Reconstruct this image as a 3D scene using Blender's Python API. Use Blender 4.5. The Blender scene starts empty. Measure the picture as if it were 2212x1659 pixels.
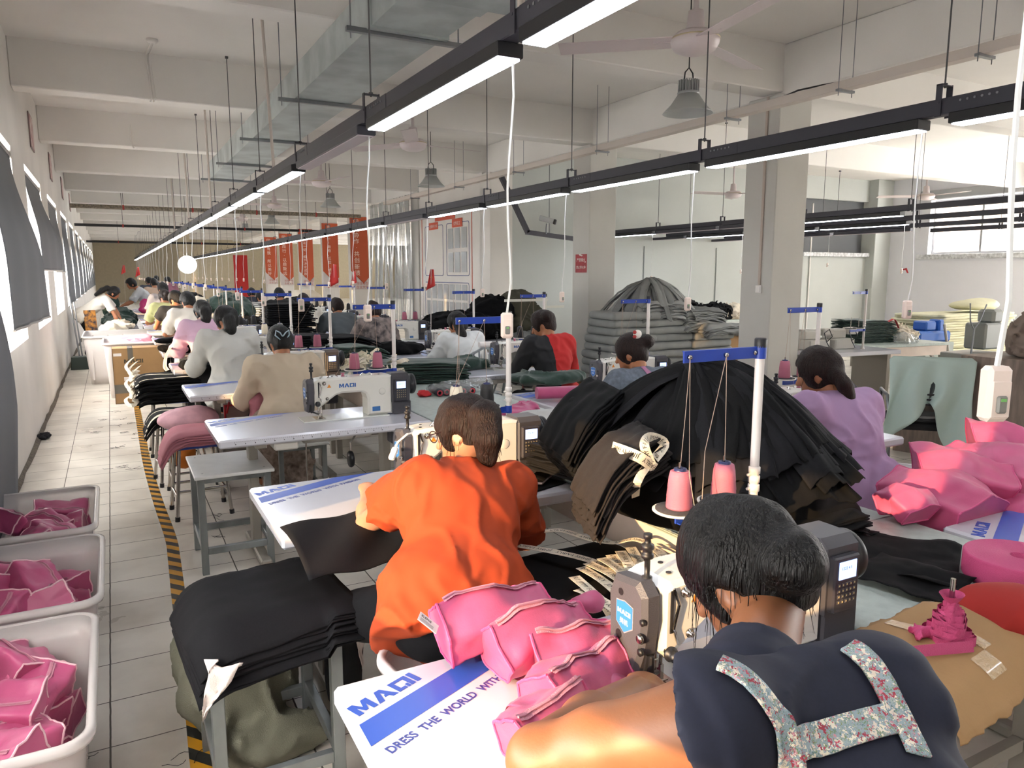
import bpy, bmesh, math, random
import numpy as np
from mathutils import Vector, Matrix, Quaternion

# ------------------------------------------------------------------ camera
SC = bpy.context.scene
COL = SC.collection
F_PX = 1600.0                                   # focal length in pixels of a 2212 px wide frame
PITCH = math.atan(237 / F_PX)
YAW = math.atan(870 / math.hypot(F_PX, 237))
CAM = np.array([0.0, 0.0, 1.62])
FW = np.array([math.sin(YAW) * math.cos(PITCH), math.cos(YAW) * math.cos(PITCH), -math.sin(PITCH)])
RT = np.array([math.cos(YAW), -math.sin(YAW), 0.0])
UP = np.cross(RT, FW)
cam_data = bpy.data.cameras.new('camera')
cam_data.sensor_width = 36.0
cam_data.lens = 36.0 * F_PX / 2212.0
cam_data.clip_start = 0.02
cam_data.clip_end = 300
cam = bpy.data.objects.new('camera', cam_data)
COL.objects.link(cam)
cam.matrix_world = Matrix(((RT[0], UP[0], -FW[0], CAM[0]), (RT[1], UP[1], -FW[1], CAM[1]),
                           (RT[2], UP[2], -FW[2], CAM[2]), (0, 0, 0, 1)))
SC.camera = cam

# ------------------------------------------------------------------ exposure, sky, sun
SC.view_settings.view_transform = 'Standard'
SC.view_settings.look = 'None'
SC.view_settings.exposure = 0.92
SC.view_settings.gamma = 1.0
SC.view_settings.use_curve_mapping = False
SC.cycles.use_denoising = True
SC.cycles.max_bounces = 6
SC.cycles.diffuse_bounces = 4
SC.cycles.glossy_bounces = 3
SC.cycles.transmission_bounces = 4
SC.cycles.transparent_max_bounces = 8
SC.cycles.caustics_reflective = False
SC.cycles.caustics_refractive = False
SC.cycles.sample_clamp_indirect = 6.0
world = bpy.data.worlds.new('hazy_sky')
SC.world = world
world.use_nodes = True
bg = world.node_tree.nodes['Background']
bg.inputs[0].default_value = (1.0, 0.97, 0.93, 1)
bg.inputs[1].default_value = 13.0
sun_data = bpy.data.lights.new('evening_sun', 'SUN')
sun_data.energy = 6.5
sun_data.color = (1.0, 0.62, 0.28)
sun_data.angle = math.radians(0.7)
sun = bpy.data.objects.new('evening_sun', sun_data)
COL.objects.link(sun)
SUN_EL = math.radians(11.5)
SUN_DIR = Vector((math.cos(math.atan(0.35)) * math.cos(SUN_EL), math.sin(math.atan(0.35)) * math.cos(SUN_EL), -math.sin(SUN_EL)))
sun.rotation_euler = SUN_DIR.to_track_quat('-Z', 'Y').to_euler()
sun.location = (-6, -2, 4)

# ------------------------------------------------------------------ helpers
_O1 = 'zeroth first second third fourth fifth sixth seventh eighth ninth tenth eleventh twelfth thirteenth fourteenth fifteenth sixteenth seventeenth eighteenth nineteenth'.split()


def ordn(n):
 if n < 20:
  return _O1[n]
 t, u = divmod(n, 10)
 return (['twentieth', 'thirtieth', 'fortieth'][t - 2]) if u == 0 else ['twenty-', 'thirty-', 'forty-'][t - 2] + _O1[u]


PI = math.pi
rnd = random.Random(7)
V = Vector


def W(px, py, Y):
 """The point of the plane y = Y that the photograph shows at a pixel."""
 d = FW * F_PX + RT * (px - 1106) - UP * (py - 829.5)
 p = CAM + d * (Y / d[1])
 return V((float(p[0]), float(p[1]), float(p[2])))


def WZ(px, py, z):
 d = FW * F_PX + RT * (px - 1106) - UP * (py - 829.5)
 p = CAM + d * ((z - CAM[2]) / d[2])
 return V((float(p[0]), float(p[1]), float(p[2])))


def lin(c):
 if isinstance(c, str):
  c = tuple(int(c[i:i + 2], 16) / 255 for i in (0, 2, 4))
 return tuple((x / 12.92 if x <= 0.04045 else ((x + 0.055) / 1.055) ** 2.4) for x in c) + (1,)


MATS = {}


def mat(name, col, rough=0.5, metal=0.0, noise=0.0, nscale=8.0, bump=0.0, bscale=60.0, stretch=(1, 1, 1), emit=None, estr=0.0,
  sss=0.0, alpha=1.0, sheen=0.0, coat=0.0, col2=None, trans=0.0, double=False):
 if name in MATS:
  return MATS[name]
 m = bpy.data.materials.new(name)
 m.use_nodes = True
 nt = m.node_tree
 b = nt.nodes['Principled BSDF']
 c = lin(col)
 b.inputs['Base Color'].default_value = c
 b.inputs['Roughness'].default_value = rough
 b.inputs['Metallic'].default_value = metal
 if sheen:
  b.inputs['Sheen Weight'].default_value = sheen
 if coat:
  b.inputs['Coat Weight'].default_value = coat
  b.inputs['Coat Roughness'].default_value = 0.08
 if sss:
  b.inputs['Subsurface Weight'].default_value = sss
  b.inputs['Subsurface Radius'].default_value = (0.012, 0.005, 0.003)
  b.inputs['Subsurface Scale'].default_value = 1.0
 if alpha < 1:
  b.inputs['Alpha'].default_value = alpha
 if trans:
  b.inputs['Transmission Weight'].default_value = trans
 if emit:
  b.inputs['Emission Color'].default_value = lin(emit)
  b.inputs['Emission Strength'].default_value = estr
 if noise or bump or col2:
  tc = nt.nodes.new('ShaderNodeTexCoord')
  mp = nt.nodes.new('ShaderNodeMapping')
  mp.inputs['Scale'].default_value = stretch
  nt.links.new(tc.outputs['Object'], mp.inputs[0])
  if noise or col2:
   n = nt.nodes.new('ShaderNodeTexNoise')
   n.inputs['Scale'].default_value = nscale
   n.inputs['Detail'].default_value = 4
   nt.links.new(mp.outputs[0], n.inputs['Vector'])
   r = nt.nodes.new('ShaderNodeValToRGB')
   r.color_ramp.elements[0].position = 0.35
   r.color_ramp.elements[1].position = 0.65
   if col2:
    r.color_ramp.elements[0].color = lin(col2)
    r.color_ramp.elements[1].color = c
   else:
    r.color_ramp.elements[0].color = tuple(x * (1 - noise) for x in c[:3]) + (1,)
    r.color_ramp.elements[1].color = tuple(min(1, x * (1 + noise * 0.4)) for x in c[:3]) + (1,)
   nt.links.new(n.outputs[0], r.inputs[0])
   nt.links.new(r.outputs[0], b.inputs['Base Color'])
  if bump:
   n2 = nt.nodes.new('ShaderNodeTexNoise')
   n2.inputs['Scale'].default_value = bscale
   n2.inputs['Detail'].default_value = 3
   nt.links.new(mp.outputs[0], n2.inputs['Vector'])
   bp = nt.nodes.new('ShaderNodeBump')
   bp.inputs['Strength'].default_value = bump
   bp.inputs['Distance'].default_value = 0.01
   nt.links.new(n2.outputs[0], bp.inputs['Height'])
   nt.links.new(bp.outputs[0], b.inputs['Normal'])
 m.diffuse_color = c
 MATS[name] = m
 return m


def frame_of(d, up=None):
 d = V(d).normalized()
 u = V(up) if up is not None else (V((0, 0, 1)) if abs(d.z) < 0.9 else V((1, 0, 0)))
 s = u.cross(d)
 if s.length < 1e-6:
  s = V((1, 0, 0)).cross(d)
 s.normalize()
 t = d.cross(s)
 return s, t


class MB:
 """Collects shapes; build() links them as ONE mesh object."""

 def __init__(self):
  self.v = []
  self.f = []
  self.mi = []
  self.sm = []
  self.T = None

 def add(self, vs, fs, mi=0, sm=False):
  o = len(self.v)
  if self.T is not None:
   vs = [self.T @ V(p) for p in vs]
  self.v.extend([tuple(p) for p in vs])
  for f in fs:
   self.f.append(tuple(i + o for i in f))
   self.mi.append(mi)
   self.sm.append(sm)

 def box(self, c, s, mi=0, R=None, bev=0.0):
  """c centre, s size; bev chamfers all the edges"""
  hx, hy, hz = s[0] / 2, s[1] / 2, s[2] / 2
  c = V(c)
  if bev <= 0:
   vs = [V((x * hx, y * hy, z * hz)) for x in (-1, 1) for y in (-1, 1) for z in (-1, 1)]
   fs = [(0, 1, 3, 2), (4, 6, 7, 5), (0, 4, 5, 1), (2, 3, 7, 6), (0, 2, 6, 4), (1, 5, 7, 3)]
  else:
   bev = min(bev, hx * 0.95, hy * 0.95, hz * 0.95)
   vs = []
   idx = {}
   for x in (-1, 1):
    for y in (-1, 1):
     for z in (-1, 1):
      for a in range(3):
       h = [hx - bev, hy - bev, hz - bev]
       h[a] += bev
       idx[(x, y, z, a)] = len(vs)
       vs.append(V((x * h[0], y * h[1], z * h[2])))
   fs = []
   for a in range(3):
    b, d = (a + 1) % 3, (a + 2) % 3
    for s_ in (-1, 1):
     q = []
     for (p, r) in ((-1, -1), (1, -1), (1, 1), (-1, 1)):
      k = [0, 0, 0]
      k[a] = s_
      k[b] = p
      k[d] = r
      q.append(idx[(k[0], k[1], k[2], a)])
     fs.append(tuple(q if s_ > 0 else q[::-1]))
     for t_ in (-1, 1):      # edge strips between axis a face s_ and axis b face t_
      e = []
      for r in (-1, 1):
       k = [0, 0, 0]
       k[a] = s_
       k[b] = t_
       k[d] = r
       e.append((idx[(k[0], k[1], k[2], a)], idx[(k[0], k[1], k[2], b)]))
      q = (e[0][0], e[0][1], e[1][1], e[1][0])
      fs.append(q if s_ * t_ > 0 else q[::-1])
   for x in (-1, 1):
    for y in (-1, 1):
     for z in (-1, 1):
      q = (idx[(x, y, z, 0)], idx[(x, y, z, 1)], idx[(x, y, z, 2)])
      fs.append(q if x * y * z > 0 else q[::-1])
  if R is not None:
   vs = [R @ p for p in vs]
  self.add([p + c for p in vs], fs, mi, False)
  return self

 def bar(self, a, b, w, h, mi=0, up=(0, 0, 1), bev=0.0):
  a, b = V(a), V(b)
  d = b - a
  s, t = frame_of(d, up)
  R = Matrix((s, t, d.normalized())).transposed()
  return self.box((a + b) / 2, (w, h, d.length), mi, R, bev)

 def cyl(self, a, b, r, r2=None, n=12, mi=0, cap=True):
  return self.loftc([(a, r), (b, r if r2 is None else r2)], n, mi, cap)

 def loftc(self, st, n=12, mi=0, cap=True, up=None, flat=1.0):
  """rings along a path of (point, radius)"""
  pts = [V(p) for p, _ in st]
  vs, fs = [], []
  s = t = None
  for i, (p, r) in enumerate(st):
   d = (pts[min(i + 1, len(pts) - 1)] - pts[max(i - 1, 0)])
   if d.length < 1e-9:
    d = V((0, 0, 1))
   d.normalize()
   if s is None:
    s, t = frame_of(d, up)
   else:
    s = (s - d * s.dot(d))
    if s.length < 1e-6:
     s, t = frame_of(d, up)
    s.normalize()
    t = d.cross(s)
   for k in range(n):
    a = 2 * PI * k / n
    vs.append(V(p) + s * (math.cos(a) * r) + t * (math.sin(a) * r * flat))
  for i in range(len(st) - 1):
   for k in range(n):
    k2 = (k + 1) % n
    fs.append((i * n + k, i * n + k2, (i + 1) * n + k2, (i + 1) * n + k))
  self.add(vs, fs, mi, n > 6)
  if cap:
   o = (len(st) - 1) * n
   self.add(vs[:n], [tuple(range(n))[::-1]], mi, False)
   self.add(vs[o:], [tuple(range(n))], mi, False)
  return self

 def tube(self, pts, r, n=6, mi=0):
  return self.loftc([(p, r) for p in pts], n, mi)

 def lathe(self, prof, c=(0, 0, 0), n=20, mi=0, axis=(0, 0, 1), up=None):
  c = V(c)
  ax = V(axis).normalized()
  s, t = frame_of(ax, up)
  vs, fs = [], []
  for (r, h) in prof:
   for k in range(n):
    a = 2 * PI * k / n
    vs.append(c + ax * h + s * (math.cos(a) * max(r, 1e-5)) + t * (math.sin(a) * max(r, 1e-5)))
  for i in range(len(prof) - 1):
   for k in range(n):
    k2 = (k + 1) % n
    fs.append((i * n + k, i * n + k2, (i + 1) * n + k2, (i + 1) * n + k))
  self.add(vs, fs, mi, True)
  return self

 def prism(self, poly, d0, d1, axes='xz', mi=0, bev=0.0, c=(0, 0, 0)):
  """2-D outline swept along the third axis; bev insets the rims"""
  ax = {'x': 0, 'y': 1, 'z': 2}
  a, b = ax[axes[0]], ax[axes[1]]
  k = 3 - a - b
  n = len(poly)
  area = sum(poly[i][0] * poly[(i + 1) % n][1] - poly[(i + 1) % n][0] * poly[i][1] for i in range(n))
  P = list(poly) if area > 0 else list(poly)[::-1]
  par = ((a, b, k) in ((0, 1, 2), (1, 2, 0), (2, 0, 1)))
  if d0 > d1:
   d0, d1 = d1, d0

  def inset(e):
   out = []
   for i in range(n):
    p0, p1, p2 = V(P[i - 1]), V(P[i]), V(P[(i + 1) % n])
    e1, e2 = (p1 - p0), (p2 - p1)
    if e1.length < 1e-9 or e2.length < 1e-9:
     out.append(p1)
     continue
    n1 = V((-e1.y, e1.x)).normalized()
    n2 = V((-e2.y, e2.x)).normalized()
    m_ = n1 + n2
    if m_.length < 1e-6:
     m_ = n1
    m_ = m_ / max(m_.length_squared / 2, 0.35)
    out.append(p1 + m_ * e)
   return out
  rings = [(d0, inset(bev)), (d0 + bev, P), (d1 - bev, P), (d1, inset(bev))] if bev > 0 else [(d0, P), (d1, P)]
  vs = []
  for d, ring in rings:
   for p in ring:
    q = [0, 0, 0]
    q[a], q[b], q[k] = p[0] + c[a], p[1] + c[b], d + c[k]
    vs.append(tuple(q))
  fs = []
  for i in range(len(rings) - 1):
   for j in range(n):
    j2 = (j + 1) % n
    q = (i * n + j, i * n + j2, (i + 1) * n + j2, (i + 1) * n + j)
    fs.append(q if par else q[::-1])
  lo, hi = tuple(range(n)), tuple(range((len(rings) - 1) * n, len(rings) * n))
  fs.append(lo[::-1] if par else lo)
  fs.append(hi if par else hi[::-1])
  self.add(vs, fs, mi, False)
  return self

 def surf(self, fn, nu, nv, mi=0, closed_u=False):
  vs = [fn(i / (nu - (0 if closed_u else 1)), j / (nv - 1)) for i in range(nu) for j in range(nv)]
  fs = []
  for i in range(nu if closed_u else nu - 1):
   i2 = (i + 1) % nu
   for j in range(nv - 1):
    fs.append((i * nv + j, i2 * nv + j, i2 * nv + j + 1, i * nv + j + 1))
  self.add(vs, fs, mi, True)
  return self

 def sheet(self, fn, nu, nv, t=0.003, mi=0, nrm=(0, 0, -1)):
  """a cloth with two faces and closed edges; fn(u, v) gives the top face"""
  N = V(nrm).normalized() * t
  top = [V(fn(i / (nu - 1), j / (nv - 1))) for i in range(nu) for j in range(nv)]
  bot = [p + N for p in top]
  M = nu * nv
  fs = []
  for i in range(nu - 1):
   for j in range(nv - 1):
    a, b, c_, d = i * nv + j, (i + 1) * nv + j, (i + 1) * nv + j + 1, i * nv + j + 1
    fs.append((a, b, c_, d))
    fs.append((M + d, M + c_, M + b, M + a))
  for i in range(nu - 1):
   a, b = i * nv, (i + 1) * nv
   fs.append((b, a, M + a, M + b))
   a, b = i * nv + nv - 1, (i + 1) * nv + nv - 1
   fs.append((a, b, M + b, M + a))
  for j in range(nv - 1):
   a, b = j, j + 1
   fs.append((a, b, M + b, M + a))
   a, b = (nu - 1) * nv + j, (nu - 1) * nv + j + 1
   fs.append((b, a, M + a, M + b))
  self.add(top + bot, fs, mi, True)
  return self

 def ell(self, c, r, mi=0, R=None, n=16, m=10):
  c = V(c)
  vs, fs = [], []
  for j in range(m + 1):
   ph = PI * j / m
   for k in range(n):
    a = 2 * PI * k / n
    p = V((r[0] * math.sin(ph) * math.cos(a), r[1] * math.sin(ph) * math.sin(a), -r[2] * math.cos(ph)))
    vs.append(c + (R @ p if R is not None else p))
  for j in range(m):
   for k in range(n):
    k2 = (k + 1) % n
    fs.append((j * n + k, j * n + k2, (j + 1) * n + k2, (j + 1) * n + k))
  self.add(vs, fs, mi, True)
  return self

 def build(self, name, mats, parent=None, loc=None):
  me = bpy.data.meshes.new(name)
  off = V(loc) if loc is not None else V((0, 0, 0))
  vv = [(p[0] - off.x, p[1] - off.y, p[2] - off.z) for p in self.v]
  me.from_pydata(vv, [], self.f)
  if not isinstance(mats, (list, tuple)):
   mats = [mats]
  for m_ in mats:
   me.materials.append(m_)
  if len(mats) > 1:
   me.polygons.foreach_set('material_index', self.mi)
  me.polygons.foreach_set('use_smooth', self.sm)
  me.update()
  o = bpy.data.objects.new(name, me)
  COL.objects.link(o)
  o.location = off
  if parent is not None:
   o.parent = parent
  return o


def tag(o, label=None, cat=None, group=None, kind=None):
 if label:
  o['label'] = label
 if cat:
  o['category'] = cat
 if group:
  o['group'] = group
 if kind:
  o['kind'] = kind
 return o


def struct(name, mb, mats):
 return tag(mb.build(name, mats), kind='structure')


def empty(name, loc, label=None, cat=None, group=None, rz=0.0):
 o = bpy.data.objects.new(name, None)
 COL.objects.link(o)
 o.empty_display_size = 0.05
 o.location = loc
 o.rotation_euler = (0, 0, rz)
 return tag(o, label, cat, group)


def copy_tree(o, parent=None, skip=()):
 c = o.copy()
 COL.objects.link(c)
 c.parent = parent
 for ch in list(o.children):
  if ch.name.split('.')[0] not in skip:
   copy_tree(ch, c, skip)
 return c


def place(o, loc, rz=0.0, label=None, group=None, scale=None):
 o.location = loc
 o.rotation_euler = (0, 0, rz)
 if label:
  o['label'] = label
 if group:
  o['group'] = group
 if scale:
  o.scale = (scale, scale, scale)
 return o


def text_mesh(s, size, M, bold=0.0, depth=0.0006, shear=0.0, sx=1.0, align='LEFT'):
 """Lettering as geometry: (verts, faces) placed by the matrix M (text lies in its xy plane)."""
 cu = bpy.data.curves.new('lettering', 'FONT')
 cu.body = s
 cu.size = size
 cu.offset = bold
 cu.extrude = depth / 2
 cu.shear = shear
 cu.align_x = align
 cu.resolution_u = 3
 o = bpy.data.objects.new('lettering', cu)
 COL.objects.link(o)
 dg = bpy.context.evaluated_depsgraph_get()
 me = bpy.data.meshes.new_from_object(o.evaluated_get(dg))
 S = Matrix.Diagonal((sx, 1, 1, 1))
 vs = [M @ (S @ v.co) for v in me.vertices]
 fs = [tuple(p.vertices) for p in me.polygons]
 bpy.data.objects.remove(o)
 bpy.data.meshes.remove(me)
 bpy.data.curves.remove(cu)
 return vs, fs


def mat4(o, x, y, z=None):
 x, y = V(x).normalized(), V(y).normalized()
 z = x.cross(y) if z is None else V(z)
 return Matrix(((x.x, y.x, z.x, o[0]), (x.y, y.y, z.y, o[1]), (x.z, y.z, z.z, o[2]), (0, 0, 0, 1)))


# ------------------------------------------------------------------ implicit surfaces (bodies, garments, soft heaps)
_NT = np.random.RandomState(3).rand(32, 32, 32).astype(np.float32)


def vnoise(x, y, z):
 """smooth value noise in -1..1"""
 xi, yi, zi = np.floor(x).astype(int), np.floor(y).astype(int), np.floor(z).astype(int)
 fx, fy, fz = x - xi, y - yi, z - zi
 fx = fx * fx * (3 - 2 * fx)
 fy = fy * fy * (3 - 2 * fy)
 fz = fz * fz * (3 - 2 * fz)
 r = 0
 for a in (0, 1):
  for b in (0, 1):
   for c in (0, 1):
    w = (fx if a else 1 - fx) * (fy if b else 1 - fy) * (fz if c else 1 - fz)
    r = r + w * _NT[(xi + a) % 32, (yi + b) % 32, (zi + c) % 32]
 return r * 2 - 1


class SDF:
 def __init__(self, lo, hi, h):
  self.h = h
  self.lo = np.array(lo, float) - 2 * h
  self.n = np.ceil((np.array(hi, float) + 2 * h - self.lo) / h).astype(int) + 1
  self.ax = [self.lo[i] + h * np.arange(self.n[i]) for i in range(3)]
  self.f = np.full(self.n, 1.0, np.float32)

 def sl(self, lo, hi, m):
  r = []
  for i in range(3):
   a = int(max(0, math.floor((lo[i] - m - self.lo[i]) / self.h)))
   b = int(min(self.n[i], math.ceil((hi[i] + m - self.lo[i]) / self.h) + 1))
   if b <= a:
    return None
   r.append(slice(a, b))
  return tuple(r)

 def pts(self, s):
  return np.meshgrid(self.ax[0][s[0]], self.ax[1][s[1]], self.ax[2][s[2]], indexing='ij', sparse=True)

 def mix(self, s, d, k, sub=False):
  f = self.f[s]
  if sub:
   d = -d
   hh = np.clip(0.5 + 0.5 * (d - f) / max(k, 1e-6), 0, 1)
   self.f[s] = f * (1 - hh) + d * hh + k * hh * (1 - hh)
  elif k <= 0:
   self.f[s] = np.minimum(f, d)
  else:
   hh = np.clip(0.5 + 0.5 * (f - d) / k, 0, 1)
   self.f[s] = f * (1 - hh) + d * hh - k * hh * (1 - hh)

 def cone(self, a, b, r1, r2, k=0.02, flat=1.0, fn=None, sub=False):
  """capsule from a to b; flat < 1 thins it along fn"""
  a, b = np.array(a, float), np.array(b, float)
  R = max(r1, r2)
  s = self.sl(np.minimum(a, b) - R, np.maximum(a, b) + R, k + 2 * self.h + 0.02)
  if s is None:
   return
  X, Y, Z = self.pts(s)
  ab = b - a
  L = float(ab @ ab) + 1e-12
  t = np.clip(((X - a[0]) * ab[0] + (Y - a[1]) * ab[1] + (Z - a[2]) * ab[2]) / L, 0, 1)
  dx, dy, dz = X - a[0] - t * ab[0], Y - a[1] - t * ab[1], Z - a[2] - t * ab[2]
  if flat != 1.0:
   n = np.array(fn, float)
   n = n / np.linalg.norm(n)
   q = dx * n[0] + dy * n[1] + dz * n[2]
   m_ = (1 / flat - 1) * q
   dx, dy, dz = dx + m_ * n[0], dy + m_ * n[1], dz + m_ * n[2]
  d = np.sqrt(dx * dx + dy * dy + dz * dz) - (r1 + (r2 - r1) * t)
  if flat != 1.0:
   d = d * min(1.0, (1 + flat) / 2)
  self.mix(s, d, k, sub)

 def ell(self, c, r, k=0.02, R=None, sub=False):
  c, r = np.array(c, float), np.array(r, float)
  m = max(r)
  s = self.sl(c - m, c + m, k + 2 * self.h + 0.02)
  if s is None:
   return
  X, Y, Z = self.pts(s)
  x, y, z = X - c[0], Y - c[1], Z - c[2]
  if R is not None:
   A = np.array(R)          # columns: local axes
   x, y, z = (x * A[0, 0] + y * A[1, 0] + z * A[2, 0], x * A[0, 1] + y * A[1, 1] + z * A[2, 1],
                       x * A[0, 2] + y * A[1, 2] + z * A[2, 2])
  k0 = np.sqrt((x / r[0]) ** 2 + (y / r[1]) ** 2 + (z / r[2]) ** 2)
  k1 = np.sqrt((x / r[0] ** 2) ** 2 + (y / r[1] ** 2) ** 2 + (z / r[2] ** 2) ** 2) + 1e-9
  self.mix(s, k0 * (k0 - 1) / k1, k, sub)

 def rbox(self, c, hs, rad=0.02, k=0.01, R=None, sub=False):
  c, hs = np.array(c, float), np.array(hs, float)
  m = float(np.linalg.norm(hs))
  s = self.sl(c - m, c + m, k + 2 * self.h + 0.01)
  if s is None:
   return
  X, Y, Z = self.pts(s)
  x, y, z = X - c[0], Y - c[1], Z - c[2]
  if R is not None:
   A = np.array(R)
   x, y, z = (x * A[0, 0] + y * A[1, 0] + z * A[2, 0], x * A[0, 1] + y * A[1, 1] + z * A[2, 1],
                       x * A[0, 2] + y * A[1, 2] + z * A[2, 2])
  qx, qy, qz = np.abs(x) - hs[0] + rad, np.abs(y) - hs[1] + rad, np.abs(z) - hs[2] + rad
  d = np.sqrt(np.maximum(qx, 0) ** 2 + np.maximum(qy, 0) ** 2 + np.maximum(qz, 0) ** 2) + \
   np.minimum(np.maximum(qx, np.maximum(qy, qz)), 0) - rad
  self.mix(s, d, k, sub)

 def half(self, p, n, k=0.0):
  """cut away what lies on the side n points to"""
  n = np.array(n, float)
  n = n / np.linalg.norm(n)
  X, Y, Z = np.meshgrid(*self.ax, indexing='ij', sparse=True)
  d = (X - p[0]) * n[0] + (Y - p[1]) * n[1] + (Z - p[2]) * n[2]
  self.f = np.maximum(self.f, d.astype(np.float32))

 def warp(self, fn):
  X, Y, Z = np.meshgrid(*self.ax, indexing='ij')
  msk = np.abs(self.f) < 0.06
  self.f[msk] += fn(X[msk], Y[msk], Z[msk])

 def mesh(self):
  f = self.f
  s = f < 0
  n = f.shape
  h = self.h
  cell = s[:-1, :-1, :-1].astype(np.int8)
  tot = np.zeros(tuple(k - 1 for k in n), np.int8)
  for a in (0, 1):
   for b in (0, 1):
    for c in (0, 1):
     tot += s[a:n[0] - 1 + a, b:n[1] - 1 + b, c:n[2] - 1 + c]
  act = (tot > 0) & (tot < 8)
  idx = np.full(act.shape, -1, np.int64)
  ci = np.argwhere(act)
  idx[act] = np.arange(len(ci))
  acc = np.zeros((len(ci), 3))
  cnt = np.zeros(len(ci))
  cor = [(a, b, c) for a in (0, 1) for b in (0, 1) for c in (0, 1)]
  vals = {c: f[ci[:, 0] + c[0], ci[:, 1] + c[1], ci[:, 2] + c[2]] for c in cor}
  for c in cor:
   for ax in range(3):
    if c[ax] == 0:
     e = list(c)
     e[ax] = 1
     e = tuple(e)
     v0, v1 = vals[c], vals[e]
     m = (v0 < 0) != (v1 < 0)
     t = np.where(m, v0 / np.where(m, v0 - v1, 1), 0)
     p = np.zeros((len(ci), 3))
     p += np.array(c)
     p[:, ax] += t
     acc[m] += p[m]
     cnt[m] += 1
  vs = (ci + acc / np.maximum(cnt, 1)[:, None]) * h + self.lo
  faces = []
  for ax in range(3):
   b, c = (ax + 1) % 3, (ax + 2) % 3
   s0 = [slice(None)] * 3
   s1 = [slice(None)] * 3
   s0[ax] = slice(0, n[ax] - 1)
   s1[ax] = slice(1, n[ax])
   a0, a1 = s[tuple(s0)], s[tuple(s1)]
   for inv, m in ((False, a0 & ~a1), (True, ~a0 & a1)):
    e = np.argwhere(m)
    if not len(e):
     continue
    ok = (e[:, b] > 0) & (e[:, c] > 0) & (e[:, b] < n[b] - 1) & (e[:, c] < n[c] - 1)
    e = e[ok]
    q = []
    for (db, dc) in ((-1, -1), (0, -1), (0, 0), (-1, 0)):
     g = e.copy()
     g[:, b] += db
     g[:, c] += dc
     q.append(idx[g[:, 0], g[:, 1], g[:, 2]])
    q = np.stack(q, 1)
    faces.append(q[:, ::-1] if inv else q)
  fc = np.concatenate(faces) if faces else np.zeros((0, 4), int)
  return vs, fc

 def build(self, name, mats, parent=None, loc=None, smooth=2, post=None, matfn=None):
  vs, fc = self.mesh()
  for _ in range(smooth):
   a = np.zeros_like(vs)
   c = np.zeros(len(vs))
   for i in range(4):
    u, w = fc[:, i], fc[:, (i + 1) % 4]
    np.add.at(a, u, vs[w])
    np.add.at(a, w, vs[u])
    np.add.at(c, u, 1)
    np.add.at(c, w, 1)
   vs = vs * 0.4 + 0.6 * a / np.maximum(c, 1)[:, None]
  if post is not None:
   vs = post(vs)
  off = np.array(loc if loc is not None else (0, 0, 0), float)
  me = bpy.data.meshes.new(name)
  me.from_pydata((vs - off).tolist(), [], fc.tolist())
  if not isinstance(mats, (list, tuple)):
   mats = [mats]
  for m_ in mats:
   me.materials.append(m_)
  me.polygons.foreach_set('use_smooth', [True] * len(me.polygons))
  if matfn is not None:
   cen = vs[fc].mean(1)
   me.polygons.foreach_set('material_index', matfn(cen).astype(int).tolist())
  me.update()
  o = bpy.data.objects.new(name, me)
  COL.objects.link(o)
  o.location = tuple(off)
  if parent is not None:
   o.parent = parent
  return o

# ------------------------------------------------------------------ room shell
XL, XR, YB, YF, ZC, ZB = -0.74, 17.6, -3.2, 50.0, 3.95, 3.48
YGW = 12.6                                      # grey partition wall
XP = 6.2                                        # pillar line
PER = 3.45
m_wall = mat('wall_paint', 'e2ded8', 0.9, noise=0.06, nscale=1.2, bump=0.08, bscale=25)
m_grey = mat('grey_wall_paint', 'bdc1bd', 0.9, noise=0.05, nscale=1.0, bump=0.06, bscale=25)
m_white = mat('white_wall_paint', 'eeeff5', 0.9, noise=0.04, nscale=1.0)
m_ceil = mat('ceiling_paint', 'ebe8e3', 0.95, noise=0.05, nscale=0.8, bump=0.08, bscale=14)
m_beige = mat('beige_wall_paint', 'b5aa92', 0.9, noise=0.05)
m_alu = mat('window_aluminium', 'a9abad', 0.4, 0.6)


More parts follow.
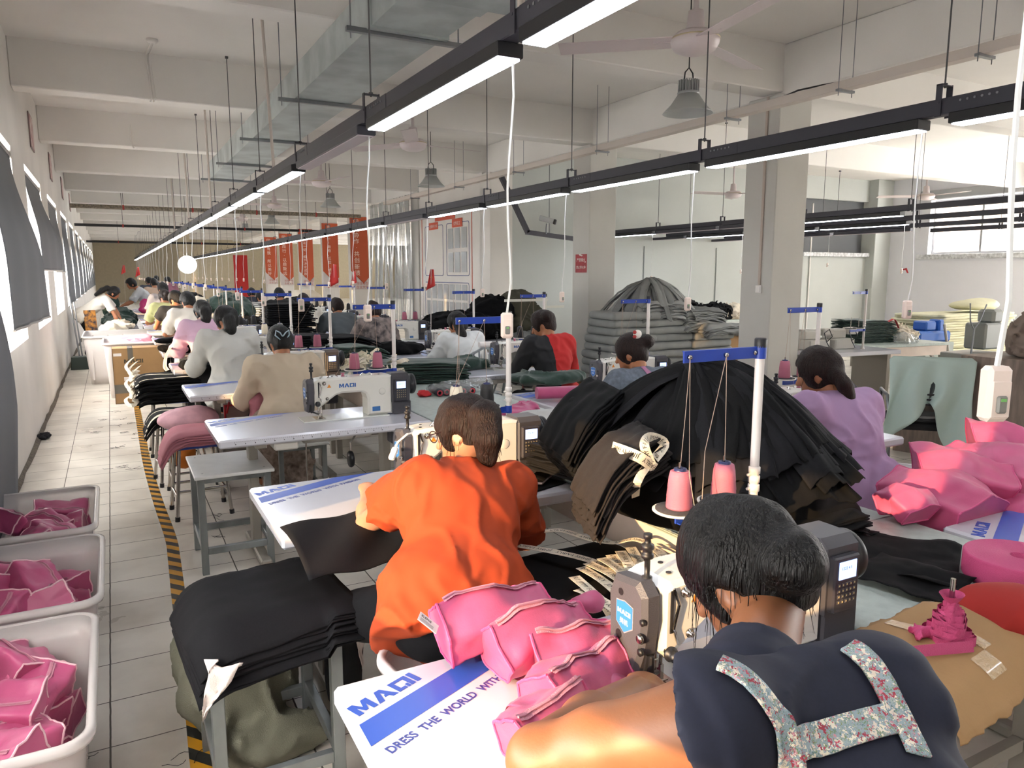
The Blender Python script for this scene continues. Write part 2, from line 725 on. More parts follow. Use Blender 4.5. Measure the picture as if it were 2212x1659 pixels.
def tile_material():
 m = bpy.data.materials.new('floor_tiles')
 m.use_nodes = True
 nt = m.node_tree
 N, L = nt.nodes, nt.links
 b = N['Principled BSDF']
 tc = N.new('ShaderNodeTexCoord')
 sep = N.new('ShaderNodeSeparateXYZ')
 L.new(tc.outputs['Object'], sep.inputs[0])

 def math_(op, a, b_=None, c=None):
  n = N.new('ShaderNodeMath')
  n.operation = op
  for i, x in enumerate((a, b_, c)):
   if x is None:
    continue
   if isinstance(x, (int, float)):
    n.inputs[i].default_value = x
   else:
    L.new(x, n.inputs[i])
  return n.outputs[0]

 def line(co, off, per, w):
  f = math_('FRACT', math_('DIVIDE', math_('SUBTRACT', co, off), per))
  d = math_('MULTIPLY', math_('MINIMUM', f, math_('SUBTRACT', 1.0, f)), per)
  return math_('LESS_THAN', d, w)
 wob = N.new('ShaderNodeTexNoise')
 wob.inputs['Scale'].default_value = 9
 L.new(tc.outputs['Object'], wob.inputs['Vector'])
 wv = math_('MULTIPLY', math_('SUBTRACT', wob.outputs[0], 0.5), 0.004)
 x = math_('ADD', sep.outputs[0], wv)
 y = math_('ADD', sep.outputs[1], wv)
 lx = line(x, -0.11, 0.62, 0.0032)
 lx2 = math_('LESS_THAN', math_('ABSOLUTE', math_('ADD', x, 0.42)), 0.0025)
 ly = line(y, 2.73, 0.3128, 0.0026)
 g = math_('MAXIMUM', math_('MAXIMUM', lx, lx2), ly)
 # a tone of its own for each tile
 ix = math_('FLOOR', math_('DIVIDE', math_('ADD', sep.outputs[0], 0.11), 0.62))
 iy = math_('FLOOR', math_('DIVIDE', math_('SUBTRACT', sep.outputs[1], 2.73), 0.3128))
 cb = N.new('ShaderNodeCombineXYZ')
 L.new(ix, cb.inputs[0])
 L.new(iy, cb.inputs[1])
 wn = N.new('ShaderNodeTexWhiteNoise')
 L.new(cb.outputs[0], wn.inputs['Vector'])
 no = N.new('ShaderNodeTexNoise')
 no.inputs['Scale'].default_value = 2.2
 no.inputs['Detail'].default_value = 6
 L.new(tc.outputs['Object'], no.inputs['Vector'])
 dirt = N.new('ShaderNodeValToRGB')
 dirt.color_ramp.elements[0].position = 0.3
 dirt.color_ramp.elements[0].color = lin('c2baae')
 dirt.color_ramp.elements[1].position = 0.62
 dirt.color_ramp.elements[1].color = lin('e6e0d5')
 mixv = math_('ADD', no.outputs[0], math_('MULTIPLY', math_('SUBTRACT', wn.outputs[0], 0.5), 0.14))
 L.new(mixv, dirt.inputs[0])
 mx = N.new('ShaderNodeMix')
 mx.data_type = 'RGBA'
 L.new(g, mx.inputs[0])
 L.new(dirt.outputs[0], mx.inputs[6])
 mx.inputs[7].default_value = lin('5a544c')
 L.new(mx.outputs[2], b.inputs['Base Color'])
 ro = math_('ADD', math_('MULTIPLY', no.outputs[0], 0.25), math_('ADD', 0.2, math_('MULTIPLY', g, 0.5)))
 L.new(ro, b.inputs['Roughness'])
 bp = N.new('ShaderNodeBump')
 bp.inputs['Strength'].default_value = 0.5
 bp.inputs['Distance'].default_value = 0.002
 L.new(math_('SUBTRACT', 1.0, g), bp.inputs['Height'])
 L.new(bp.outputs[0], b.inputs['Normal'])
 return m


mb = MB()
mb.box(((XL + XR) / 2, (YB + YF) / 2, -0.1), (XR - XL + 1.2, YF - YB + 0.6, 0.2))
struct('floor', mb, tile_material())

mb = MB()
mb.box(((XL + XR) / 2, (YB + YF) / 2, ZC + 0.1), (XR - XL + 1.2, YF - YB + 0.6, 0.2))
struct('ceiling', mb, m_ceil)
k = -2
BEAM_Y = []
while 9.3 + PER * k < YF:
 y = 9.31 + PER * k
 BEAM_Y.append(y)
 mb = MB()
 mb.box(((XL + XR) / 2, y, (ZB + ZC) / 2 + 0.005), (XR - XL, 0.28, ZC - ZB + 0.01), bev=0.01)
 tag(mb.build('ceiling_beam', m_ceil), kind='structure')
 k += 1
mb = MB()
mb.box((XP + 0.23, (YB + YF) / 2, 3.70), (0.36, YF - YB, 0.5), bev=0.01)
tag(mb.build('ceiling_beam', m_ceil), kind='structure')

# left wall with its window openings
WIN = [(6.45 + PER * k, 8.62 + PER * k) for k in range(-3, 12)]
WIN[1] = (-0.45, 2.2)  # unseen window, widened so the sun reaches the second table
ZS, ZT, TH = 1.0, 2.82, 0.30
mb = MB()
xm = XL - TH / 2
mb.box((xm, (YB + YF) / 2, ZS / 2), (TH, YF - YB, ZS))
mb.box((xm, (YB + YF) / 2, (ZT + ZC) / 2), (TH, YF - YB, ZC - ZT))
y0 = YB
for (a, b_) in WIN:
 mb.box((xm, (y0 + a) / 2, (ZS + ZT) / 2), (TH, a - y0, ZT - ZS))
 y0 = b_
mb.box((xm, (y0 + YF) / 2, (ZS + ZT) / 2), (TH, YF - y0, ZT - ZS))
struct('wall_left', mb, m_wall)
# right wall with its window openings, back and far walls
WINR = [(a, a + 2.3) for a in (9.05, 5.6, 2.15, -1.3)] + [(13.4 + PER * k, 15.6 + PER * k) for k in range(0, 10)]
WINR.sort()
ZRS, ZRT = 2.1, 3.38
ZLO = 0.9                                       # sill of the unseen right windows, lowered to let in more daylight
mb = MB()
xm = XR + TH / 2
mb.box((xm, (8.5 + YF) / 2, ZRS / 2), (TH, YF - 8.5, ZRS))
mb.box((xm, (YB + 8.5) / 2, ZLO / 2), (TH, 8.5 - YB, ZLO))
mb.box((xm, (YB + YF) / 2, (ZRT + ZC) / 2), (TH, YF - YB, ZC - ZRT))
y0 = YB
for (a, b_) in WINR:
 zs_ = ZRS if a > 8 else ZLO
 mb.box((xm, (y0 + a) / 2, (zs_ + ZRT) / 2), (TH, a - y0, ZRT - zs_))
 y0 = b_
mb.box((xm, (y0 + YF) / 2, (ZRS + ZRT) / 2), (TH, YF - y0, ZRT - ZRS))
struct('wall_right', mb, m_white)
mb = MB()
mb.box(((XL + XR) / 2, YB - 0.15, ZC / 2), (XR - XL + 0.6, 0.3, ZC))
struct('wall_back', mb, m_wall)
mb = MB()
mb.box(((XL + XR) / 2, YF + 0.15, ZC / 2), (XR - XL + 0.6, 0.3, ZC))
struct('wall_front', mb, m_beige)
mb = MB()
gx0, gx1, gz0, gz1 = 14.65, 17.0, 2.15, 3.42
mb.box(((XP + gx0) / 2 + 0.15, YGW + 0.1, ZC / 2), (gx0 - XP - 0.3, 0.2, ZC))
mb.box(((gx0 + gx1) / 2, YGW + 0.1, gz0 / 2), (gx1 - gx0, 0.2, gz0))
mb.box(((gx0 + gx1) / 2, YGW + 0.1, (gz1 + ZC) / 2), (gx1 - gx0, 0.2, ZC - gz1))
mb.box(((gx1 + XR) / 2, YGW + 0.1, ZC / 2), (XR - gx1, 0.2, ZC))
struct('partition_wall', mb, m_grey)
mb = MB()
mb.box((17.3, YGW - 0.12, ZC / 2), (0.6, 0.26, ZC), bev=0.01)
tag(mb.build('wall_pillar', m_grey), kind='structure')
mb = MB()
mb.box((XP + 0.1, 14.3, ZC / 2), (0.2, 3.2, ZC))
struct('wall_notice', mb, m_wall)

# pillars
PIL_Y = [5.70, 9.15, 16.0]
for i, y in enumerate(PIL_Y):
 mb = MB()
 mb.box((XP + 0.235, y + 0.22, 1.73), (0.47, 0.44, 3.46), bev=0.008)
 tag(mb.build('pillar', m_wall if i > 5 else mat('pillar_paint', 'c8c6c0', 0.85, noise=0.05, nscale=1.5)), kind='structure')
mb = MB()
mb.box((XP + 0.235, 12.6, 1.73), (0.47, 0.44, 3.46), bev=0.008)
tag(mb.build('pillar', m_wall), kind='structure')

m_pane = bpy.data.materials.new('window_glass')
m_pane.use_nodes = True
nt = m_pane.node_tree
nt.nodes.remove(nt.nodes['Principled BSDF'])
tr, gl, mx = nt.nodes.new('ShaderNodeBsdfTransparent'), nt.nodes.new('ShaderNodeBsdfGlossy'), nt.nodes.new('ShaderNodeMixShader')
gl.inputs['Roughness'].default_value = 0.05
mx.inputs[0].default_value = 0.06
nt.links.new(tr.outputs[0], mx.inputs[1])
nt.links.new(gl.outputs[0], mx.inputs[2])
nt.links.new(mx.outputs[0], nt.nodes['Material Output'].inputs[0])


def window(n, x, a, b_, z0, z1, panes=3):
 mb = MB()
 w = 0.05
 for z in (z0 + w / 2, z1 - w / 2):
  mb.box((x, (a + b_) / 2, z), (0.06, b_ - a, w))
 for i in range(panes + 1):
  y = a + w / 2 + (b_ - a - w) * i / panes
  mb.box((x, y, (z0 + z1) / 2), (0.055, w, z1 - z0 - 2 * w))
 o = tag(mb.build('window_%d' % n, m_alu), kind='structure')
 for i in range(panes):
  ya, yb = a + (b_ - a) * i / panes + 0.03, a + (b_ - a) * (i + 1) / panes - 0.03
  g = MB()
  g.box((x, (ya + yb) / 2, (z0 + z1) / 2), (0.006, yb - ya, z1 - z0 - 2 * w))
  g.build('pane', m_pane, o)
 return o


n = 1
for (a, b_) in WIN:
 window(n, XL - 0.26, a, b_, ZS, ZT, 2)
 n += 1
for (a, b_) in WINR:
 if a < 11:
  window(n, XR + 0.2, a, b_, ZRS if a > 8 else ZLO, ZRT, 2)
  n += 1
# corrugated fence outside the right wall
mb = MB()
mb.surf(lambda u, v: (XR + 1.6 + 0.05 * math.sin(u * 70 * PI / 2), 8.6 + u * 7, 0.5 + v * 4), 140, 3)
struct('exterior_fence_panel', mb, mat('corrugated_fence', 'cdbfb4', 0.6, noise=0.2, nscale=1.5))
# sills
for x0, x1, y, z in ((gx0 - 0.05, gx1 + 0.05, YGW - 0.05, gz0),):
 mb = MB()
 mb.box(((x0 + x1) / 2, y, z - 0.05), (x1 - x0, 0.14, 0.1), bev=0.01)
 tag(mb.build('trim_1', mat('chipped_marble_sill', 'd6d8da', 0.5, noise=0.4, nscale=14)), kind='structure')
mb = MB()
mb.box(((gx0 + gx1) / 2, YGW + 0.16, (gz0 + gz1) / 2), (gx1 - gx0, 0.03, gz1 - gz0))
tag(mb.build('window_30', mat('dark_window_film', '55585b', 0.6)), kind='structure')
for i, (a, b_) in enumerate([w for w in WINR if w[0] < 11]):
 mb = MB()
 mb.box((XR - 0.02, (a + b_) / 2, (ZRS if a > 8 else ZLO) - 0.06), (0.1, b_ - a + 0.5, 0.12), bev=0.01)
 tag(mb.build('trim_%d' % (i + 2), MATS['chipped_marble_sill']), kind='structure')
 mb = MB()
 mb.box((XR - 0.03, (a + b_) / 2, ZRT + 0.12), (0.08, b_ - a + 0.5, 0.22), bev=0.01)
 tag(mb.build('trim_%d' % (i + 8), m_alu), kind='structure')

# the dirty strip where the left wall meets the floor
mb = MB()
r_ = random.Random(2)
N = 160
pts = [(YB + (YF - YB) * i / N) for i in range(N + 1)]
vs = []
for y in pts:
 vs += [(XL, y, 0.003), (XL + 0.018 + r_.random() * 0.022, y, 0.003), (XL + 0.002, y, 0.02 + r_.random() * 0.03)]
fs = []
for i in range(N):
 a = i * 3
 fs += [(a, a + 1, a + 4, a + 3), (a + 2, a + 5, a + 4, a + 1)]
mb.add(vs, fs)
tag(mb.build('baseboard_left', mat('dirty_mortar', '6e665b', 0.95, noise=0.4, nscale=30)), kind='structure')

# ------------------------------------------------------------------ things under the ceiling
m_rail = mat('anthracite_rail', '3d3d45', 0.45, 0.3)
m_black = mat('black_plastic', '17171a', 0.45)
m_led = mat('led_diffuser_lit', 'ffffff', 0.5, emit='edf3ff', estr=11.0)
m_off = mat('led_diffuser_off', 'c9bfc4', 0.5)
m_cable = mat('white_cable', 'd9d9d6', 0.5)
m_cord = mat('light_cord', 'cfc8c2', 0.5)
m_pl = mat('white_plastic', 'e6e3de', 0.4)
m_plp = mat('cream_plastic', 'e2d0c4', 0.45)
m_steel = mat('steel', '8d9094', 0.35, 0.9)
m_rod = mat('threaded_rod', '5b5b5c', 0.5, 0.7)
m_galv = mat('galvanised_steel', 'b4bcbb', 0.5, 0.25, noise=0.25, nscale=3)
m_grbtn = mat('grey_button', '77756f', 0.4)
m_green = mat('green_lamp', '6fae5f', 0.4)

RAILS = [  # x, first light index, last light index, height of the rail, unlit lights
 (1.28, -1, 26, 2.455, (2,)),
 (3.60, -1, 26, 2.415, (5,)),
]
PITCH_L = 1.65
Y0L = 0.74


def ceiling_z(x, y):
 for b_ in BEAM_Y:
  if abs(y - b_) < 0.15:
   return ZB
 return ZC


proto_light = {}


def make_light(lit):
 t = empty('linear_light', (0, 0, 0), 'lit', 'ceiling light')
 mb = MB()
 mb.box((0, 0.75, 0.0), (0.105, 1.5, 0.05), bev=0.004)
 mb.build('housing', m_rail if not lit else m_black, t)
 mb = MB()
 mb.box((0, 0.75, -0.0275), (0.088, 1.47, 0.006))
 mb.build('diffuser', m_led if lit else m_off, t)
 return t


def make_switch():
 t = empty('pendant_switch', (0, 0, 0), 'x', 'switch')
 mb = MB()
 mb.box((0, 0, 0), (0.044, 0.03, 0.094), bev=0.007)
 mb.box((0, -0.0155, -0.008), (0.034, 0.004, 0.062), bev=0.002)
 mb.build('switch_case', m_plp, t)
 mb = MB()
 mb.box((0, -0.019, -0.016), (0.018, 0.008, 0.03), bev=0.003)
 b_ = mb.build('rocker_button', m_grbtn, t)
 mb = MB()
 mb.box((0, -0.0236, -0.008), (0.009, 0.0012, 0.005))
 mb.build('pilot_lamp', m_green, b_)
 return t


plit, poff, pswitch = make_light(True), make_light(False), make_switch()
used = {'lit': False, 'off': False, 'sw': False}


def take(key, proto):
 if not used[key]:
  used[key] = True
  return proto
 return copy_tree(proto)


def near_word(i):
 return ['first', 'second', 'third', 'fourth', 'fifth', 'sixth', 'seventh', 'eighth', 'ninth', 'tenth'][i] if 0 <= i < 10 else None


def clamp_and_rod(rail, x, y, z, group, pipe=False):
 zt = ceiling_z(x, y)
 mb = MB()
 for s in (-1, 1):
  mb.box((x + s * 0.04, y, z + 0.03), (0.005, 0.03, 0.15))
 mb.box((x, y, z + 0.1), (0.085, 0.03, 0.005))
 for s in (-1, 1):
  mb.cyl((x + s * 0.036, y, z + 0.02), (x + s * 0.045, y, z + 0.02), 0.006, n=6)
 mb.build('clamp', m_rail, rail)
 mb = MB()
 mb.cyl((x, y, z + 0.09), (x, y, zt), 0.0045, n=6)
 mb.lathe([(0.0, 0.0), (0.012, 0.0), (0.012, 0.012), (0, 0.012)], (x, y, z + 0.1), 8)
 mb.box((x, y, zt - 0.01), (0.03, 0.03, 0.02))
 mb.build('rod', m_rod, rail)


for ri, (rx, k0, k1, rz_, off) in enumerate(RAILS):
 nm = ('the left hand row of machines', 'the right hand row of machines')[ri]
 lab = ['long grey steel lighting rail over the window side machine row', 'long grey steel lighting rail over the pillar side machine row'][ri]
 ya, yb = Y0L + PITCH_L * k0 - 0.3, Y0L + PITCH_L * k1 + 1.7
 rail = empty('lighting_rail', (0, 0, 0), lab, 'rail', 'main lighting rails')
 mb = MB()
 mb.box((rx, (ya + yb) / 2, rz_), (0.07, yb - ya, 0.075), bev=0.004)
 mb.build('channel', m_rail, rail)
 for k in range(k0, k1 + 1):
  y = Y0L + PITCH_L * k
  lit = k not in off
  L = take('lit' if lit else 'off', plit if lit else poff)
  if k <= 9 and k >= 0:
   lb = '%s light of the %s rail counted from the front, %s' % (near_word(k), ('window side', 'pillar side')[ri], 'switched on' if lit else 'switched off')
   place(L, (rx, y, rz_ - 0.063), 0, lb, 'linear lights on the rails')
  else:
   place(L, (rx, y, rz_ - 0.063), 0, 'small lit linear light far down the %s rail, %s from the camera' % (('window side', 'pillar side')[ri], ordn(k + 1) if k >= 0 else 'above and behind'), 'distant lights of the %s rail' % ('window side', 'pillar side')[ri])
  if k >= 1 or ri == 1:
   clamp_and_rod(rail, rx, y - 0.09, rz_, 'rods')
  # joint plate with its bolts
  mb = MB()
  mb.box((rx - 0.0362, y - 0.28 + 1.65, rz_), (0.002, 0.30, 0.07))
  for j in range(6):
   mb.cyl((rx - 0.036, y + 1.65 - 0.36 + 0.033 * j, rz_ + 0.012), (rx - 0.041, y + 1.65 - 0.36 + 0.033 * j, rz_ + 0.012), 0.006, n=8, mi=1)
  mb.build('joint_plate', [m_rail, m_steel], rail)
  # hanging switch on a cord at the near end of each light
  if k < 0:
   continue
  yc = y + 0.02
  zb = 1.395 if (ri == 0) else 1.44
  if k == 0 and ri == 1:
   continue
  zb += rnd.uniform(-0.03, 0.03) if k > 1 else 0
  sw = pswitch if not used['sw'] else copy_tree(pswitch, skip=('cord',))
  used['sw'] = True
  lx = rx + rnd.uniform(-0.02, 0.02)
  if k <= 5:
   sl = '%s hanging switch box on the %s rail counted from the front' % (near_word(k), ('window side', 'pillar side')[ri])
   sg = 'switch boxes hanging from the rails'
  else:
   sl = 'small white switch box far down the %s rail, %s from the camera' % (('window side', 'pillar side')[ri], ordn(k + 1))
   sg = 'distant switch boxes of the %s rail' % ('window side', 'pillar side')[ri]
  if k == 0:
   p = W(2148, 850, 0.70)
   lx, yc, zb = p.x, p.y, p.z
  elif k == 1 and ri == 0:
   p = W(1095, 703, 2.41)
   lx, yc, zb = p.x, p.y, p.z
  swr = rnd.uniform(-0.5, 0.2) if k > 1 else (-0.42 if k == 0 else -0.35)
  place(sw, (lx, yc, zb), swr, sl, sg)
  ML = Matrix.Rotation(-swr, 4, 'Z') @ Matrix.Translation((-lx, -yc, -zb))
  mb = MB()
  pts = [(rx + 0.02, yc, rz_ - 0.05), (rx + 0.02, yc, rz_ - 0.1)]
  for j in range(1, 8):
   u = j / 8
   pts.append((rx + 0.02 + (lx - rx - 0.02) * u + 0.012 * math.sin(u * 7 + k), yc + 0.01 * math.sin(u * 5 + k), rz_ - 0.1 + (zb + 0.045 - rz_ + 0.1) * u))
  pts.append((lx, yc, zb + 0.045))
  mb.T = ML
  mb.tube(pts, 0.0052 if k == 0 else 0.0042, 6)
  mb.build('cord', m_cable, sw)

# side rails; last three and near lit lights are unseen, added to brighten the hall
for si, (rx, ya, yb, rz_, lits) in enumerate([(8.6, -2.2, 12.2, 2.42, {0: 1, 1: 1, 2: 1, 3: 0, 5: 1, 6: 0, 7: 0, 8: 1}), (10.2, -1.2, 12.2, 2.42, {0: 1, 1: 1, 2: 1, 5: 1, 6: 1, 7: 1, 8: 0}), (11.8, -0.2, 12.2, 2.42, {0: 1, 1: 1, 2: 1, 5: 0, 6: 0, 7: 0}), (13.4, -2.2, 8.6, 2.42, {0: 1, 1: 1, 2: 1, 3: 1, 4: 1}), (15.2, -2.2, 7.0, 2.42, {0: 1, 1: 1, 2: 1, 3: 1, 4: 1}), (16.8, -2.2, 7.0, 2.42, {0: 1, 1: 1, 2: 1, 3: 1, 4: 1})]):
 wn = ['first', 'second', 'third', 'fourth', 'fifth', 'sixth'][si]
 rail = empty('lighting_rail', (0, 0, 0), 'dark lighting rail over the side hall, %s beyond the pillars' % wn, 'rail', 'side hall rails')
 mb = MB()
 mb.box((rx, (ya + yb) / 2, rz_), (0.07, yb - ya, 0.07), bev=0.004)
 mb.build('channel', m_rail, rail)
 for k in range(10):
  y = ya + 1.58 * k + 0.1
  if y > yb - 0.3:
   break
  clamp_and_rod(rail, rx, y, rz_, '')
  if k in lits:
   L = copy_tree(plit if lits[k] else poff)
   place(L, (rx, y + 0.1, rz_ - 0.065), 0, '%s linear light on the %s rail of the side hall, number %s along' % ('lit' if lits[k] else 'unlit', wn, near_word(k)), 'side hall linear lights')
   if si < 3 and k > 2 and (k + si) % 2 == 0:
    sw = copy_tree(pswitch, skip=('cord',))
    zz = 1.55 + 0.12 * si
    place(sw, (rx, y + 0.15, zz), 0.3, 'small switch hanging from the %s side hall rail under its %s light' % (wn, near_word(k)), 'side hall switches', 0.8)
    mb = MB()
    mb.tube([(0, 0, (rz_ - 0.06 - zz) / 0.8), (0.02, 0, (rz_ - 0.4 - zz) / 0.8), (-0.02, 0, 0.3), (0, 0, 0.04)], 0.004, 5)
    mb.build('cord', m_cable, sw)

# bent piece of rail with a security camera
P0, P1, P2 = W(1083, 382, 11.2), W(1140, 502, 11.2), W(1320, 527, 11.2)
mb = MB()
mb.bar(P0, P1, 0.07, 0.075)
mb.bar(P1 - (P2 - P1).normalized() * 0.03, P2, 0.07, 0.075)
mb.tube([W(1186, 505, 11.2), W(1186, 505, 11.2) + V((0, 0, 1.62))], 0.005)
tag(mb.build('lighting_rail', m_rail), 'kinked dark rail end rising at an angle in front of the grey wall', 'rail')
t = empty('security_camera', W(1180, 505, 11.15), 'white bullet security camera on a bracket upon the kinked rail', 'camera')
mb = MB()
mb.tube([(0, 0, 0.0), (0, 0, 0.1), (0.01, 0, 0.17)], 0.012)
mb.build('bracket', m_steel, t)
mb = MB()
mb.bar((-0.1, 0.06, 0.27), (0.09, -0.1, 0.2), 0.09, 0.09, bev=0.012)
mb.build('camera_body', mat('camera_shell', 'b9bbbb', 0.4), t)
mb = MB()
mb.bar((0.085, -0.095, 0.202), (0.12, -0.125, 0.19), 0.085, 0.085, bev=0.01)
mb.build('lens_hood', m_black, t)

# air duct
t = empty('air_duct', (0, 0, 0), 'galvanised rectangular air duct running under the beams', 'duct')
mb = MB()
mb.box((1.86, 9.2, 3.34), (0.52, 9.6, 0.27))
mb.box((1.86, 4.9, 3.34), (0.56, 0.05, 0.30))
mb.build('duct_run', m_galv, t)
mb = MB()
mb.prism([(1.58, 3.20), (2.14, 3.20), (2.14, 3.47), (1.58, 3.47)], 3.95, 4.4, 'xz')
mb.box((1.85, 1.0, 3.30), (0.78, 6.2, 0.34))
mb.build('wide_duct_run', m_galv, t)
for y in (4.95, 7.15, 9.4, 11.6, 13.6):
 mb = MB()
 mb.box((1.86, y, 3.185), (0.82, 0.04, 0.03))
 for s in (-1, 1):
  mb.cyl((1.86 + s * 0.38, y, 3.13), (1.86 + s * 0.38, y, ZC if abs(min(BEAM_Y, key=lambda q: abs(q - y)) - y) > 0.2 else ZB), 0.005, n=6)
 mb.build('hanger', m_steel, t)

# cable tray beside the pillars
t = empty('cable_tray', (0, 0, 0), 'long pale painted cable tray hanging along the pillars', 'tray')
mb = MB()
mb.box((5.6, 9.2, 3.2), (0.1, 14.5, 0.075), bev=0.003)
mb.build('tray', mat('tray_paint', 'cdc3ba', 0.6), t)
for y in (3.3, 4.45, 5.75, 8.0, 10.2, 12.4, 14.6):
 mb = MB()
 mb.box((5.6, y, 3.155), (0.2, 0.035, 0.02))
 for s in (-1, 1):
  mb.cyl((5.6 + s * 0.085, y, 3.11), (5.6 + s * 0.085, y, ZC - 0.0), 0.004, n=5)
 mb.build('tray_hanger', m_steel, t)
mb = MB()
mb.tube([(5.62, 5.2, 3.24), (5.6, 4.95, 3.265), (5.62, 4.7, 3.26), (5.6, 4.5, 3.24)], 0.008)
mb.build('loose_cable', m_black, t)


def make_fan():
 t = empty('ceiling_fan', (0, 0, 0), 'x', 'ceiling fan')
 m = mat('fan_enamel', 'd9cdcd', 0.35)
 mb = MB()
 mb.lathe([(0, 0.56), (0.05, 0.56), (0.055, 0.46), (0.03, 0.44), (0.014, 0.44), (0.014, 0.16), (0.04, 0.15), (0.05, 0.05), (0.052, 0.045)], (0, 0, 0), 20)
 mb.build('downrod', m, t)
 mb = MB()
 mb.lathe([(0.05, 0.045), (0.1, 0.04), (0.125, 0.02), (0.13, 0.0), (0.125, -0.02), (0.11, -0.045), (0.07, -0.062), (0, -0.066)], (0, 0, 0), 28)
 mb.lathe([(0.131, 0.012), (0.133, 0.008), (0.131, 0.004)], (0, 0, 0), 28, 1)
 mb.build('motor', [m, mat('brass_band', 'b9a98a', 0.4, 0.6)], t)
 for a in range(3):
  mb = MB()
  R = Matrix.Rotation(a * 2 * PI / 3 + 0.1, 3, 'Z')
  T = Matrix.Rotation(math.radians(10), 3, 'X')
  mb.box(R @ V((0.42, 0, 0.0)), (0.62, 0.13, 0.005), R=R @ T, bev=0.002)
  mb.box(R @ V((0.14, 0, 0.0)), (0.16, 0.03, 0.008), R=R)
  mb.build('blade', m, t)
 return t


fan0 = make_fan()
for i, (x, y, z, rz, lb) in enumerate([
  (3.69, 4.18, 3.22, 0.25, 'large white ceiling fan in front of the first bright rail lights'),
  (3.44, 8.99, 3.22, 0.0, 'white ceiling fan second along the ceiling between the rails'),
  (3.40, 13.4, 3.22, 0.6, 'white ceiling fan third along the ceiling between the rails'),
  (3.5, 18.2, 3.22, 0.9, 'small distant ceiling fan between the rails before the black pipe'),
  (3.5, 23.0, 3.22, 0.3, 'smallest ceiling fan far down the hall'),
  (15.0, 9.8, 3.15, 0.3, 'ceiling fan hanging before the bright side hall window'),
  (14.2, 14.2, 3.15, 0.2, 'ceiling fan behind'), (11.2, 11.4, 3.1, 0.8, 'ceiling fan between the two nearest pillars in the side hall')]):
 if i == 6:
  continue
 f = fan0 if i == 0 else copy_tree(fan0)
 place(f, (x, y, ZC - 0.73), rz, lb, 'ceiling fans', 1.3)


def make_bay():
 t = empty('high_bay_lamp', (0, 0, 0), 'x', 'hanging lamp')
 mb = MB()
 prof = [(0.07, 0.16), (0.09, 0.14), (0.15, 0.05), (0.2, 0.0), (0.205, 0.0), (0.195, 0.012), (0.145, 0.062), (0.085, 0.15), (0.0, 0.15)]
 mb.lathe(prof, (0, 0, 0), 28)
 mb.build('reflector', mat('spun_aluminium', 'b9bdbb', 0.35, 0.3), t)
 mb = MB()
 for k in range(20):
  a = 2 * PI * k / 20
  mb.box((math.cos(a) * 0.068, math.sin(a) * 0.068, 0.21), (0.035, 0.006, 0.1), R=Matrix.Rotation(a, 3, 'Z'))
 mb.cyl((0, 0, 0.16), (0, 0, 0.25), 0.06, n=16)
 mb.lathe([(0.085, 0.15), (0.09, 0.16), (0.085, 0.17)], (0, 0, 0), 24)
 mb.build('heat_sink', mat('cast_aluminium', 'a5a7a7', 0.45, 0.3), t)
 mb = MB()
 mb.tube([(0.05, 0, 0.25), (0.04, 0, 0.32), (0, 0, 0.36), (-0.04, 0, 0.32), (-0.05, 0, 0.25)], 0.006)
 mb.tube([(0, 0, 0.36), (0, 0, ZC - 2.93)], 0.005)
 mb.build('suspension', m_black, t)
 return t


bay0 = make_bay()
for i, (x, y, lb) in enumerate([(4.29, 4.92, 'silver dome lamp hanging below the largest ceiling fan'), (4.37, 10.7, 'silver dome lamp second along the hall'),
        (3.93, 14.85, 'silver dome lamp third along the hall'), (3.84, 20.4, 'small silver dome lamp fourth along the hall'),
        (3.86, 24.8, 'tiny silver dome lamp far along the hall')]):
 b_ = bay0 if i == 0 else copy_tree(bay0)
 place(b_, (x, y, 2.93), 0, lb, 'silver dome lamps')

# fire pipes across the hall
m_wrap = mat('wrapped_pipe', '8b8070', 0.7, noise=0.5, nscale=25, stretch=(1, 1, 1))
for y, z, r, m_, lb in ((20.0, 3.17, 0.05, m_wrap, 'lagged grey brown pipe crossing the hall below the beams'),
      (22.0, 2.86, 0.035, m_black, 'thin black pipe crossing the hall'),
      (33.0, 2.86, 0.04, m_black, 'black pipe crossing before the far wall')):
 t = empty('crossing_pipe', (0, 0, 0), lb, 'pipe')
 mb = MB()
 mb.cyl((XL + 0.05, y, z), (XP - 0.1, y, z), r, n=12)
 mb.build('pipe_run', m_, t)
 mb = MB()
 for x in (0.4, 1.9, 3.4, 4.9):
  zt = ceiling_z(x, y)
  mb.cyl((x, y, z), (x, y, zt), 0.006, n=5)
  mb.lathe([(r + 0.006, -0.02), (r + 0.012, 0), (r + 0.006, 0.02)], (x, y, z), 10, 1, axis=(1, 0, 0))
 mb.build('pipe_hanger', [m_rod, mat('red_clip', 'a83a34', 0.6)], t)

# smoke detectors and conduits on the beams
for (x, y, z, lb) in ((0.54, 8.62, 3.95, 'white smoke detector on the ceiling before the first beam'),):
 t = empty('smoke_detector', (x, y, z), lb, 'smoke detector')
 mb = MB()
 mb.lathe([(0, 0), (0.055, 0), (0.057, -0.015), (0.045, -0.03), (0.02, -0.036), (0, -0.036)], (0, 0, 0), 20)
 mb.build('detector_head', m_pl, t)
 mb = MB()
 mb.tube([(0.0, 0.03, -0.02), (-0.03, 0.54, -0.01), (-0.03, 0.545, -0.08), (0.0, 0.545, -0.45), (-0.02, 0.57, -0.49)], 0.01)
 mb.tube([(0.03, 0.03, -0.02), (-0.0, 0.54, -0.01), (-0.0, 0.545, -0.08), (0.03, 0.545, -0.45), (0.01, 0.57, -0.49)], 0.008)
 mb.build('conduit', m_pl, t)
mb = MB()
mb.tube([(0.42, 12.64, 3.9), (0.42, 12.6, 3.5), (0.45, 12.62, 3.46)], 0.012)
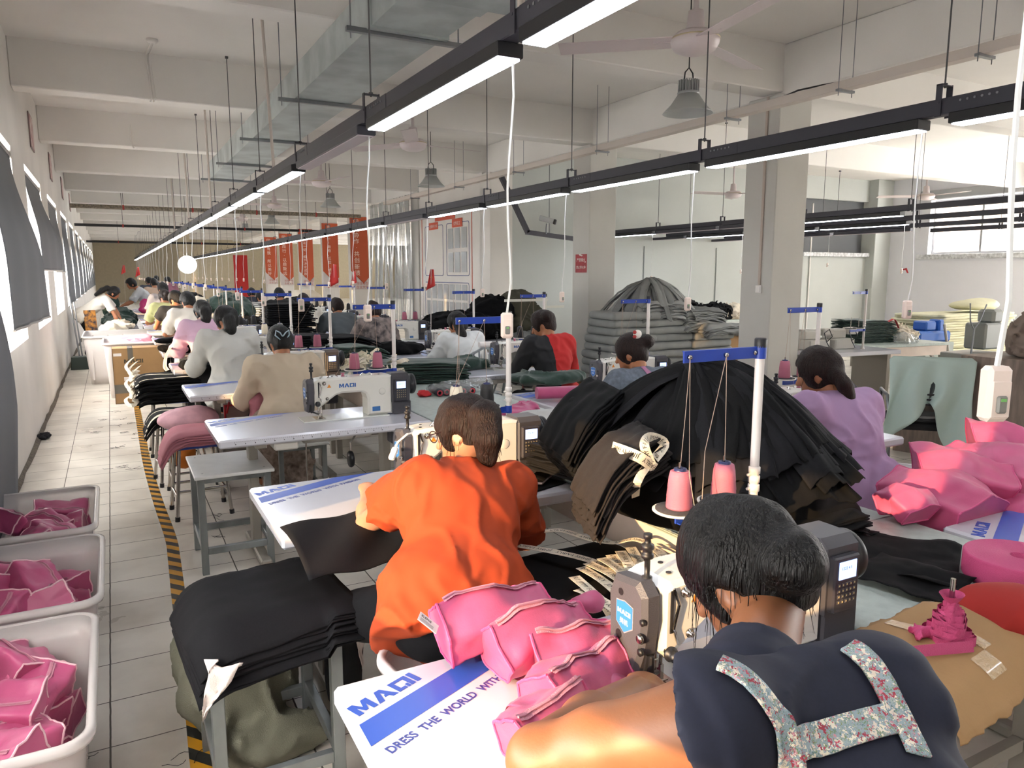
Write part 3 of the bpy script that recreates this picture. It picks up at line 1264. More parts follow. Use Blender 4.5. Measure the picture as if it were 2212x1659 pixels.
tag(mb.build('conduit', m_pl), 'short white conduit down the face of the second beam', 'conduit')
for i, (x, y, z0_) in enumerate(((0.98, 14.6, 2.49), (0.72, 18.2, 2.49), (0.8, 9.6, 2.49), (2.75, 3.1, 2.5))):
 mb = MB()
 mb.tube([(1.28, 11.0 + 3.2 * i, 2.5), (1.27, 11.0 + 3.2 * i, ZC - 0.05)] if i < 3 else [(1.30, 2.35, 2.5), (1.28, 2.36, ZC)], 0.014, 8)
 tag(mb.build('supply_conduit', mat('white_conduit', 'c9bfb6', 0.5)), ['white plastic supply pipe dropping to the rail at its middle', 'white supply pipe dropping to the rail beyond the duct end',
  'thin white supply pipe dropping to the rail far down the hall', 'thick cream supply pipe dropping to the rail next to the first light'][i], 'pipe', 'supply pipes')
for i, (x, y, r) in enumerate(((1.1, 7.3, 0.014),)):
 mb = MB()
 mb.tube([W(571, 56, y), V((W(571, 56, y).x, y, ZC)), W(571, 56, y), W(592, 370, y)][2:] if False else [V((W(571, 56, y).x - 0.02, y, ZC)), W(592, 370, y)], r, 8)
 tag(mb.build('supply_conduit', MATS['white_conduit']), 'slanting white supply pipe crossing in front of the duct', 'pipe', 'supply pipes')

# light diffusing globe
t = empty('globe_lamp', (1.75, 20.5, 1.86), 'glowing round white globe lamp above the far machines', 'lamp')
mb = MB()
mb.ell((0, 0, 0), (0.22, 0.22, 0.22), n=28, m=18)
mb.build('globe', mat('globe_lit', 'ffffff', 0.4, emit='ffffff', estr=7.0), t)
mb = MB()
mb.tube([(0, 0, 0.21), (0, 0, 2.085)], 0.006)
mb.build('suspension', m_cable, t)

# ------------------------------------------------------------------ blinds, banners, signs
m_blind = mat('roller_blind_cloth', '6f7277', 0.8, bump=0.05, bscale=300)
m_blind2 = mat('blind_hem', 'a9a6a3', 0.7)


def blind(a, b_, zbot, belly, lb, ph=0.0, twist=0.1, xt=None):
 t = empty('roller_blind', (0, 0, 0), lb, 'blind', 'roller blinds on the left windows')
 xt = XL - 0.03 if xt is None else xt
 mb = MB()
 mb.cyl((xt, a + 0.02, 2.74), (xt, b_ - 0.02, 2.74), 0.028, n=14)
 mb.box((xt, a + 0.01, 2.74), (0.05, 0.01, 0.07))
 mb.box((xt, b_ - 0.01, 2.74), (0.05, 0.01, 0.07))
 mb.build('roller', mat('blind_roller', '85817c', 0.4, 0.4), t)
 zt = 2.72

 def f(u, v):
  q = min(1, v * 1.45)
  w = q * q * (3 - 2 * q) * (1.0 - 0.25 * max(0, v - 0.75) * 4 * (zbot < 1))
  x = xt + 0.02 + belly * w * (0.5 + 0.5 * u) + 0.010 * math.sin(u * 17 + v * 3) * v
  y = a + 0.03 + (b_ - a - 0.06) * u + twist * v * v
  return (x, y, zt + (zbot - zt) * v)
 mb = MB()
 mb.sheet(f, 30, 40, 0.0015, nrm=(-1, 0, 0))
 o = mb.build('blind_cloth', m_blind, t)
 mb = MB()
 mb.tube([V(f(i / 12, 1.0)) for i in range(13)], 0.011, 8)
 mb.build('hem_bar', m_blind2, t)


blind(3.0, 5.17, 0.22, 0.22, 'nearest tall grey roller blind bulging into the room', 0.4, 0.0)
blind(6.45, 8.62, 1.20, 0.19, 'wide grey roller blind billowing over the first sill', 1.3, 0.15)
blind(9.9, 12.05, 1.67, 0.17, 'second billowing grey roller blind, hem high above the sill', 0.6, 0.2)
blind(13.35, 15.5, 1.66, 0.06, 'third grey roller blind, hem high above its sill', 0.2, 0.1)
blind(16.8, 18.95, 1.04, 0.06, 'fourth grey roller blind hanging down to its sill', 0.9, 0.1)
blind(-0.45, 0.42, 1.38, 0.02, 'added unseen short roller blind over the near half of the window beside the camera', 0.0, 0.0)  # unseen, added; hem set to narrow the sun on the near arm
blind(-3.0, -1.75, 1.1, 0.02, 'added unseen roller blind over the window behind the camera', 0.0, 0.0)  # unseen, added to cut the skylight around the camera
blind(0.50, 2.2, 1.58, 0.02, 'added unseen roller blind half down over the far half of the window beside the camera', 0.0, 0.0)  # unseen, added; hem height shapes the sun patches on the pile
mb = MB()  # unseen stack added to block the lower part of the sun band
for q in range(6):
 mb.box((XL - 0.13, 0.0, 1.024 + 0.045 * q), (0.2, 0.8, 0.04), bev=0.012)
tag(mb.build('sun_block_stack', mat('sun_block_cloth', '8d8a86', 0.9)), 'added unseen cloth stack blocking the low sun on the sill beside the camera', 'cloth')
for i in range(8):  # added and drawn nearly shut to keep sun and sky off the far wall
 blind(20.25 + PER * i, 22.4 + PER * i, 1.04, 0.05, 'added grey roller blind on a far window, %s beyond the four billowing ones' % ordn(i + 1), 0.3 * i, 0.0)

# framed paper notices high on the left wall
for i, y in enumerate((11.0, 14.45, 17.9, 21.3)):
 t = empty('framed_notice', (XL + 0.003, y, 3.36), '%s small framed notice between the left windows' % ['first', 'second', 'third', 'fourth'][i], 'notice', 'framed notices on the left wall')
 mb = MB()
 mb.box((0.006, 0.22, 0), (0.012, 0.5, 0.42))
 mb.build('frame', mat('notice_frame', '8f7a78', 0.5), t)
 mb = MB()
 mb.box((0.0135, 0.22, 0), (0.003, 0.46, 0.38))
 mb.build('sheet', mat('notice_paper', 'd9cdc6', 0.7, col2='b07f7c', nscale=9, noise=0.1), t)

# white surface conduits and outlet on pillar one
t = empty('wall_switch', (XP - 0.012, 5.86, 1.46), 'white wall switch with trunking on the nearest pillar', 'switch')
mb = MB()
mb.box((0, 0, 0), (0.022, 0.086, 0.086), bev=0.006)
mb.box((-0.012, 0, 0), (0.006, 0.05, 0.06), bev=0.002)
mb.build('switch_plate', m_pl, t)
mb = MB()
mb.box((0.003, 0.0, 1.02), (0.018, 0.03, 1.95), bev=0.003)
mb.build('trunking', mat('trunking', 'bfb1a6', 0.6), t)
# red fire notice on pillar two
t = empty('fire_notice', (XP - 0.003, 9.35, 1.78), 'torn red fire safety notice on the second pillar', 'sign')
mb = MB()
mb.box((0, 0, 0), (0.004, 0.30, 0.27))
mb.build('plate', mat('notice_red', 'a3222c', 0.5, noise=0.2, nscale=20), t)
mb = MB()
for s, zz, sz in (('严禁烟火', 0.03, 0.058), ('禁止带火种', -0.075, 0.05)):
 mb.add(*text_mesh(s, sz, mat4((-0.0032, 0.0, zz), (0, -1, 0), (0, 0, 1)), 0.0, 0.001, align='CENTER'))
mb.build('lettering', mat('notice_white', 'e8dcd8', 0.6), t)
mb = MB()
for (y, z, r) in ((0.02, 0.125, 0.025), (-0.02, 0.115, 0.018), (-0.11, 0.02, 0.016), (0.05, 0.13, 0.012)):
 mb.ell((-0.0025, y, z), (0.001, r, r * 0.7), n=8, m=4)
mb.build('torn_patch', MATS['notice_white'], t)

# white conduits down the grey wall
for i, x in enumerate((9.93, 11.95)):
 mb = MB()
 mb.tube([(x, YGW - 0.015, 2.2), (x, YGW - 0.015, 0.1)], 0.012, 8)
 tag(mb.build('wall_conduit', m_grey), '%s thin vertical conduit on the grey wall' % ('first', 'second')[i], 'conduit', 'conduits on the grey wall')
mb = MB()
mb.tube([(14.0 + 0.95, YGW - 0.02, 3.3), (14.95, YGW - 0.02, 0.3)], 0.02, 8)
tag(mb.build('wall_conduit', m_pl), 'white pipe down the grey wall below the dark window', 'pipe')
mb = MB()
q = [(0, 0), (0.10, 0.03), (0.16, -0.1), (0.12, -0.1), (0.07, -0.02), (0.0, -0.03)]
mb.prism([(11.95 - a, 1.75 + b_) for a, b_ in q], XR - 0.006, XR - 0.002, 'yz')
tag(mb.build('wall_arrow', mat('arrow_red', 'b02a35', 0.6)), 'small red arrow mark on the white side wall', 'mark')

# notice board wall
t = empty('notice_board', (XP - 0.004, 14.45, 0), 'large notice board painted with orange frame and blue panels', 'notice board')
m_org = mat('board_orange', 'c8553a', 0.6)
m_blu = mat('board_blue', '2c3f7a', 0.6)
mb = MB()


def rrect(yc, zc, w, h, r=0.06, t_=0.015, mi=0):
 pts = []
 for (sy, sz, a0) in ((1, 1, 0), (-1, 1, 90), (-1, -1, 180), (1, -1, 270)):
  for k in range(5):
   a = math.radians(a0 + 22.5 * k)
   pts.append((0, yc + sy * (w / 2 - r) + r * math.cos(a), zc + sz * (h / 2 - r) + r * math.sin(a)))
 pts.append(pts[0])
 for a, b_ in zip(pts[:-1], pts[1:]):
  mb.bar(a, b_, t_, 0.004, mi, up=(1, 0, 0))


mb = MB()
rrect(0, 1.75, 2.6, 2.3, 0.08, 0.025)
mb.build('orange_frame', m_org, t)
mb = MB()
rrect(0.62, 2.12, 1.0, 1.05, 0.05, 0.012)
rrect(-0.62, 2.12, 1.1, 1.05, 0.05, 0.012)
rrect(0, 0.9, 2.3, 1.1, 0.05, 0.012)
mb.build('blue_frames', m_blu, t)
mb = MB()
mb.box((-0.004, 0.0, 2.86), (0.008, 1.05, 0.26), bev=0.003)
mb.box((-0.004, 0.62, 2.64), (0.008, 0.5, 0.15), bev=0.003)
mb.box((-0.004, -0.62, 2.64), (0.008, 0.5, 0.17), bev=0.003)
mb.build('heading_plates', m_org, t)
mb = MB()
M0 = lambda y, z: mat4((-0.0095, y, z), (0, -1, 0), (0, 0, 1))
mb.add(*text_mesh('公告栏', 0.17, M0(0.42, 2.8), 0, 0.001))
mb.add(*text_mesh('ATTENTION', 0.075, M0(-0.08, 2.82), 0, 0.001))
mb.add(*text_mesh('主要领导介绍', 0.07, M0(0.62, 2.61), 0, 0.001, align='CENTER'))
mb.add(*text_mesh('优秀员工', 0.085, M0(-0.62, 2.60), 0, 0.001, align='CENTER'))
mb.build('heading_text', mat('board_text', 'ddd0ca', 0.7), t)
m_sleeve = mat('clear_sleeve', 'c9cdcf', 0.15, alpha=0.55, coat=0.5)
for i in range(3):
 for j in range(2):
  mb = MB()
  mb.box((-0.006, -0.95 + 0.33 * i, 2.34 - 0.48 * j), (0.006, 0.25, 0.4), bev=0.002)
  mb.build('photo_sleeve', m_sleeve, t)
for i in range(7):
 for j in range(3):
  mb = MB()
  mb.box((-0.006, -0.95 + 0.31 * i, 1.26 - 0.36 * j), (0.006, 0.24, 0.31), bev=0.002)
  mb.build('paper_sleeve', m_sleeve, t)

# clear strip curtain in the doorway
t = empty('strip_curtain', (XP, 17.7, 0), 'clear plastic strip curtain hanging between wall and pillar', 'curtain')
m_strip = mat('clear_pvc_strip', 'b9bdbc', 0.12, alpha=0.42, coat=0.6)
r_ = random.Random(5)
for i in range(15):
 y = -1.35 + 0.2 * i
 mb = MB()
 a, p = r_.uniform(0.03, 0.07), r_.uniform(0, 6)
 mb.sheet(lambda u, v: (a * math.sin(u * PI) + 0.05 * math.sin(v * 4 + p) + 0.04 * (i % 2) - 0.1, y + 0.22 * (u - 0.5) * (1 - 0.25 * v) + 0.05 * math.sin(v * 3 + p), 3.4 - 3.0 * v), 8, 14, 0.003, nrm=(-1, 0, 0))
 mb.build('strip', m_strip, t)

# banners on the far pillars
m_ban = mat('banner_orange', 'b8522f', 0.7)
m_bw = mat('banner_white', 'cfc6c4', 0.7)
m_bt = mat('banner_text', 'e8d9cf', 0.7)
for k, s in enumerate(['团结协作·共创新绩', '质量第一·自检、互检、终检', '态度决定一切·细节决定成败', '同向而行·以质致远', '因你有我·所以美好']):
 y = 5.70 + PER * (4.5 + k) - 0.01
 y = [21.2, 24.4, 27.85, 31.3, 34.6][k]
 mbp = MB()
 mbp.box((XP + 0.235, y + 0.24, 1.73), (0.47, 0.44, 3.46), bev=0.008)
 tag(mbp.build('pillar', m_wall), kind='structure')
 t = empty('pillar_banner', (XP + 0.2, y - 0.005, 0), 'orange vertical banner with white writing on pillar, %s from the strip curtain' % ['first', 'second', 'third', 'fourth', 'fifth'][k], 'banner', 'orange pillar banners')
 mb = MB()
 mb.prism([(-0.26, 3.25), (0.26, 3.25), (0.26, 1.52), (0.1, 1.36), (-0.26, 1.72)][::-1], -0.008, 0, 'xz')
 mb.build('orange_field', m_ban, t)
 mb = MB()
 mb.prism([(-0.26, 1.70), (0.1, 1.34), (0.26, 1.5), (0.26, 1.18), (-0.26, 1.18)], -0.008, 0, 'xz')
 mb.build('white_foot', m_bw, t)
 mb = MB()
 n = len(s)
 st = min(0.19, 1.62 / n)
 for i, ch in enumerate(s):
  mb.add(*text_mesh(ch, st * 0.92, mat4((-0.08 if n < 10 else -0.04, -0.010, 3.2 - st * (i + 0.9)), (1, 0, 0), (0, 0, 1)), 0, 0.001, align='CENTER'))
 mb.build('slogan_text', m_bt, t)
 mb = MB()
 mb.add(*text_mesh('润佳箱包', 0.09, mat4((-0.12, -0.010, 1.33), (1, 0, 0), (0, 0, 1)), 0, 0.001))
 mb.add(*text_mesh('企业文化', 0.09, mat4((-0.12, -0.010, 1.22), (1, 0, 0), (0, 0, 1)), 0, 0.001))
 mb.build('foot_text', mat('banner_foot_text', 'b04a3a', 0.7), t)

# ------------------------------------------------------------------ furniture and machines
from mathutils import noise as mnoise


def nz(p, s, a):
 return mnoise.noise(V((p[0] * s, p[1] * s, p[2] * s))) * a


m_lam = mat('white_laminate', 'cfcfd6', 0.22, coat=0.3)
m_print = mat('blue_print', '2f55b4', 0.35)
m_navy = mat('navy_print', '33418c', 0.35)
m_leg = mat('beige_steel', '9a948a', 0.5, 0.3)
m_dark = mat('dark_casting', '4b4a50', 0.42, 0.1, bump=0.15, bscale=400)
m_body = mat('machine_white', 'd9d6cd', 0.3, coat=0.25, bump=0.03, bscale=500)
m_chrome = mat('chrome', 'b9b4ae', 0.15, 1.0)
m_scr = mat('lit_screen', '9fb6ea', 0.3, emit='a9c4ff', estr=1.1)
m_bluep = mat('blue_powder', '1f3f9c', 0.4)
m_whp = mat('white_pole', 'dcd5cf', 0.35)
m_felt = mat('black_felt', '38363a', 0.95, noise=0.4, nscale=120)
m_pinkth = mat('pink_thread', 'b0657a', 0.6, bump=0.25, bscale=90, stretch=(1, 1, 14))
m_blkth = mat('black_thread', '1c1c1e', 0.6, bump=0.2, bscale=90, stretch=(1, 1, 14))
m_whth = mat('cream_thread', 'ddd3bd', 0.6, bump=0.2, bscale=90, stretch=(1, 1, 14))
m_string = mat('thin_thread', 'b39a88', 0.7)
m_blk = mat('black_cloth', '0b0b0c', 0.9, noise=0.3, nscale=300, bump=0.06, bscale=500)
m_blk2 = mat('black_twill', '141417', 0.85, noise=0.2, nscale=200, bump=0.06, bscale=500)
for m_ in (m_blk, m_blk2):
 m_.node_tree.nodes['Principled BSDF'].inputs['Specular IOR Level'].default_value = 0.2
m_web = mat('cream_webbing', 'eadfc9', 0.85, noise=0.12, nscale=90, bump=0.2, bscale=300)
m_ink = mat('black_ink', '1a1a1a', 0.7)
m_pink = mat('pink_nylon', 'b84f7a', 0.42, noise=0.12, nscale=7, bump=0.05, bscale=260, sheen=0.1)
m_pinkd = mat('pink_piping', 'c94e80', 0.5, bump=0.2, bscale=250)
m_zip = mat('pink_zip_tape', 'c98a9c', 0.55, bump=0.4, bscale=400)
m_label = mat('label_white', 'ece6e2', 0.6)
m_galvs = mat('galvanised_tube', '8f9494', 0.42, 0.75, noise=0.35, nscale=6, stretch=(1, 1, 0.4))
m_card = mat('cardboard', 'a8845a', 0.85, noise=0.12, nscale=3, bump=0.1, bscale=40)
m_cardin = mat('cardboard_inside', '8a6a48', 0.85)
m_tape = mat('packing_tape', 'b09a78', 0.2, coat=0.6)
m_greenc = mat('green_cloth', '1f3a30', 0.8, noise=0.2, nscale=60, sheen=0.2)
m_gtab = mat('green_grey_table', 'b3bdb6', 0.45, noise=0.10, nscale=30, bump=0.15, bscale=160)

def maqi(M, hgt, d=0.0006):
 """the blocky maker's name as flat letters with a slight thickness"""
 polys = [
  [(0, 0), (0, 1), (.36, 1), (.62, .45), (.88, 1), (1.24, 1), (1.24, 0), (.93, 0), (.93, .62), (.70, .12), (.54, .12), (.31, .62), (.31, 0)],
  [(1.34, 0), (1.80, 1), (2.16, 1), (2.62, 0), (2.28, 0), (2.18, .24), (1.92, .24), (2.0, .44), (2.1, .44), (1.98, .74), (1.68, 0)],
  [(2.72, 0), (2.72, 1), (3.9, 1), (3.9, 0), (3.62, 0), (3.62, .78), (3.0, .78), (3.0, .22), (3.3, .22), (3.3, 0)],
  [(3.38, 0), (3.38, .34), (3.56, .34), (3.56, 0)],
  [(4.02, 0), (4.02, 1), (4.32, 1), (4.32, 0)]]
 mb = MB()
 for P in polys:
  mb.prism([(x * hgt, y * hgt) for x, y in P], -d / 2, d / 2, 'xy')
 return [M @ V(p) for p in mb.v], mb.f


PR = V((math.cos(math.radians(23.7)), math.sin(math.radians(23.7)), 0))
PU = V((-PR.y, PR.x, 0))


def make_table():
 """origin: floor below the near corner on the aisle side"""
 t = empty('sewing_table', (0, 0, 0), 'x', 'table')
 w, d, h = 1.19, 0.66, 0.76
 mb = MB()
 mb.box((w / 2, d / 2, h - 0.0225), (w, d, 0.045), bev=0.009)
 mb.build('tabletop', m_lam, t)
 z = h + 0.0006
 # diagonal stripe clipped to the top
 y = lambda x, c: c + (x) * math.tan(math.radians(23.7))
 mb = MB()
 e = 0.009
 xa, xb = (0.65 - 0.495) / math.tan(math.radians(23.7)), (0.65 - 0.42) / math.tan(math.radians(23.7))
 mb.add([(e, 0.42 + e * 0.44, z), (xb, 0.65, z), (xa, 0.65, z), (e, 0.495 + e * 0.44, z)], [(0, 1, 2, 3)])
 mb.build('printed_stripe', m_print, t)
 mb = MB()
 mb.add(*maqi(mat4(V((0.018, 0.527, z)), PR, PU), 0.040))
 mb.build('printed_name', m_print, t)
 mb = MB()
 mb.add(*text_mesh('DRESS  THE  WORLD  WITH  PASSION', 0.030, mat4(V((0.035, 0.386, z)), PR, PU), 0.0006, 0.0004, 0.0, 0.86))
 mb.build('printed_motto', m_navy, t)
 mb = MB()
 mb.add([(1.03, 0.32, z), (1.17, 0.32, z), (1.17, 0.40, z), (1.03, 0.40, z)], [(0, 1, 2, 3)])
 mb.build('maker_plate', m_print, t)
 mb = MB()
 mb.add(*text_mesh('MAQI SEWING', 0.022, mat4(V((1.02, 0.50, z)), (1, 0, 0), (0, 1, 0)), 0, 0.0004))
 mb.add(*text_mesh('TECHNOLOGY', 0.018, mat4(V((1.02, 0.472, z)), (1, 0, 0), (0, 1, 0)), 0, 0.0004))
 mb.build('printed_address', m_navy, t)
 mb = MB()      # ruler along the front edge
 mb.box((0.50, -0.0008, h - 0.02), (0.84, 0.0016, 0.018))
 for i in range(85):
  hh = 0.011 if i % 10 == 0 else (0.008 if i % 5 == 0 else 0.005)
  mb.box((0.08 + i * 0.01, -0.0018, h - 0.011 - hh / 2), (0.0012, 0.0006, hh), 1)
 for i in range(0, 84, 5):
  mb.box((0.083 + i * 0.01, -0.0018, h - 0.0258), (0.005, 0.0006, 0.0045), 1)
 mb.build('ruler', [m_lam, m_ink], t)
 mb = MB()      # underframe
 for x in (0.22, 1.02):
  mb.box((x, d / 2 + 0.05, 0.38), (0.05, 0.09, 0.68), bev=0.005)
  mb.box((x, d / 2, h - 0.06), (0.06, 0.56, 0.03), bev=0.004)
  mb.box((x, d / 2, 0.03), (0.06, 0.56, 0.045), bev=0.008)
 mb.box((0.62, d / 2 + 0.05, 0.24), (0.8, 0.04, 0.05), bev=0.004)
 mb.build('underframe', m_leg, t)
 mb = MB()
 mb.box((0.66, d / 2 - 0.02, 0.09), (0.38, 0.26, 0.018), R=Matrix.Rotation(math.radians(10), 3, 'X'), bev=0.005)
 for i in range(8):
  mb.box((0.66, d / 2 - 0.12 + i * 0.03, 0.103 + (i - 3.5) * 0.005), (0.34, 0.008, 0.004))
 mb.build('treadle', mat('treadle_plastic', 'b9b5ab', 0.5), t)
 mb = MB()
 mb.tube([(0.52, 0.33, h - 0.05), (0.52, 0.33, 0.12)], 0.005)
 mb.tube([(0.80, 0.18, h - 0.05), (0.74, 0.16, h - 0.12), (0.735, 0.13, h - 0.25)], 0.006)
 mb.lathe([(0, 0), (0.045, 0), (0.05, 0.01), (0.045, 0.022), (0, 0.022)], (0.72, 0.13, h - 0.21), 18, 1, axis=(1, 0, 0))
 mb.build('knee_lifter', [m_chrome, m_black], t)
 mb = MB()
 mb.box((0.70, 0.38, h - 0.085), (0.42, 0.2, 0.08), bev=0.01)
 mb.box((1.08, 0.35, h - 0.12), (0.11, 0.2, 0.12), 1, bev=0.01)
 mb.box((0.35, 0.12, h - 0.07), (0.13, 0.18, 0.045), bev=0.008)
 mb.build('oil_pan', [mat('pan_plastic', 'c6c2ba', 0.5), m_dark], t)
 return t


def make_machine(detail=True):
 """origin: table surface at the table's near corner on the aisle side"""
 t = empty('sewing_machine', (0, 0, 0), 'x', 'sewing machine')
 yf, yb = 0.29, 0.42
 mb = MB()
 mb.box((0.76, 0.35, 0.003), (0.52, 0.18, 0.008), bev=0.002)
 mb.build('bed_plate', mat('bed_enamel', 'd3d6cf', 0.2, coat=0.5), t)
 mb = MB()
 mb.box((0.607, 0.35, 0.0085), (0.06, 0.1, 0.003))
 mb.cyl((0.607, 0.35, 0.0085), (0.607, 0.35, 0.0105), 0.012, n=12)
 mb.build('needle_plate', m_chrome, t)
 mb = MB()
 arm = [(0.575, 0.10), (0.60, 0.075), (0.655, 0.115), (0.70, 0.145), (0.735, 0.155), (0.86, 0.155), (0.885, 0.14), (0.895, 0.11), (0.895, 0.008), (1.05, 0.008), (1.05, 0.245), (1.02, 0.25),
           (0.64, 0.25), (0.60, 0.245), (0.575, 0.235)]
 mb.prism(arm, yf, yb, 'xz', 0, bev=0.012)
 if detail:
  for (x, y) in ((0.62, 0.33), (0.64, 0.38), (0.67, 0.33), (0.7, 0.37), (0.78, 0.34), (0.93, 0.36), (0.98, 0.34)):
   mb.cyl((x, y, 0.2495), (x, y, 0.2515), 0.006, n=10, mi=1)
  mb.lathe([(0.0, 0.0), (0.02, 0.0), (0.021, 0.001), (0.018, 0.0022), (0, 0.0022)], (0.985, yf, 0.15), 20, 0, axis=(0, -1, 0))
 mb.build('arm', [m_body, m_black], t)
 mb = MB()
 mb.add(*maqi(mat4(V((0.72, yf - 0.0006, 0.19)), (1, 0, 0), (0, 0, 1)), 0.0235, 0.001))
 mb.build('printed_name', mat('machine_blue_print', '2a5c9e', 0.4), t)
 mb = MB()
 mb.box((0.945, yf - 0.001, 0.045), (0.05, 0.002, 0.028), bev=0.0008)
 mb.build('rating_plate', mat('plate_blue', '3a6aa0', 0.3), t)
 # dark end cover at the needle side
 mb = MB()
 fc = [(yf + 0.012, 0.10), (yf + 0.03, 0.05), (yb - 0.03, 0.045), (yb - 0.008, 0.09), (yb - 0.003, 0.2), (yb - 0.02, 0.24), (yf + 0.03, 0.25), (yf + 0.004, 0.225), (yf + 0.002, 0.17)]
 mb.prism(fc, 0.53, 0.577, 'yz', 0, bev=0.01)
 for (y, z, r) in ((0.37, 0.212, 0.008), (0.375, 0.118, 0.010), (0.345, 0.07, 0.010)):
  mb.cyl((0.531, y, z), (0.5293, y, z), r, n=14, mi=1)
 mb.build('end_cover', [m_dark, m_black], t)
 if True:
  q = [(-0.026, -0.018), (0, -0.035), (0.026, -0.018), (0.026, 0.026), (0, 0.031), (-0.026, 0.026)]
  mb = MB()
  mb.prism([(0.355 + a * 1.08, 0.165 + b_ * 1.08) for a, b_ in q], 0.5285, 0.530, 'yz', 0)
  mb.prism([(0.355 + a, 0.165 + b_) for a, b_ in q], 0.5275, 0.529, 'yz', 1)
  Mx = mat4(V((0.527, 0.355, 0.168)), (0, -1, 0), (0, 0, 1))
  v_, f_ = maqi(Mx @ Matrix.Translation((-0.0215, 0, 0)), 0.0100)
  mb.add(v_, f_, 2)
  v_, f_ = text_mesh('美机', 0.014, mat4(V((0.527, 0.355, 0.148)), (0, -1, 0), (0, 0, 1)), 0, 0.0006, align='CENTER')
  mb.add(v_, f_, 2)
  mb.build('badge', [mat('badge_rim', 'b7bcc4', 0.3, 0.6), mat('badge_blue', '2f74c4', 0.35), mat('badge_letters', 'c4d4ec', 0.4)], t)
 mb = MB()      # tension post on top
 mb.lathe([(0, 0), (0.011, 0), (0.011, 0.012), (0.006, 0.014), (0.006, 0.05), (0.012, 0.052), (0.013, 0.06), (0.010, 0.062), (0.010, 0.07), (0.013, 0.072), (0.013, 0.08), (0.007, 0.083),
              (0.006, 0.093), (0.009, 0.094), (0.009, 0.103), (0, 0.104)], (0.568, 0.335, 0.238), 16)
 mb.build('foot_pressure_post', m_black, t)
 mb = MB()
 mb.cyl((0.607, 0.35, 0.1), (0.607, 0.35, 0.03), 0.0055, n=8)
 mb.cyl((0.607, 0.35, 0.03), (0.607, 0.35, 0.006), 0.0016, n=6)
 mb.cyl((0.625, 0.352, 0.1), (0.625, 0.352, 0.035), 0.0045, n=8)
 mb.box((0.607, 0.35, 0.045), (0.014, 0.014, 0.022), bev=0.002)
 mb.box((0.612, 0.34, 0.016), (0.024, 0.035, 0.006), bev=0.002)
 mb.box((0.625, 0.352, 0.026), (0.009, 0.012, 0.022))
 mb.tube([(0.60, 0.40, 0.09), (0.595, 0.43, 0.07), (0.60, 0.44, 0.05)], 0.004)
 mb.build('needle_bar', m_chrome, t)
 mb = MB()
 mb.box((0.553, 0.30, 0.075), (0.012, 0.02, 0.05), 1, bev=0.003)
 mb.tube([(0.548, 0.30, 0.10), (0.545, 0.305, 0.06), (0.57, 0.31, 0.05), (0.60, 0.33, 0.035)], 0.005, mi=1)
 mb.cyl((0.585, yf, 0.105), (0.585, yf - 0.022, 0.105), 0.006, n=10)
 mb.lathe([(0.015, 0), (0.016, 0.006), (0.011, 0.008), (0.013, 0.016), (0.012, 0.026), (0, 0.027)], (0.585, yf - 0.012, 0.105), 18, 1, axis=(0, -1, 0))
 mb.lathe([(0, 0), (0.011, 0), (0.012, 0.004), (0.005, 0.006), (0.007, 0.014), (0, 0.015)], (0.63, yf, 0.222), 16, 0, axis=(0, -1, 0))
 mb.lathe([(0, 0), (0.009, 0), (0.01, 0.004), (0.004, 0.006), (0.006, 0.012), (0, 0.013)], (0.645, yf, 0.13), 16, 0, axis=(0, -1, 0))
 mb.tube([(0.60, yf - 0.003, 0.235), (0.612, yf - 0.006, 0.20), (0.60, yf - 0.005, 0.15), (0.612, yf - 0.006, 0.115)], 0.0035)
 mb.box((0.597, yf - 0.001, 0.185), (0.007, 0.003, 0.09), 1)
 mb.lathe([(0, 0), (0.008, 0), (0.011, 0.003), (0.008, 0.008), (0, 0.009)], (0.53, 0.30, 0.14), 14, 0, axis=(-1, 0, 0))
 mb.lathe([(0, 0), (0.007, 0), (0.008, 0.006), (0, 0.007)], (0.53, 0.298, 0.112), 12, 1, axis=(-1, 0, 0))
 mb.lathe([(0, 0), (0.006, 0), (0.007, 0.006), (0, 0.007)], (0.532, 0.296, 0.175), 12, 1, axis=(-1, 0, 0))
 mb.tube([(0.66, 0.33, 0.25), (0.68, 0.345, 0.262), (0.71, 0.34, 0.262), (0.73, 0.355, 0.25)], 0.0028)
 mb.tube([(0.86, 0.33, 0.25), (0.88, 0.345, 0.262), (0.90, 0.34, 0.256), (0.93, 0.355, 0.262), (0.94, 0.35, 0.25)], 0.0028)
 mb.build('thread_guides', [m_chrome, m_black], t)
 if detail:
  mb = MB()
  mb.prism([(0.648, 0.195), (0.672, 0.195), (0.66, 0.216)], yf - 0.0012, yf, 'xz')
  mb.build('warning_triangle', mat('warning_orange', 'd9862c', 0.5), t)
  mb = MB()
  mb.lathe([(0, 0), (0.012, 0), (0.012, 0.004), (0.008, 0.005), (0.008, 0.016), (0.012, 0.017), (0.012, 0.021), (0, 0.021)], (0.76, 0.35, 0.25), 16)
  mb.build('bobbin', m_pinkth, t)
 # motor end with control panel and handwheel
 mb = MB()
 mb.prism([(yf - 0.004, 0.07), (yb + 0.004, 0.07), (yb + 0.004, 0.225), (yb - 0.02, 0.254), (yf + 0.02, 0.254), (yf - 0.004, 0.235)], 1.045, 1.165, 'yz', 0, bev=0.008)
 mb.prism([(yf - 0.004, 0.002), (yb, 0.002), (yb, 0.08), (yf - 0.004, 0.08)], 1.05, 1.17, 'yz', 0, bev=0.006)
 mb.build('motor_housing', mat('motor_dark', '454449', 0.38, 0.1), t)
 mb = MB()
 mb.box((1.10, yf - 0.012, 0.15), (0.085, 0.02, 0.135), bev=0.004)
 p = mb.build('control_panel', mat('panel_dark', '35343a', 0.35), t)
 mb = MB()
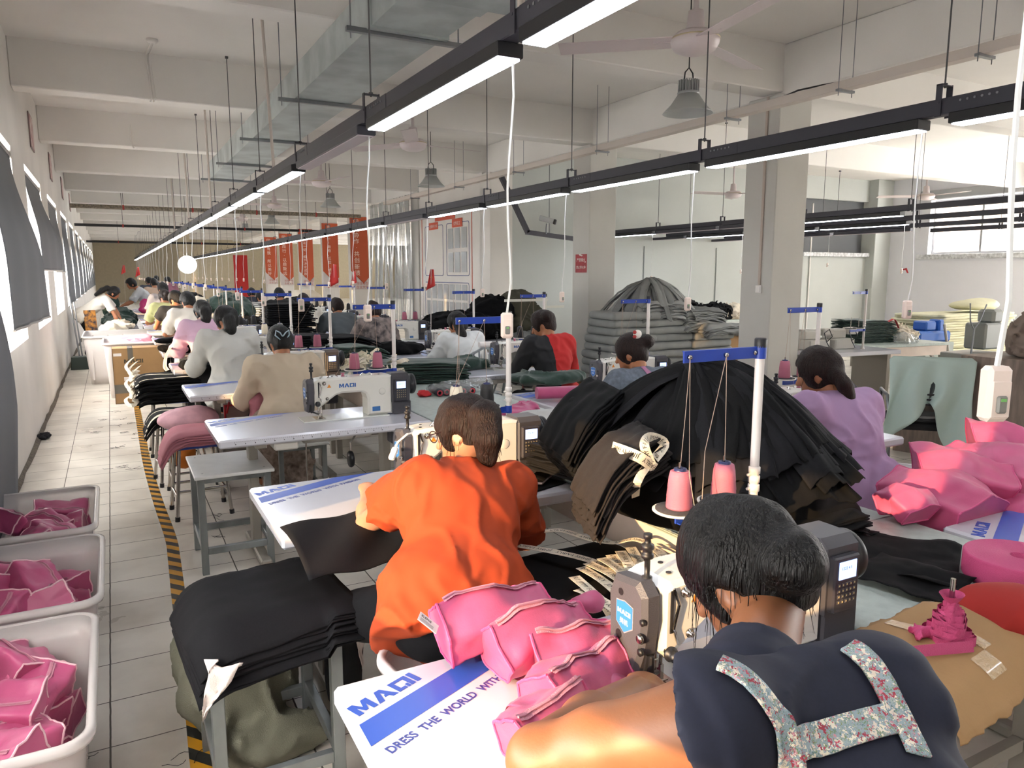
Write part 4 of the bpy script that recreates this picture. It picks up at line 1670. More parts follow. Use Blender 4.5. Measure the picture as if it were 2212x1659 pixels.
 mb.box((1.10, yf - 0.0228, 0.185), (0.058, 0.0018, 0.042))
 mb.build('screen', m_scr, p)
 mb = MB()
 for i in range(5):
  for j in range(4):
   mb.box((1.074 + i * 0.013, yf - 0.0226, 0.15 - j * 0.0135), (0.009, 0.0016, 0.009), 0, bev=0.0006)
   mb.box((1.074 + i * 0.013, yf - 0.0236, 0.15 - j * 0.0135), (0.0035, 0.0006, 0.004), 1)
 mb.build('keypad', [mat('keys_dark', '4a484c', 0.5), mat('key_print', 'b8a877', 0.5)], p)
 mb = MB()
 mb.add(*text_mesh('1222 4 5', 0.010, mat4(V((1.078, yf - 0.0239, 0.187)), (1, 0, 0), (0, 0, 1)), 0, 0.0002))
 mb.build('screen_digits', mat('digit_blue', '3b4f8c', 0.5), p)
 mb = MB()
 mb.lathe([(0, 0), (0.05, 0), (0.058, 0.006), (0.056, 0.014), (0.05, 0.018), (0.06, 0.022), (0.064, 0.028), (0.064, 0.042), (0.058, 0.048), (0.04, 0.05), (0.038, 0.046), (0, 0.046)],
             (1.163, 0.355, 0.175), 32, 0, axis=(1, 0, 0))
 mb.build('handwheel', mat('wheel_black', '1f1f22', 0.35), t)
 return t


def make_stand(zarm=0.65):
 """origin on the table surface at the pole"""
 t = empty('thread_stand', (0, 0, 0), 'x', 'thread stand')
 mb = MB()
 mb.cyl((0, 0, 0.0), (0, 0, 0.665), 0.0125, n=16)
 mb.lathe([(0, 0), (0.022, 0), (0.022, 0.012), (0.016, 0.014), (0.016, 0.03), (0.0125, 0.032)], (0, 0, 0.0), 16)
 for z in (0.26, 0.285, 0.31):
  mb.lathe([(0.0126, 0), (0.016, 0.002), (0.016, 0.02), (0.0126, 0.022)], (0, 0, z), 16)
 mb.cyl((-0.014, 0, 0.27), (-0.026, 0, 0.27), 0.004, n=8)
 mb.cyl((-0.014, 0, 0.31), (-0.026, 0, 0.31), 0.004, n=8)
 mb.build('pole', m_whp, t)
 mb = MB()
 mb.lathe([(0, 0), (0.016, 0), (0.0165, 0.002), (0.0165, 0.024), (0.014, 0.027), (0, 0.027)], (0, 0, 0.662), 18)
 mb.build('pole_cap', m_black, t)
 mb = MB()
 mb.box((-0.135, 0, zarm), (0.27, 0.006, 0.03), bev=0.001)
 mb.box((-0.135, 0.004, zarm + 0.014), (0.26, 0.014, 0.003))
 mb.cyl((0, 0, zarm - 0.017), (0, 0, zarm + 0.017), 0.0165, n=16)
 a = mb.build('upper_arm', m_bluep, t)
 mb = MB()
 for x in (-0.255, -0.13):
  mb.lathe([(0.002, 0), (0.006, 0), (0.006, 0.008), (0.002, 0.009)], (x, -0.003, zarm), 10, axis=(0, -1, 0))
 mb.lathe([(0, 0), (0.007, 0), (0.007, 0.004), (0, 0.005)], (-0.022, -0.003, zarm), 8, axis=(0, -1, 0))
 mb.build('eyelets', m_chrome, a)
 mb = MB()
 mb.box((-0.14, 0, 0.225), (0.28, 0.006, 0.028), bev=0.001)
 mb.box((-0.14, -0.006, 0.212), (0.27, 0.016, 0.003))
 mb.cyl((0, 0, 0.208), (0, 0, 0.242), 0.0165, n=16)
 mb.build('lower_arm', m_bluep, t)
 for x in (-0.27, -0.115):
  mb = MB()
  mb.lathe([(0, 0), (0.064, 0), (0.068, 0.003), (0.068, 0.006), (0.062, 0.0065), (0, 0.0065)], (x, 0, 0.243), 32)
  c = mb.build('cone_tray', mat('tray_rim', 'd8d4cc', 0.4), t)
  mb = MB()
  mb.lathe([(0, 0.0066), (0.060, 0.0066), (0.060, 0.010), (0, 0.010)], (x, 0, 0.243), 32)
  mb.cyl((x, 0, 0.25), (x, 0, 0.375), 0.003, n=8, mi=1)
  mb.build('felt_pad', [m_felt, m_chrome], c)
 return t


def make_cone(m, strand=None):
 """origin at the base of the cone of thread"""
 t = empty('thread_cone', (0, 0, 0), 'x', 'thread cone')
 mb = MB()
 mb.lathe([(0, 0), (0.0335, 0), (0.0345, 0.004), (0.033, 0.03), (0.0335, 0.031), (0.031, 0.055), (0.0315, 0.056), (0.029, 0.082), (0.0255, 0.098), (0.022, 0.1), (0.012, 0.1)], (0, 0, 0), 28)
 mb.build('wound_thread', m, t)
 mb = MB()
 mb.lathe([(0.0165, 0.098), (0.0165, 0.106), (0.009, 0.107), (0.008, 0.1), (0.003, 0.1), (0.003, 0.112), (0, 0.113)], (0, 0, 0), 16)
 mb.build('cone_core', mat('core_navy', '232a55', 0.4), t)
 return t


def threads(pts_list, name='thread_strand', parent=None, m=None):
 mb = MB()
 for pts in pts_list:
  mb.tube(pts, 0.0009, 4)
 return mb.build(name, m or m_string, parent)


def make_frame_stool(w=0.38, d=0.5, h=0.57, top=True):
 t = empty('work_stool', (0, 0, 0), 'x', 'stool')
 s = 0.036
 for x in (s / 2, w - s / 2):
  for y in (s / 2 + 0.02, d - s / 2 - 0.02):
   mb = MB()
   mb.box((x, y, (h - 0.02) / 2), (s, s, h - 0.02), bev=0.002)
   mb.build('leg', m_galvs, t)
 for z, b_ in ((0.13, 0.036), (h - 0.035, 0.03)):
  for y in (s / 2 + 0.02, d - s / 2 - 0.02):
   mb = MB()
   mb.box((w / 2, y, z), (w - 2 * s, 0.028, b_), bev=0.002)
   mb.build('stretcher', m_galvs, t)
  for x in (s / 2, w - s / 2):
   mb = MB()
   mb.box((x, d / 2, z + (0.02 if z < 0.3 else 0)), (0.028, d - 2 * s - 0.04, b_), bev=0.002)
   mb.build('stretcher', m_galvs, t)
 mb = MB()
 mb.box((w / 2, d / 2, h - 0.009), (w + 0.03, d + 0.03, 0.018), bev=0.003)
 for x in (0.03, w - 0.03):
  for y in (0.05, d - 0.05):
   mb.cyl((x, y, h - 0.001), (x, y, h + 0.0008), 0.005, n=8, mi=1)
 mb.build('seat_board', [mat('white_board', 'd2d2ce', 0.35, noise=0.06, nscale=12), m_steel], t)
 return t


def make_tube_stool(h=0.5, cl='1d3c8f'):
 t = empty('folding_stool', (0, 0, 0), 'x', 'stool')
 w, d = 0.32, 0.26
 mb = MB()
 mb.box((0, 0, h - 0.015), (w, d, 0.03), bev=0.008)
 mb.box((0, 0, h + 0.001), (w - 0.02, d - 0.02, 0.006), 1, bev=0.002)
 mb.build('seat', [mat('stool_blue', cl, 0.4), mat('stool_top', 'a9adb1', 0.4)], t)
 for sx in (-1, 1):
  for sy in (-1, 1):
   mb = MB()
   mb.cyl((sx * (w / 2 - 0.03), sy * (d / 2 - 0.03), h - 0.03), (sx * (w / 2 + 0.01), sy * (d / 2 + 0.02), 0.03), 0.012, n=10)
   mb.cyl((sx * (w / 2 + 0.01), sy * (d / 2 + 0.02), 0.03), (sx * (w / 2 + 0.012), sy * (d / 2 + 0.021), 0.0), 0.016, n=10, mi=1)
   mb.build('leg', [m_chrome, m_black], t)
 mb = MB()
 for s in (-1, 1):
  mb.cyl((s * (w / 2), d / 2 + 0.005, 0.16), (s * (w / 2), -d / 2 - 0.005, 0.16), 0.009, n=8)
  mb.cyl((w / 2, s * (d / 2), 0.19), (-w / 2, s * (d / 2), 0.19), 0.009, n=8)
 mb.build('stretcher', m_chrome, t)
 return t


def open_bin(name, w, d, h, m, label, loc, rz=0.0, taper=0.88, cat='bin', group=None, ribs=False):
 """open plastic tub with rounded corners, a rolled rim and a wall thickness; origin at its floor centre"""
 t = empty(name, loc, label, cat, group, rz)
 rr = 0.07

 def ring(z, s, off=0.0, r=rr):
  pts = []
  hw, hd = (w / 2) * s + off, (d / 2) * s + off
  r = r + off
  for (sx, sy, a0) in ((1, 1, 0), (-1, 1, 90), (-1, -1, 180), (1, -1, 270)):
   for k in range(7):
    a = math.radians(a0 + 15 * k)
    pts.append(V((sx * (hw - r) + r * math.cos(a), sy * (hd - r) + r * math.sin(a), z)))
  return pts

 def band(mb, rings, mi=0):
  n = len(rings[0])
  vs = [p for r in rings for p in r]
  fs = [(i * n + j, i * n + (j + 1) % n, (i + 1) * n + (j + 1) % n, (i + 1) * n + j) for i in range(len(rings) - 1) for j in range(n)]
  mb.add(vs, fs, mi, True)
 mb = MB()
 sc = lambda z: taper + (1 - taper) * z / h
 outer = [ring(z, sc(z)) for z in np.linspace(0, h - 0.03, 6)]
 inner = [ring(max(z, 0.004), sc(z), -0.004) for z in np.linspace(h - 0.005, 0, 6)]
 band(mb, [ring(0, sc(0), -0.02)] + outer + inner + [ring(0.004, sc(0), -0.02)])
 n = len(outer[0])
 mb.add(ring(0, sc(0), -0.02), [tuple(range(n))[::-1]])
 mb.add(ring(0.004, sc(0), -0.02), [tuple(range(n))])
 if ribs:
  for i in range(5):
   x = (-0.4 + 0.2 * i) * w
   for s in (-1, 1):
    mb.box((x, s * d / 2 * 0.955, h * 0.5), (0.02, 0.012, h * 0.8))
 mb.build('tub', m, t)
 mb = MB()
 prof = [(0.0, -0.03), (0.016, -0.032), (0.02, -0.02), (0.018, -0.004), (0.006, 0.0), (-0.004, -0.004), (-0.006, -0.02)]
 band(mb, [ring(h + z, 1.0, o) for o, z in prof] + [ring(h + prof[0][1], 1.0, prof[0][0])])
 mb.build('rim', m, t)
 return t


def profile_pts(prof, n):
 """n points evenly along a closed polygon with softened corners"""
 P = [V((p[0], p[1], 0)) for p in prof]
 L = [0]
 for i in range(len(P)):
  L.append(L[-1] + (P[(i + 1) % len(P)] - P[i]).length)
 out = []
 for k in range(n):
  s = L[-1] * k / n
  for i in range(len(P)):
   if L[i + 1] >= s:
    u = (s - L[i]) / (L[i + 1] - L[i])
    out.append(P[i].lerp(P[(i + 1) % len(P)], u))
    break
 return out


def soft_pouch(path, profs, ups, lb, group, name='zip_pouch', seam=True, zipat=None, label_text=True, m=None, rumple=0.008, seed=0, cat='pouch', mp=None, n=44, sub=18, fq=14):
 """A stuffed or open cloth bag lofted along a path: sewn end seams, rumpled sides, zip strip."""
 t = empty(name, path[0], lb, cat, group)
 path = [V(p) for p in path]
 o = path[0].copy()
 K = sub
 rings = []
 cum = [0]
 for i in range(len(path) - 1):
  cum.append(cum[-1] + (path[i + 1] - path[i]).length)
 pp = [profile_pts(p, n) for p in profs]
 for q in range(K + 1):
  s = cum[-1] * q / K
  i = max(j for j in range(len(path) - 1) if cum[j] <= s + 1e-9)
  u = (s - cum[i]) / max(cum[i + 1] - cum[i], 1e-6)
  c = path[i].lerp(path[i + 1], u)
  us = u * u * (3 - 2 * u)
  d = (path[i + 1] - path[i]).normalized()
  up = V(ups[i]).lerp(V(ups[i + 1]), us)
  side = d.cross(up).normalized()
  up = side.cross(d).normalized()
  ring = []
  for k in range(n):
   a = pp[i][k].lerp(pp[i + 1][k], us)
   p = c + side * a.x + up * a.y
   e = min(1.0, min(q, K - q) / 3.0)
   p += V((nz(p + V((seed, 0, 0)), fq, rumple), nz(p + V((0, seed + 5, 0)), fq, rumple), nz(p + V((0, 0, seed + 9)), fq, rumple))) * (0.35 + 0.65 * e)
   p += (p - c).normalized() * nz(p + V((seed, 3, 1)), fq * 2.6, rumple * 0.4)
   ring.append(p - o)
  rings.append(ring)
 mb = MB()
 vs = [p for r in rings for p in r]
 fs = [(i * n + k, i * n + (k + 1) % n, (i + 1) * n + (k + 1) % n, (i + 1) * n + k) for i in range(K) for k in range(n)]
 mb.add(vs, fs, 0, True)
 for (r, rev) in ((rings[0], True), (rings[-1], False)):
  c = sum(r, V((0, 0, 0))) / n
  mids = [(p * 0.5 + c * 0.5) for p in r]
  vv = list(r) + mids + [c]
  ff = []
  for k in range(n):
   k2 = (k + 1) % n
   a = (k, k2, n + k2, n + k)
   b_ = (n + k, n + k2, 2 * n)
   ff += [a[::-1], b_[::-1]] if rev else [a, b_]
  mb.add(vv, ff, 0, True)
 mb.build('bag_body', m or m_pink, t)
 if seam:
  for r in (rings[0], rings[-1]):
   mb = MB()
   mb.tube(list(r) + [r[0]], 0.0034, 6)
   mb.build('seam_piping', mp or m_pinkd, t)
 if zipat is not None:
  kz = int(zipat * n) % n
  mb = MB()
  ctr = [sum(r, V((0, 0, 0))) / n for r in rings]
  for w_, lift, mi in ((2, 0.0022, 0), (0, 0.0045, 1)):
   L1, L2 = [], []
   for q in range(1, K):
    a, b_ = rings[q][(kz - w_) % n], rings[q][(kz + w_) % n]
    nrm = ((a + b_) / 2 - ctr[q]).normalized()
    if w_ == 0:
     L1.append(rings[q][kz] + nrm * lift)
    else:
     dd = (b_ - a).normalized() * 0.009
     mid = (a + b_) / 2
     L1.append(rings[q][kz] - dd + nrm * lift)
     L2.append(rings[q][kz] + dd + nrm * lift)
   if w_ == 0:
    mb.tube(L1, 0.0022, 5, 1)
   else:
    mb.add(L1 + L2, [(j, j + 1, len(L1) + j + 1, len(L1) + j) for j in range(len(L1) - 1)], 0, True)
  mb.build('zip', [m_zip, mat('zip_teeth', 'b77a8c', 0.4)], t)
 return t


def sewn_label(p, ax, ay, w, h, parent_name, lb=None, text='ELEMIS'):
 """a small sewn-in cloth label as a part of its pouch"""
 z = V(ax).cross(V(ay)).normalized()
 mb = MB()
 M = mat4(V(p), ax, ay)
 mb.T = M
 mb.box((0, 0, 0), (w, h, 0.0012))
 mb.T = None
 v_, f_ = text_mesh(text, h * 0.30, M @ Matrix.Translation((-w * 0.40, -h * 0.02 + h * 0.12, 0.0009)), 0, 0.0004, 0, 1.0)
 mb.add(v_, f_, 1)
 for i in range(4):
  c = M @ V((0, -h * 0.08 - i * h * 0.09, 0.0009))
  mb.T = M
  mb.box((-w * 0.05, -h * 0.08 - i * h * 0.09, 0.0008), (w * 0.7, h * 0.025, 0.0004), 2)
  mb.T = None
 o = mb.build('care_label', [m_label, m_ink, mat('fine_print', '9a9490', 0.7)])
 return attach(o, parent_name)


def attach(o, parent):
 """make o, built in world coordinates, a child of parent"""
 bpy.context.view_layer.update()
 o.parent = parent
 o.matrix_parent_inverse = parent.matrix_world.inverted()
 return o


def cloth_panel(name, c, size, rz, z, lb, group, m, cat='cloth', droop=(0.5, 0.5, 0.5, 0.5), sup=(0.2, 0.2), seed=0, t=0.003, amp=0.004, nu=22, nv=22, strip=None):
 """a flat cut of cloth lying on a support of half size sup and hanging over its edges"""
 w, d = size
 ca, sa = math.cos(rz), math.sin(rz)

 def f(u, v):
  x, y = (u - 0.5) * w, (v - 0.5) * d
  X, Y = x * ca - y * sa, x * sa + y * ca
  dz = 0
  ox, oy = max(0, abs(X + c[0] - c[2]) - sup[0]), max(0, abs(Y + c[1] - c[3]) - sup[1])
  o_ = math.hypot(ox, oy)
  if o_ > 0:
   k = droop[0] if ox > 0 and X < 0 else droop[1] if ox > 0 else droop[2] if Y < 0 else droop[3]
   r = 0.12
   th = min(o_ / r, 1.35 * k)
   dz = -r * (1 - math.cos(th)) - max(0, o_ - r * th) * math.sin(th)
   back = o_ - (r * math.sin(th) + max(0, o_ - r * th) * math.cos(th))
   sx = 1 if X > 0 else -1
   sy = 1 if Y > 0 else -1
   X -= back * ox / o_ * sx
   Y -= back * oy / o_ * sy
  zz = z + dz + nz((X * 1.0 + seed, Y, seed * 0.7), 7, amp) + nz((X + seed, Y, 2.0), 22, amp * 0.3)
  return (c[0] + X, c[1] + Y, zz)
 mb = MB()
 mb.sheet(f, nu, nv, t)
 o = mb.build(name, m)
 tag(o, lb, cat, group)
 return o, f


_RT = {}


def ribbon(path, sides, w, t=0.0012, text='JIMMY FAIRLY', m=None, name='printed_ribbon', lb='x', group=None, start=0.0, flip=False, size=0.62, cat='ribbon', gap=0.05):
 """webbing tape with lettering printed along it; sides[i] is the direction across the tape at path[i]"""
 P = [V(p) for p in path]
 S = [V(s) for s in sides]
 # smooth resample
 Q, T = [], []
 n = len(P)
 for i in range(n - 1):
  for k in range(6):
   u = k / 6
   p0, p1, p2, p3 = P[max(i - 1, 0)], P[i], P[i + 1], P[min(i + 2, n - 1)]
   q = 0.5 * ((2 * p1) + (p2 - p0) * u + (2 * p0 - 5 * p1 + 4 * p2 - p3) * u * u + (3 * p1 - p0 - 3 * p2 + p3) * u ** 3)
   Q.append(q)
   T.append(S[i].lerp(S[i + 1], u).normalized())
 Q.append(P[-1])
 T.append(S[-1].normalized())
 cum = [0]
 for i in range(len(Q) - 1):
  cum.append(cum[-1] + (Q[i + 1] - Q[i]).length)
 fr = []
 for i in range(len(Q)):
  d = (Q[min(i + 1, len(Q) - 1)] - Q[max(i - 1, 0)]).normalized()
  s = (T[i] - d * T[i].dot(d)).normalized()
  fr.append((Q[i], s, s.cross(d) * (-1)))
 mb = MB()
 vs = []
 for (c, s, nn) in fr:
  nn = s.cross(nn).cross(s) if False else nn
  vs += [c - s * w / 2, c + s * w / 2, c + s * w / 2 - nn * t, c - s * w / 2 - nn * t]
 fs = []
 for i in range(len(fr) - 1):
  for k in range(4):
   fs.append((i * 4 + k, i * 4 + (k + 1) % 4, (i + 1) * 4 + (k + 1) % 4, (i + 1) * 4 + k))
 fs += [(3, 2, 1, 0), tuple(4 * (len(fr) - 1) + k for k in range(4))]
 mb.add(vs, fs, 0, False)
 if text:
  if text not in _RT:
   _RT[text] = text_mesh(text, 1.0, Matrix.Identity(4), 0.0, 0.0, 0, 1.15)
  tv, tf = _RT[text]
  W_ = max(v[0] for v in tv)
  h = w * size
  s0 = start
  while s0 < cum[-1]:
   vv, keep = [], {}
   for idx, v in enumerate(tv):
    s = s0 + v[0] * h
    a = (v[1] * h - w * 0.5 * size * 0.72)
    if flip:
     s = s0 + (W_ - v[0]) * h
     a = -a
    if s < 0.002 or s > cum[-1] - 0.002:
     vv.append(None)
     continue
    i = next(j for j in range(len(cum) - 1) if cum[j + 1] >= s)
    u = (s - cum[i]) / (cum[i + 1] - cum[i])
    c = fr[i][0].lerp(fr[i + 1][0], u)
    sd = fr[i][1].lerp(fr[i + 1][1], u)
    nn = fr[i][2].lerp(fr[i + 1][2], u).normalized()
    vv.append(c + sd * a + nn * 0.0009)
   ok = [f for f in tf if all(vv[k] is not None for k in f)]
   if ok:
    mp, ov = {}, []
    of = []
    for f in ok:
     g = []
     for k in f:
      if k not in mp:
       mp[k] = len(ov)
       ov.append(vv[k])
      g.append(mp[k])
     of.append(tuple(g))
    mb.add(ov, of, 1, False)
   s0 += W_ * h + gap * 0.35
 o = mb.build(name, [m or m_web, m_ink])
 return tag(o, lb, cat, group)

# ------------------------------------------------------------------ people
def skin(nm, c):
 return mat(nm, c, 0.48, sss=0.12, noise=0.05, nscale=30, bump=0.03, bscale=300)


m_skin = skin('skin_warm', 'a26a49')
m_skin3 = skin('skin_tanned', '8e5c3e')
m_skin2 = skin('skin_light', 'b58066')
m_hair = mat('hair_black', '0b0908', 0.46, bump=1.0, bscale=230, stretch=(1, 1, 0.1), noise=0.4, nscale=160)
m_hairb = mat('hair_brown', '24140f', 0.55, bump=1.0, bscale=230, stretch=(1, 1, 0.1), noise=0.5, nscale=160)
for m_ in (m_hair, m_hairb):
 m_.node_tree.nodes['Principled BSDF'].inputs['Specular IOR Level'].default_value = 0.3
m_eye = mat('eye_dark', '201814', 0.3)


def person(J, lab, group=None, h=0.010, skinm=None, hairm=None, shirt=None, trousers=None, hair='bun', hair_dir=None, name='person',
           sleeve=0.45, face=None, tilt=0.0, seed=0, shirt_len=1.0, loose=0.022, girth=1.0, fingers=True, strands=0, sleeve_l=None, shirt2=None,
           collar=None, fold=0.010, pony=1.0, neckline=0.0, bodyw=1.0):
 """J: joint positions in the room. sleeve: share of the arm that is covered (1 = upper arm only, 2 = whole arm)"""
 J = {k: np.array(v, float) for k, v in J.items()}
 root = J['hip'].copy()
 root[2] = 0
 t = empty(name, tuple(root), lab, 'person', group)
 nk, hd, hip = J['neck'], J['head'], J['hip']
 sl, sr = J['shL'], J['shR']
 face = np.array(face if face is not None else (0, 1, -0.35), float)
 face /= np.linalg.norm(face)
 across = sr - sl
 across /= np.linalg.norm(across)
 upv = np.array(nk) - np.array(hip)
 upv /= np.linalg.norm(upv)
 fwd = np.cross(upv, across)
 fwd /= np.linalg.norm(fwd)
 chest = (sl + sr) / 2 * 0.72 + hip * 0.28
 waist = (sl + sr) / 2 * 0.36 + hip * 0.64
 allp = np.array(list(J.values()))
 lo, hi = allp.min(0) - 0.2, allp.max(0) + 0.2
 # head axes
 hz = upv * 0.25 + np.array([0, 0, 1.0])
 hx = np.cross(face, hz)
 hx /= np.linalg.norm(hx)
 hz = np.cross(hx, face)
 R = np.stack([hx, face, hz], 1)
 H = lambda x, y, z: hd + R @ np.array([x, y, z])
 g = girth
 nkl = nk - upv * 0.055

 def torso(S, e, k=0.05):
  S.cone(hip - across * 0.06, hip + across * 0.06, 0.125 * g + e, 0.125 * g + e, k, 0.9, fwd)
  S.cone(hip, waist, 0.13 * g + e, 0.118 * g + e, k, 0.82, fwd)
  S.cone(waist, chest, 0.12 * g + e, 0.135 * g + e, k, 0.8, fwd)
  S.cone(chest - across * 0.05 * g, chest + across * 0.05 * g, 0.105 * g + e, 0.105 * g + e, k, 0.9, fwd)
  S.cone(sl * 0.80 + nkl * 0.2, sr * 0.80 + nkl * 0.2, 0.062 + e, 0.062 + e, k, 1.0, fwd)
  S.cone(chest, nkl, 0.095 * g + e, 0.052 + e, k, 0.85, fwd)

 S = SDF(lo, hi, h)
 torso(S, -0.004)
 jaw = H(0, 0.035, -0.075)
 S.cone(nk, H(0, -0.03, -0.06), 0.052, 0.05, 0.025)
 S.ell(hd, (0.072, 0.090, 0.105), 0.01, R)
 S.ell(H(0, 0.022, -0.055), (0.058, 0.068, 0.062), 0.02, R)
 S.ell(H(0, 0.085, -0.098), (0.016, 0.014, 0.014), 0.02, R)
 S.cone(H(0, 0.088, 0.005), H(0, 0.108, -0.035), 0.007, 0.014, 0.012)
 S.ell(H(0, 0.086, -0.066), (0.024, 0.012, 0.006), 0.006, R)
 S.ell(H(0, 0.086, -0.076), (0.02, 0.011, 0.006), 0.006, R)
 for s in (-1, 1):
  S.ell(H(s * 0.074, -0.008, -0.02), (0.007, 0.02, 0.032), 0.005, R)
  S.ell(H(s * 0.078, -0.008, -0.018), (0.004, 0.01, 0.018), 0.003, R, sub=True)
  S.ell(H(s * 0.03, 0.082, 0.006), (0.014, 0.008, 0.008), 0.008, R, sub=True)
 for s, a, b_, c in ((-1, 'shL', 'elL', 'haL'), (1, 'shR', 'elR', 'haR')):
  A, B, C = J[a], J[b_], J[c]
  S.cone(A, A * 0.4 + B * 0.6, 0.052 * g, 0.043 * g, 0.03)
  S.cone(A * 0.4 + B * 0.6, B, 0.044 * g, 0.037, 0.02)
  dfo = (C - B) / np.linalg.norm(C - B)
  wr = C - dfo * 0.07
  S.cone(B, B * 0.55 + wr * 0.45, 0.038, 0.038, 0.02)
  S.cone(B * 0.6 + wr * 0.4, wr, 0.038, 0.024, 0.02)
  # hand: palm, four fingers of unequal length and a thumb from its side
  side = np.cross(dfo, np.array([0, 0, 1.0]))
  side /= np.linalg.norm(side) + 1e-9
  dn = np.cross(side, dfo)
  if dn[2] > 0:
   dn = -dn
  S.cone(wr, wr + dfo * 0.075, 0.026, 0.034, 0.012, 0.5, dn)
  if fingers:
   for i, (o, L) in enumerate(((-0.027, 0.058), (-0.009, 0.068), (0.009, 0.064), (0.027, 0.048))):
    b0 = wr + dfo * 0.09 + side * o
    b1 = b0 + (dfo * 0.9 + dn * 0.35) * L * 0.55
    b2 = b1 + (dfo * 0.45 + dn * 0.85) * L * 0.5
    S.cone(b0 - dfo * 0.02, b1, 0.0095, 0.0085, 0.004)
    S.cone(b1, b2, 0.0085, 0.0068, 0.003)
   ts = -s
   t0 = wr + dfo * 0.03 - side * ts * 0.0 + side * (0.026 * ts * (1 if (side @ across) > 0 else -1))
   dirs = side * (ts * (1 if (side @ across) > 0 else -1))
   t1 = t0 + dfo * 0.03 + dirs * 0.016 + dn * 0.01
   t2 = t1 + dfo * 0.028 + dn * 0.012
   S.cone(t0 - dfo * 0.01, t1, 0.013, 0.0105, 0.008)
   S.cone(t1, t2, 0.0105, 0.008, 0.003)
  else:
   S.cone(wr + dfo * 0.06, wr + dfo * 0.12 + dn * 0.03, 0.03, 0.02, 0.01, 0.45, dn)
 legs = 'knL' in J
 if legs:
  for a, b_, s in (('knL', 'ftL', -1), ('knR', 'ftR', 1)):
   hp = hip + across * 0.085 * s
   S.cone(hp, J[a], 0.085 * g, 0.058, 0.03)
   S.cone(J[a], J[b_] + np.array([0, 0, 0.06]), 0.055, 0.035, 0.02)
   S.cone(J[b_] + np.array([0, -0.03, 0.035]), J[b_] + np.array([0, 0.14, 0.03]), 0.035, 0.028, 0.02)
 o = S.build('body', skinm or m_skin, t, loc=root)
 o.location = (0, 0, 0)
 if legs and trousers is not None:
  S = SDF(lo, hi, max(h, 0.01))
  S.cone(hip - across * 0.06 - upv * 0.03, hip + across * 0.06 - upv * 0.03, 0.13 * g, 0.13 * g, 0.05, 0.9, fwd)
  for a, b_, s in (('knL', 'ftL', -1), ('knR', 'ftR', 1)):
   hp = hip + across * 0.085 * s
   S.cone(hp + fwd * 0.03 - upv * 0.02, J[a], 0.098 * g, 0.076, 0.04)
   S.cone(J[a], J[b_] + np.array([0, 0, 0.11]), 0.075, 0.06, 0.03)
  S.warp(lambda x, y, z: (0.007 * vnoise(x * 12 + seed, y * 12, z * 9)).astype(np.float32))
  o = S.build('trousers', trousers, t, loc=root)
  o.location = (0, 0, 0)
 if shirt is not None:
  S = SDF(lo, hi, h)
  torso(S, loose * 0.7, 0.06)
  hem = hip + (waist - hip) * (0.0)
  S.cone(hip - across * 0.055, hip - upv * 0.07 * shirt_len - across * 0.06, 0.135 * g + loose, 0.14 * g + loose, 0.05, 0.95, fwd)
  S.cone(hip + across * 0.055, hip - upv * 0.07 * shirt_len + across * 0.06, 0.135 * g + loose, 0.14 * g + loose, 0.05, 0.95, fwd)
  S.half(hip - upv * (0.06 + 0.06 * shirt_len), -upv)
  if neckline > 0:
   S.cone(nk + upv * 0.05, nk + upv * 0.0 - fwd * 0.01, 0.06 + neckline, 0.055 + neckline, 0.008, sub=True)
  for a, b_, c, sv in (('shL', 'elL', 'haL', sleeve_l if sleeve_l is not None else sleeve), ('shR', 'elR', 'haR', sleeve)):
   A, B, C = J[a], J[b_], J[c]
   dfo = (C - B) / np.linalg.norm(C - B)
   if sv <= 0:
    continue
   u = min(1, sv)
   E_ = A + (B - A) * u
   # an open cuff: the sleeve is a shell around the arm
   S.cone(A * 0.97 + nk * 0.03, E_, 0.07 * g + loose * 0.5, (0.057 if sv > 0.95 else 0.064) * g + loose * 0.6, 0.045)
   if sv > 1:
    w_ = sv - 1
    Q = B + (C - dfo * 0.06 - B) * min(1, w_)
    S.cone(B, Q, 0.055 + loose * 0.6, 0.04 + loose * 0.4, 0.03)
   else:
    ax = (B - A) / np.linalg.norm(B - A)
    # cut the rounded sleeve end flat
    s_ = S.sl(E_ - 0.13, E_ + 0.13, 0.0)
    if s_:
     X, Y, Z = S.pts(s_)
     along = (X - E_[0]) * ax[0] + (Y - E_[1]) * ax[1] + (Z - E_[2]) * ax[2]
     rad = np.sqrt(np.maximum((X - E_[0]) ** 2 + (Y - E_[1]) ** 2 + (Z - E_[2]) ** 2 - along ** 2, 0))
     inside = rad < 0.125
     S.f[s_] = np.where(inside & (along > -0.03), np.maximum(S.f[s_], along), S.f[s_])

  def folds(x, y, z):
   a = vnoise(x * 6 + seed, y * 6, z * 5)
   b_ = vnoise(x * 13 + seed * 2 + a, y * 13, z * 8 + a * 1.5)
   r = np.clip(1 - np.abs(vnoise(x * 8 + z * 5 + seed, z * 9 - x * 4 + a * 0.8, y * 7)) * 3.2, 0, 1)
   r2 = np.clip(1 - np.abs(vnoise(x * 12 - z * 8 + seed, z * 7 + x * 9 + b_ * 0.5, y * 9)) * 3.0, 0, 1)
   return (fold * (0.8 * a + 0.4 * b_ - 1.1 * r - 0.6 * r2 + 0.5)).astype(np.float32)
  S.warp(folds)
  mf = None
  ms = shirt
  if shirt2 is not None:
   ms = [shirt, shirt2[0]]
   mf = shirt2[1]
  o = S.build('shirt', ms, t, loc=root, smooth=1, matfn=mf)
  o.location = (0, 0, 0)
 # hair
 S = SDF(hd - 0.34, hd + 0.34, min(h, 0.009))
 S.ell(H(0, -0.008, 0.012), (0.091, 0.110, 0.116), 0.01, R)
